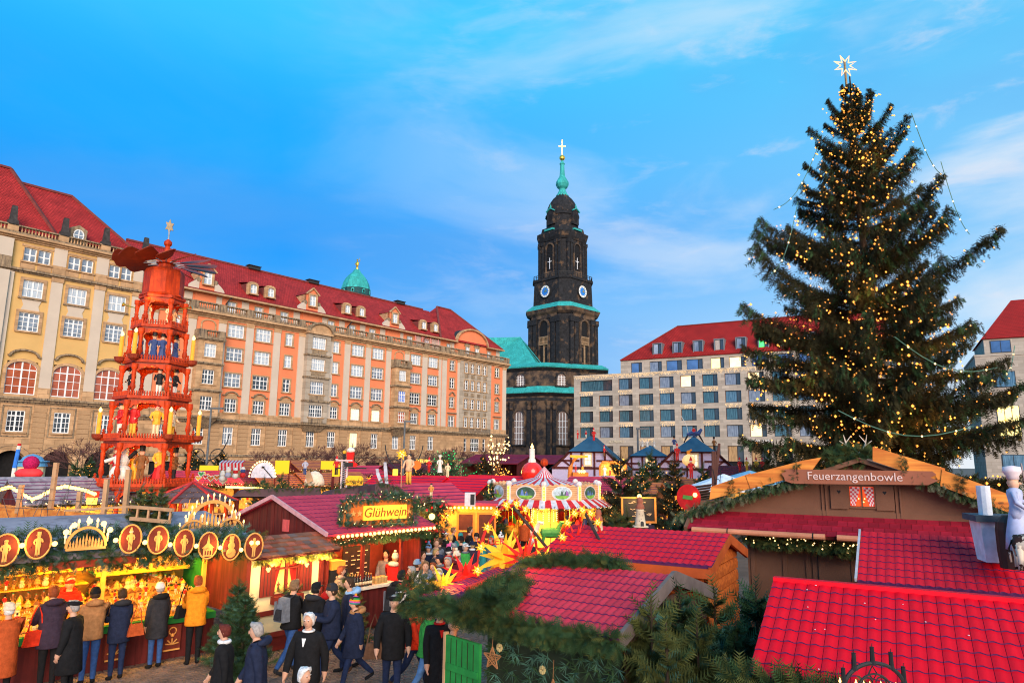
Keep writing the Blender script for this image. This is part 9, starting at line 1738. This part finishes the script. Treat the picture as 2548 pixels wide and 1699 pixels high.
  if k['scarf'] or k['collar']:
   g = MB(Matrix.Scale(s, 4) @ Matrix.Translation((0, -k['lean'] * .5, dz))); r = .018 if k['collar'] else .034
   g.tube([(.085 * cos(a), -.01 + .085 * sin(a), 1.50) for a in [2 * pi * q / 12 for q in range(13)]], r, CL[k['scarf'] or k['collar']], 7)
   if k['collar']: g.add([(-.035, -.172, 1.42), (.035, -.172, 1.42), (.008, -.192, 1.30), (-.008, -.192, 1.30)], [(0, 1, 2, 3)], CL[k['collar']])
   g.build('scarf' if k['scarf'] else 'collar', root, True)
  bpy.data.objects.remove(o, do_unlink=True)
def bag(kind, loc, rz, label, m, s=1.0, cat='bag', group=None):
 t = thing(kind, label, cat, loc, rz, group, s); m = CL[m] if m in CL else MATS[m]; b = MB()
 if kind == 'backpack': b.hexa([(-.15, .0, -.24), (.15, .0, -.24), (.14, .17, -.24), (-.14, .17, -.24), (-.12, .0, .22), (.12, .0, .22), (.10, .11, .2), (-.10, .11, .2)], m); b.build('body', t); b = MB(); b.hexa([(-.11, .16, -.2), (.11, .16, -.2), (.1, .22, -.2), (-.1, .22, -.2), (-.09, .13, .0), (.09, .13, .0), (.08, .18, .0), (-.08, .18, .0)], CL['charcoal']); b.build('pocket', t); b = MB(); [b.tube([(x, .0, .2), (x * 1.1, -.14, .26), (x * 1.2, -.24, .1), (x * 1.2, -.1, -.18), (x, .0, -.2)], .018, CL['charcoal'], 5) for x in (-.1, .1)]; [b.box((x - .008, .13 - .0, -.2), (x + .008, .19, .15), CL['grey']) for x in (-.12, .12)]; b.build('strap', t)
 elif kind == 'carrier_bag': b.hexa([(-.17, -.08, 0), (.17, -.08, 0), (.17, .08, 0), (-.17, .08, 0), (-.12, -.05, .30), (.12, -.05, .30), (.12, .05, .30), (-.12, .05, .30)], m); b.build('sack', t); b = MB(); [b.tube([(-.07, y, .29), (-.03, y, .42), (.03, y, .42), (.07, y, .29)], .01, m, 5) for y in (-.03, .03)]; b.build('handle', t)
 else: b.hexa([(-.15, -.05, 0), (.15, -.05, 0), (.15, .05, 0), (-.15, .05, 0), (-.11, -.035, .22), (.11, -.035, .22), (.11, .035, .22), (-.11, .035, .22)], m); b.build('body', t); b = MB(); b.tube([(-.1, 0, .2), (-.06, .02, .45), (0, .04, .62), (.06, .02, .45), (.1, 0, .2)], .011, m, 5); b.build('strap', t)
 return t
def at_feet(px, py): p = atz(px, py, 0); return (p.x, p.y, 0)
def at_head(px, py, H): p = atz(px, py, H * 1.015); return (p.x, p.y, 0)
ST = -radians(135.7)
def at_stall(px, y): q = g1(P1(px, 1500, y)[0], y); return (q.x, q.y, 0)
REACH = ((.5, .15, .9), (.45, .15, 1.0)); DOWN = ((.08, .12, .2), (.05, .12, .25)); WALK = ((.30, .07, .3), (-.25, .07, .25)); HOLD = ((.35, .05, 1.5), (.35, .05, 1.5)); POCK = ((-.05, .3, .6), (-.05, .3, .6))
person(at_stall(10, -.9), ST + .3, 'elderly person in a rust orange coat and pale hat at the far left edge', 1.66, 'rust', 'black', 'white', 'beanie', 'cream', .5, arms=REACH, bulk=1.3)
person(at_stall(112, -.5), ST + .1, 'reddish haired person in a dark hooded jacket leaning over the toy counter', 1.80, 'darkpurple', 'black', 'auburn', None, 'black', .72, arms=REACH, hood='darkpurple', lean=.12, bulk=1.25)
person(at_stall(160, -1.45), ST + .9, 'man in a long black coat and flat cap at the toy stall', 1.68, 'black', 'black', 'grey', 'beret', 'black', .5, arms=DOWN, bulk=1.4, yaw=.3)
person(at_stall(205, -.62), ST - .1, 'person in a tan jacket, dark beanie and blue jeans at the toy counter', 1.72, 'tan', 'jeans', 'brown', 'beanie', 'black', .82, arms=REACH, hood='tan', scarf='teal', bulk=1.2, nod=.2)
person(at_feet(262, 1562), ST, 'woman in a dark navy jacket carrying a blue carrier bag at the toy counter', 1.66, 'navy', 'darkjeans', 'brown', None, 'black', .72, arms=REACH, hood='charcoal', girl=True, bulk=1.1, nod=.2)
person(at_feet(352, 1535), ST + .1, 'woman in a knee length black coat with white knit hat at the toy counter', 1.64, 'charcoal', 'jeans', 'grey', 'beanie', 'white', .62, arms=DOWN, hood='black', girl=True, bulk=1.25, nod=.2)
person(at_feet(440, 1527), ST - .15, 'woman in a bright orange jacket with auburn hair at the end of the toy counter', 1.74, 'orange', 'black', 'auburn', None, 'black', .78, arms=REACH, hood='orange', girl=True, bulk=1.2, nod=.15)
person(at_head(520, 1434, 1.64), -radians(80), 'woman with short dark red hair in a black coat with white collar', 1.64, 'black', 'black', 'darkred', None, 'black', .5, .25, WALK, scarf='white', girl=True)
person(at_head(594, 1430, 1.76), -radians(75), 'grey haired man in a navy jacket walking left behind the red haired woman', 1.76, 'navy', 'charcoal', 'grey', None, 'black', .72, .25, WALK, hood='navy', bulk=1.2)
person(at_feet(662, 1545), radians(148), 'man in a black leather jacket and blue jeans with a grey backpack', 1.80, 'black', 'jeans', 'sandy', None, 'black', .86, .34, ((.5, .1, .7), (.2, .1, .6)), bulk=1.2, shoes='charcoal')
person(at_head(712, 1405, 1.80), radians(-8), 'white haired man in an open black jacket walking towards the camera', 1.80, 'black', 'charcoal', 'white', None, 'black', .74, .28, ((.2, .28, .2), (-.3, .25, .3)), collar='white', bulk=1.15)
person(at_head(697, 1534, 1.58), radians(60), 'elderly woman with curly white hair at the bottom edge', 1.58, 'grey', 'black', 'white', None, 'black', .6, .2, DOWN, girl=True, bulk=1.2)
person(at_head(725, 1342, 1.74), radians(155), 'man in a black cap and fur collared black jacket by the cream cabin', 1.74, 'black', 'black', 'black', 'cap', 'black', .7, .1, DOWN, hood='charcoal', bulk=1.3)
person(at_head(766, 1338, 1.82), -radians(62), 'man in a grey beanie and navy jacket carrying a child', 1.82, 'navy', 'darkjeans', 'brown', 'beanie', 'charcoal', .8, .38, HOLD, bulk=1.1, shoes='brown')
person(at_head(782, 1302, 1.70), radians(110), 'woman with short auburn hair in a tweed coat and light jeans', 1.70, 'tweed', 'lightjeans', 'auburn', None, 'black', .7, .15, DOWN, scarf='tweed', girl=True, bulk=1.15)
person(at_head(806, 1327, 1.80), -radians(70), 'dark haired man in a navy jacket with blue hood behind the striped hat', 1.80, 'navy', 'darkjeans', 'brown', None, 'black', .78, .2, DOWN, hood='lightblue', bulk=1.1)
person(at_head(818, 1366, 1.66), -radians(55), 'woman in a striped rainbow hat and long navy coat with fur hood', 1.66, 'navy', 'darkjeans', 'brown', 'striped', 'navy', .62, .42, WALK, hood='tan', girl=True, bulk=1.1)
person(at_head(906, 1274, 1.72), radians(172), 'woman in a long red coat and white pompom hat at the wine counter', 1.72, 'red', 'darkjeans', 'blond', 'pompom', 'cream', .62, .1, REACH, hood='cream', girl=True, bulk=1.1, lean=.1)
person(at_head(914, 1315, 1.74), radians(165), 'person in a black padded jacket and jeans bending by the wine counter', 1.74, 'black', 'jeans', 'black', None, 'black', .82, .2, REACH, hood='black', bulk=1.5, lean=.25)
person(at_head(906, 1368, 1.80), radians(12), 'man in a black jacket and black beret walking towards the camera', 1.80, 'black', 'darkjeans', 'grey', 'beret', 'black', .72, .2, ((.1, .3, .3), (-.1, .3, .5)), bulk=1.35)
person(at_head(957, 1368, 1.70), radians(70), 'person in a bright red jacket and jeans walking beside the pine stall', 1.70, 'brightred', 'darkjeans', 'brown', None, 'black', .84, .4, WALK, bulk=1.15, shoes='brown')
person(at_head(985, 1385, 1.68), radians(80), 'person in a green jacket behind the black coated man at the pine stall', 1.68, 'green', 'lightjeans', 'brown', None, 'black', .84, .3, DOWN, shoes='rust')
person(at_head(1010, 1396, 1.76), radians(20), 'man in a black overcoat with a red tie beside the pine stall', 1.76, 'black', 'black', 'grey', None, 'black', .5, .1, DOWN, collar='red', bulk=1.1)
person(at_head(1040, 1422, 1.74), radians(115), 'balding man in a dark backpack jacket at the green door', 1.74, 'black', 'black', None, None, 'black', .7, .1, DOWN, bulk=1.3)
person(at_head(918, 1238, 1.75), radians(-30), 'older man in a speckled wool coat right of the wine counter', 1.75, 'plaid', 'charcoal', 'grey', None, 'black', .7, .1, HOLD)
person(at_head(957, 1216, 1.85), radians(-60), 'tall man in a black leather coat drinking by the orange lit bar', 1.85, 'black', 'black', 'brown', None, 'black', .6, .1, HOLD, bulk=1.2)
person(at_head(985, 1252, 1.74), radians(-15), 'person in a striped beanie, scarf and navy jacket in the crowd', 1.74, 'navy', 'darkjeans', 'brown', 'pompom', 'blueknit', .78, .1, HOLD, scarf='white')
person(at_head(978, 1290, 1.80), radians(5), 'man with glasses in a grey patterned jacket in the crowd', 1.80, 'camo', 'darkjeans', 'sandy', None, 'black', .78, .2, WALK, hood='grey')
person(at_head(1030, 1280, 1.82), radians(-15), 'grey haired man in a dark jacket just behind the yellow paper star', 1.82, 'navy', 'black', 'grey', None, 'black', .78, .2, WALK, bulk=1.2)
person(at_head(957, 1288, 1.66), radians(120), 'person in a light blue knit hat beside the man with glasses', 1.66, 'charcoal', 'black', 'brown', 'beanie', 'blueknit', .7, .1, DOWN)
person(at_head(996, 1294, 1.62), radians(-20), 'red haired woman between the two grey jacketed men', 1.62, 'wine', 'black', 'auburn', None, 'black', .7, .1, DOWN, girl=True)
person(at_head(1019, 1222, 1.76), radians(60), 'person in a black jacket and white cap drinking before the garlanded passage', 1.76, 'black', 'black', 'black', 'cap', 'white', .78, .1, HOLD)
person(at_head(1036, 1230, 1.66), radians(-120), 'person in a pink jacket in front of the garlanded passage', 1.66, 'pink', 'black', 'blond', None, 'black', .78, .1, DOWN, girl=True)
person(at_head(1078, 1212, 1.80), radians(100), 'dark haired man in a black jacket before the yellow ticket cabin', 1.80, 'black', 'black', 'brown', None, 'black', .78, .1, DOWN, bulk=1.1)
person(at_head(1044, 1250, 1.72), radians(-40), 'person in a grey knit hat and padded jacket left of the big star', 1.72, 'grey', 'darkjeans', 'grey', 'beanie', 'grey', .74, .1, DOWN, bulk=1.2)
person(at_head(1060, 1234, 1.74), radians(-100), 'person in a black cap and dark coat by the ticket cabin', 1.74, 'black', 'black', 'brown', 'beanie', 'black', .7, .1, DOWN)
person(at_head(1057, 1226, 1.66), radians(150), 'person in a teal hooded jacket by the ticket cabin', 1.66, 'teal', 'black', 'brown', 'beanie', 'teal', .78, .1, DOWN)
person(at_head(1205, 1192, 1.70), radians(160), 'person in an orange jacket watching the carousel', 1.70, 'rust', 'black', 'auburn', 'beanie', 'rust', .78, .0, DOWN, group='people around the carousel')
person(at_head(1222, 1238, 1.62), radians(-30), 'white haired person sitting out beside the big red star', 1.62, 'charcoal', 'black', 'white', None, 'black', .7, .0, DOWN, group='people around the carousel')
person(at_head(1506, 1160, 1.82), radians(-70), 'man in a black coat passing right of the blackboard', 1.82, 'black', 'black', 'brown', None, 'black', .6, .3, WALK, group='people around the carousel')
person(at_head(1430, 1178, 1.66), radians(20), 'grey haired woman in a grey jacket left of the blackboard', 1.66, 'grey', 'black', 'grey', None, 'black', .7, .1, DOWN, girl=True, group='people around the carousel')
person(at_head(1492, 1192, 1.68), radians(10), 'blond person below the right corner of the blackboard', 1.68, 'darkpurple', 'black', 'blond', None, 'black', .7, .1, DOWN, group='people around the carousel')
person(at_head(1542, 1172, 1.70), radians(-60), 'fair haired person half hidden by firs near the round red sign', 1.70, 'charcoal', 'black', 'blond', None, 'black', .7, .1, DOWN, group='people around the carousel')
person(at_head(1010, 1238, 1.72), radians(-170), 'person in a charcoal coat seen from behind by the passage', 1.72, 'charcoal', 'black', 'brown', None, 'black', .6, .1, DOWN)
person(at_head(940, 1262, 1.70), radians(-150), 'person in a brown coat seen from behind near the wine stall', 1.70, 'brown', 'black', 'black', None, 'black', .6, .1, DOWN)
person(at_head(1095, 1226, 1.72), radians(-20), 'person in a dark coat between ticket cabin and star hoop', 1.72, 'charcoal', 'black', 'brown', 'beanie', 'black', .6, .1, DOWN)
CR = random.Random(33); cc = ('black', 'navy', 'charcoal', 'brown', 'wine', 'grey', 'red', 'tan', 'green', 'darkpurple', 'teal', 'camo'); lc = ('darkjeans', 'black', 'jeans', 'charcoal')
wh = ('behind the counter queue', 'in the lane middle', 'near the ticket cabin', 'before the passage arch', 'beside the star hoops', 'at the back of the lane')
for i, (px, py) in enumerate(((930, 1250), (945, 1240), (1000, 1262), (1012, 1276), (1048, 1268), (1002, 1240), (1030, 1256), (970, 1268), (1068, 1250), (1085, 1244), (1110, 1236), (1130, 1232), (1040, 1212), (990, 1222), (1150, 1228), (948, 1300), (1008, 1310), (888, 1262))):
 co = cc[i % 12]; h_ = (None, 'beanie', None, 'cap', 'pompom')[i % 5]; hc = ('black', 'red', 'white', 'navy', 'cream', 'teal')[i % 6]; hr = ('brown', 'grey', 'blond', 'black', 'auburn', 'sandy', 'white')[i % 7]; H_ = CR.uniform(1.6, 1.84)
 person(at_head(px, py, H_), CR.uniform(-3, 3), ('%s haired person%s in %s coat %s' % (hr, ' with %s %s' % (hc, 'knit hat' if h_ in ('beanie', 'pompom') else 'cap') if h_ else '', co, wh[i % 6])), H_, co, lc[i % 4], hr, h_, hc, CR.choice((.6, .74, .82)), CR.uniform(0, .3), (HOLD, DOWN, WALK)[i % 3], scarf=(None, 'red', None, 'grey', 'white')[i % 5], bulk=CR.uniform(1, 1.3), hood=(None, co, None)[i % 3], girl=i % 2 == 0)
sel = g1(-2.55, .95); person((sel.x, sel.y, 0), R1, 'seller in a red jacket and pointed red hat inside the toy stall', 1.72, 'red', 'black', 'grey', 'beanie', 'red', .78, 0, REACH, hood='red', group='stall keepers')
sel = g1(-4.6, .9); person((sel.x, sel.y, 0), R1, 'seller in a brown cardigan at the left of the toy stall', 1.66, 'brown', 'black', 'auburn', None, 'black', .78, 0, REACH, girl=True, group='stall keepers')
sel = gx(S3, R3_, 1.0, 1.1); person((sel.x, sel.y, 0), R3_, 'stall keeper in a wine red apron behind the wine counter', 1.74, 'wine', 'black', 'auburn', None, 'black', .7, 0, HOLD, group='stall keepers')
finish_people()
def child():
 p = at_head(752, 1372, 1.42); t = thing('person', 'small child in a red hat and light blue suit carried on an arm', 'person', (p[0], p[1], 0), -radians(60)); b = MB(); z = 1.02
 b.lathe([(.0, 0), (.10, .03), (.12, .12), (.11, .24), (.05, .31)], CL['lightblue'], 10, (0, -.05, z)); b.ball((0, -.05, z + .40), .09, SKIN, 10, .10)
 for s in (-1, 1): b.tube([(s * .06, -.05, z + .05), (s * .1, -.16, z - .03), (s * .08, -.16, z - .2)], [.055, .05, .04], CL['lightblue'], 7); b.tube([(s * .08, -.16, z - .2), (s * .08, -.22, z - .24)], [.04, .035], CL['darkpurple'], 6); b.tube([(s * .1, -.05, z + .25), (s * .16, -.12, z + .15), (s * .12, -.22, z + .16)], [.045, .04, .032], CL['white'], 7); b.ball((s * .12, -.24, z + .16), .027, SKIN, 6)
 b.ball((0, -.14, z + .39), .014, SKIN, 5); b.build('body', t, True); h = MB(); h.lathe([(.1, .0), (.103, .04), (.08, .11), (.03, .15), (0, .155)], CL['red'], 12, (0, -.045, z + .40)); h.build('hat', t, True)
child()
def off(q, dx, dy, z): return (q[0] + dx, q[1] + dy, z)
q = at_feet(662, 1545); bag('backpack', off(q, -.17 * sin(radians(148)) * 1.0, .17 * cos(radians(148)), 1.28), radians(148), 'grey and black backpack on the back of the man in blue jeans', 'grey')
q = at_head(914, 1315, 1.74); bag('backpack', off(q, -.05, -.16, 1.25), radians(165), 'black backpack on the bending person at the wine counter', 'black', 1.15)
q = at_feet(300, 1522); bag('carrier_bag', (q[0], q[1] + .25, .18), .5, 'crumpled light blue carrier bag hanging beside the navy jacket', 'lightblue', 1.1)
q = at_feet(262, 1562); bag('handbag', off(q, .30, .05, .82), ST, 'dark handbag with orange base on the shoulder of the navy jacket', 'rust')
q = at_feet(440, 1527); bag('handbag', off(q, -.30, .02, .95), ST + .4, 'black handbag under the arm of the orange jacket', 'black', 1.15)
q = at_head(906, 1368, 1.80); bag('handbag', off(q, -.32, -.12, .78), .2, 'dark brown shoulder bag of the man in the black beret', 'brown', 1.2)
q = at_stall(112, -.5); bag('handbag', off(q, -.16, -.22, .85), ST, 'red bag at the hip of the reddish haired person', 'brightred', 1.2)
bk = mat('wicker_barrow', (.12, .06, .035), .8, .4, 20, bump=.6, bscale=30)
def pram():
 c = at_head(868, 1330, 1.1); t = thing('handcart', 'dark wicker handcart with spoked wheel beside the wine counter', 'cart', c, radians(120)); b = MB(); b.lathe([(.18, .55), (.28, .75), (.30, 1.0), (.22, 1.15), (0, 1.2)], bk, 12, rx=1.3); b.build('basket', t); b = MB()
 for x in (-.25, .25): b.tube([(x, .25 * cos(2 * pi * i / 16), .28 + .25 * sin(2 * pi * i / 16)) for i in range(17)], .018, bk, 5); [b.tube([(x, 0, .28), (x, .24 * cos(2 * pi * i / 8), .28 + .24 * sin(2 * pi * i / 8))], .01, bk, 4) for i in range(8)]
 b.build('wheels', t)
pram()
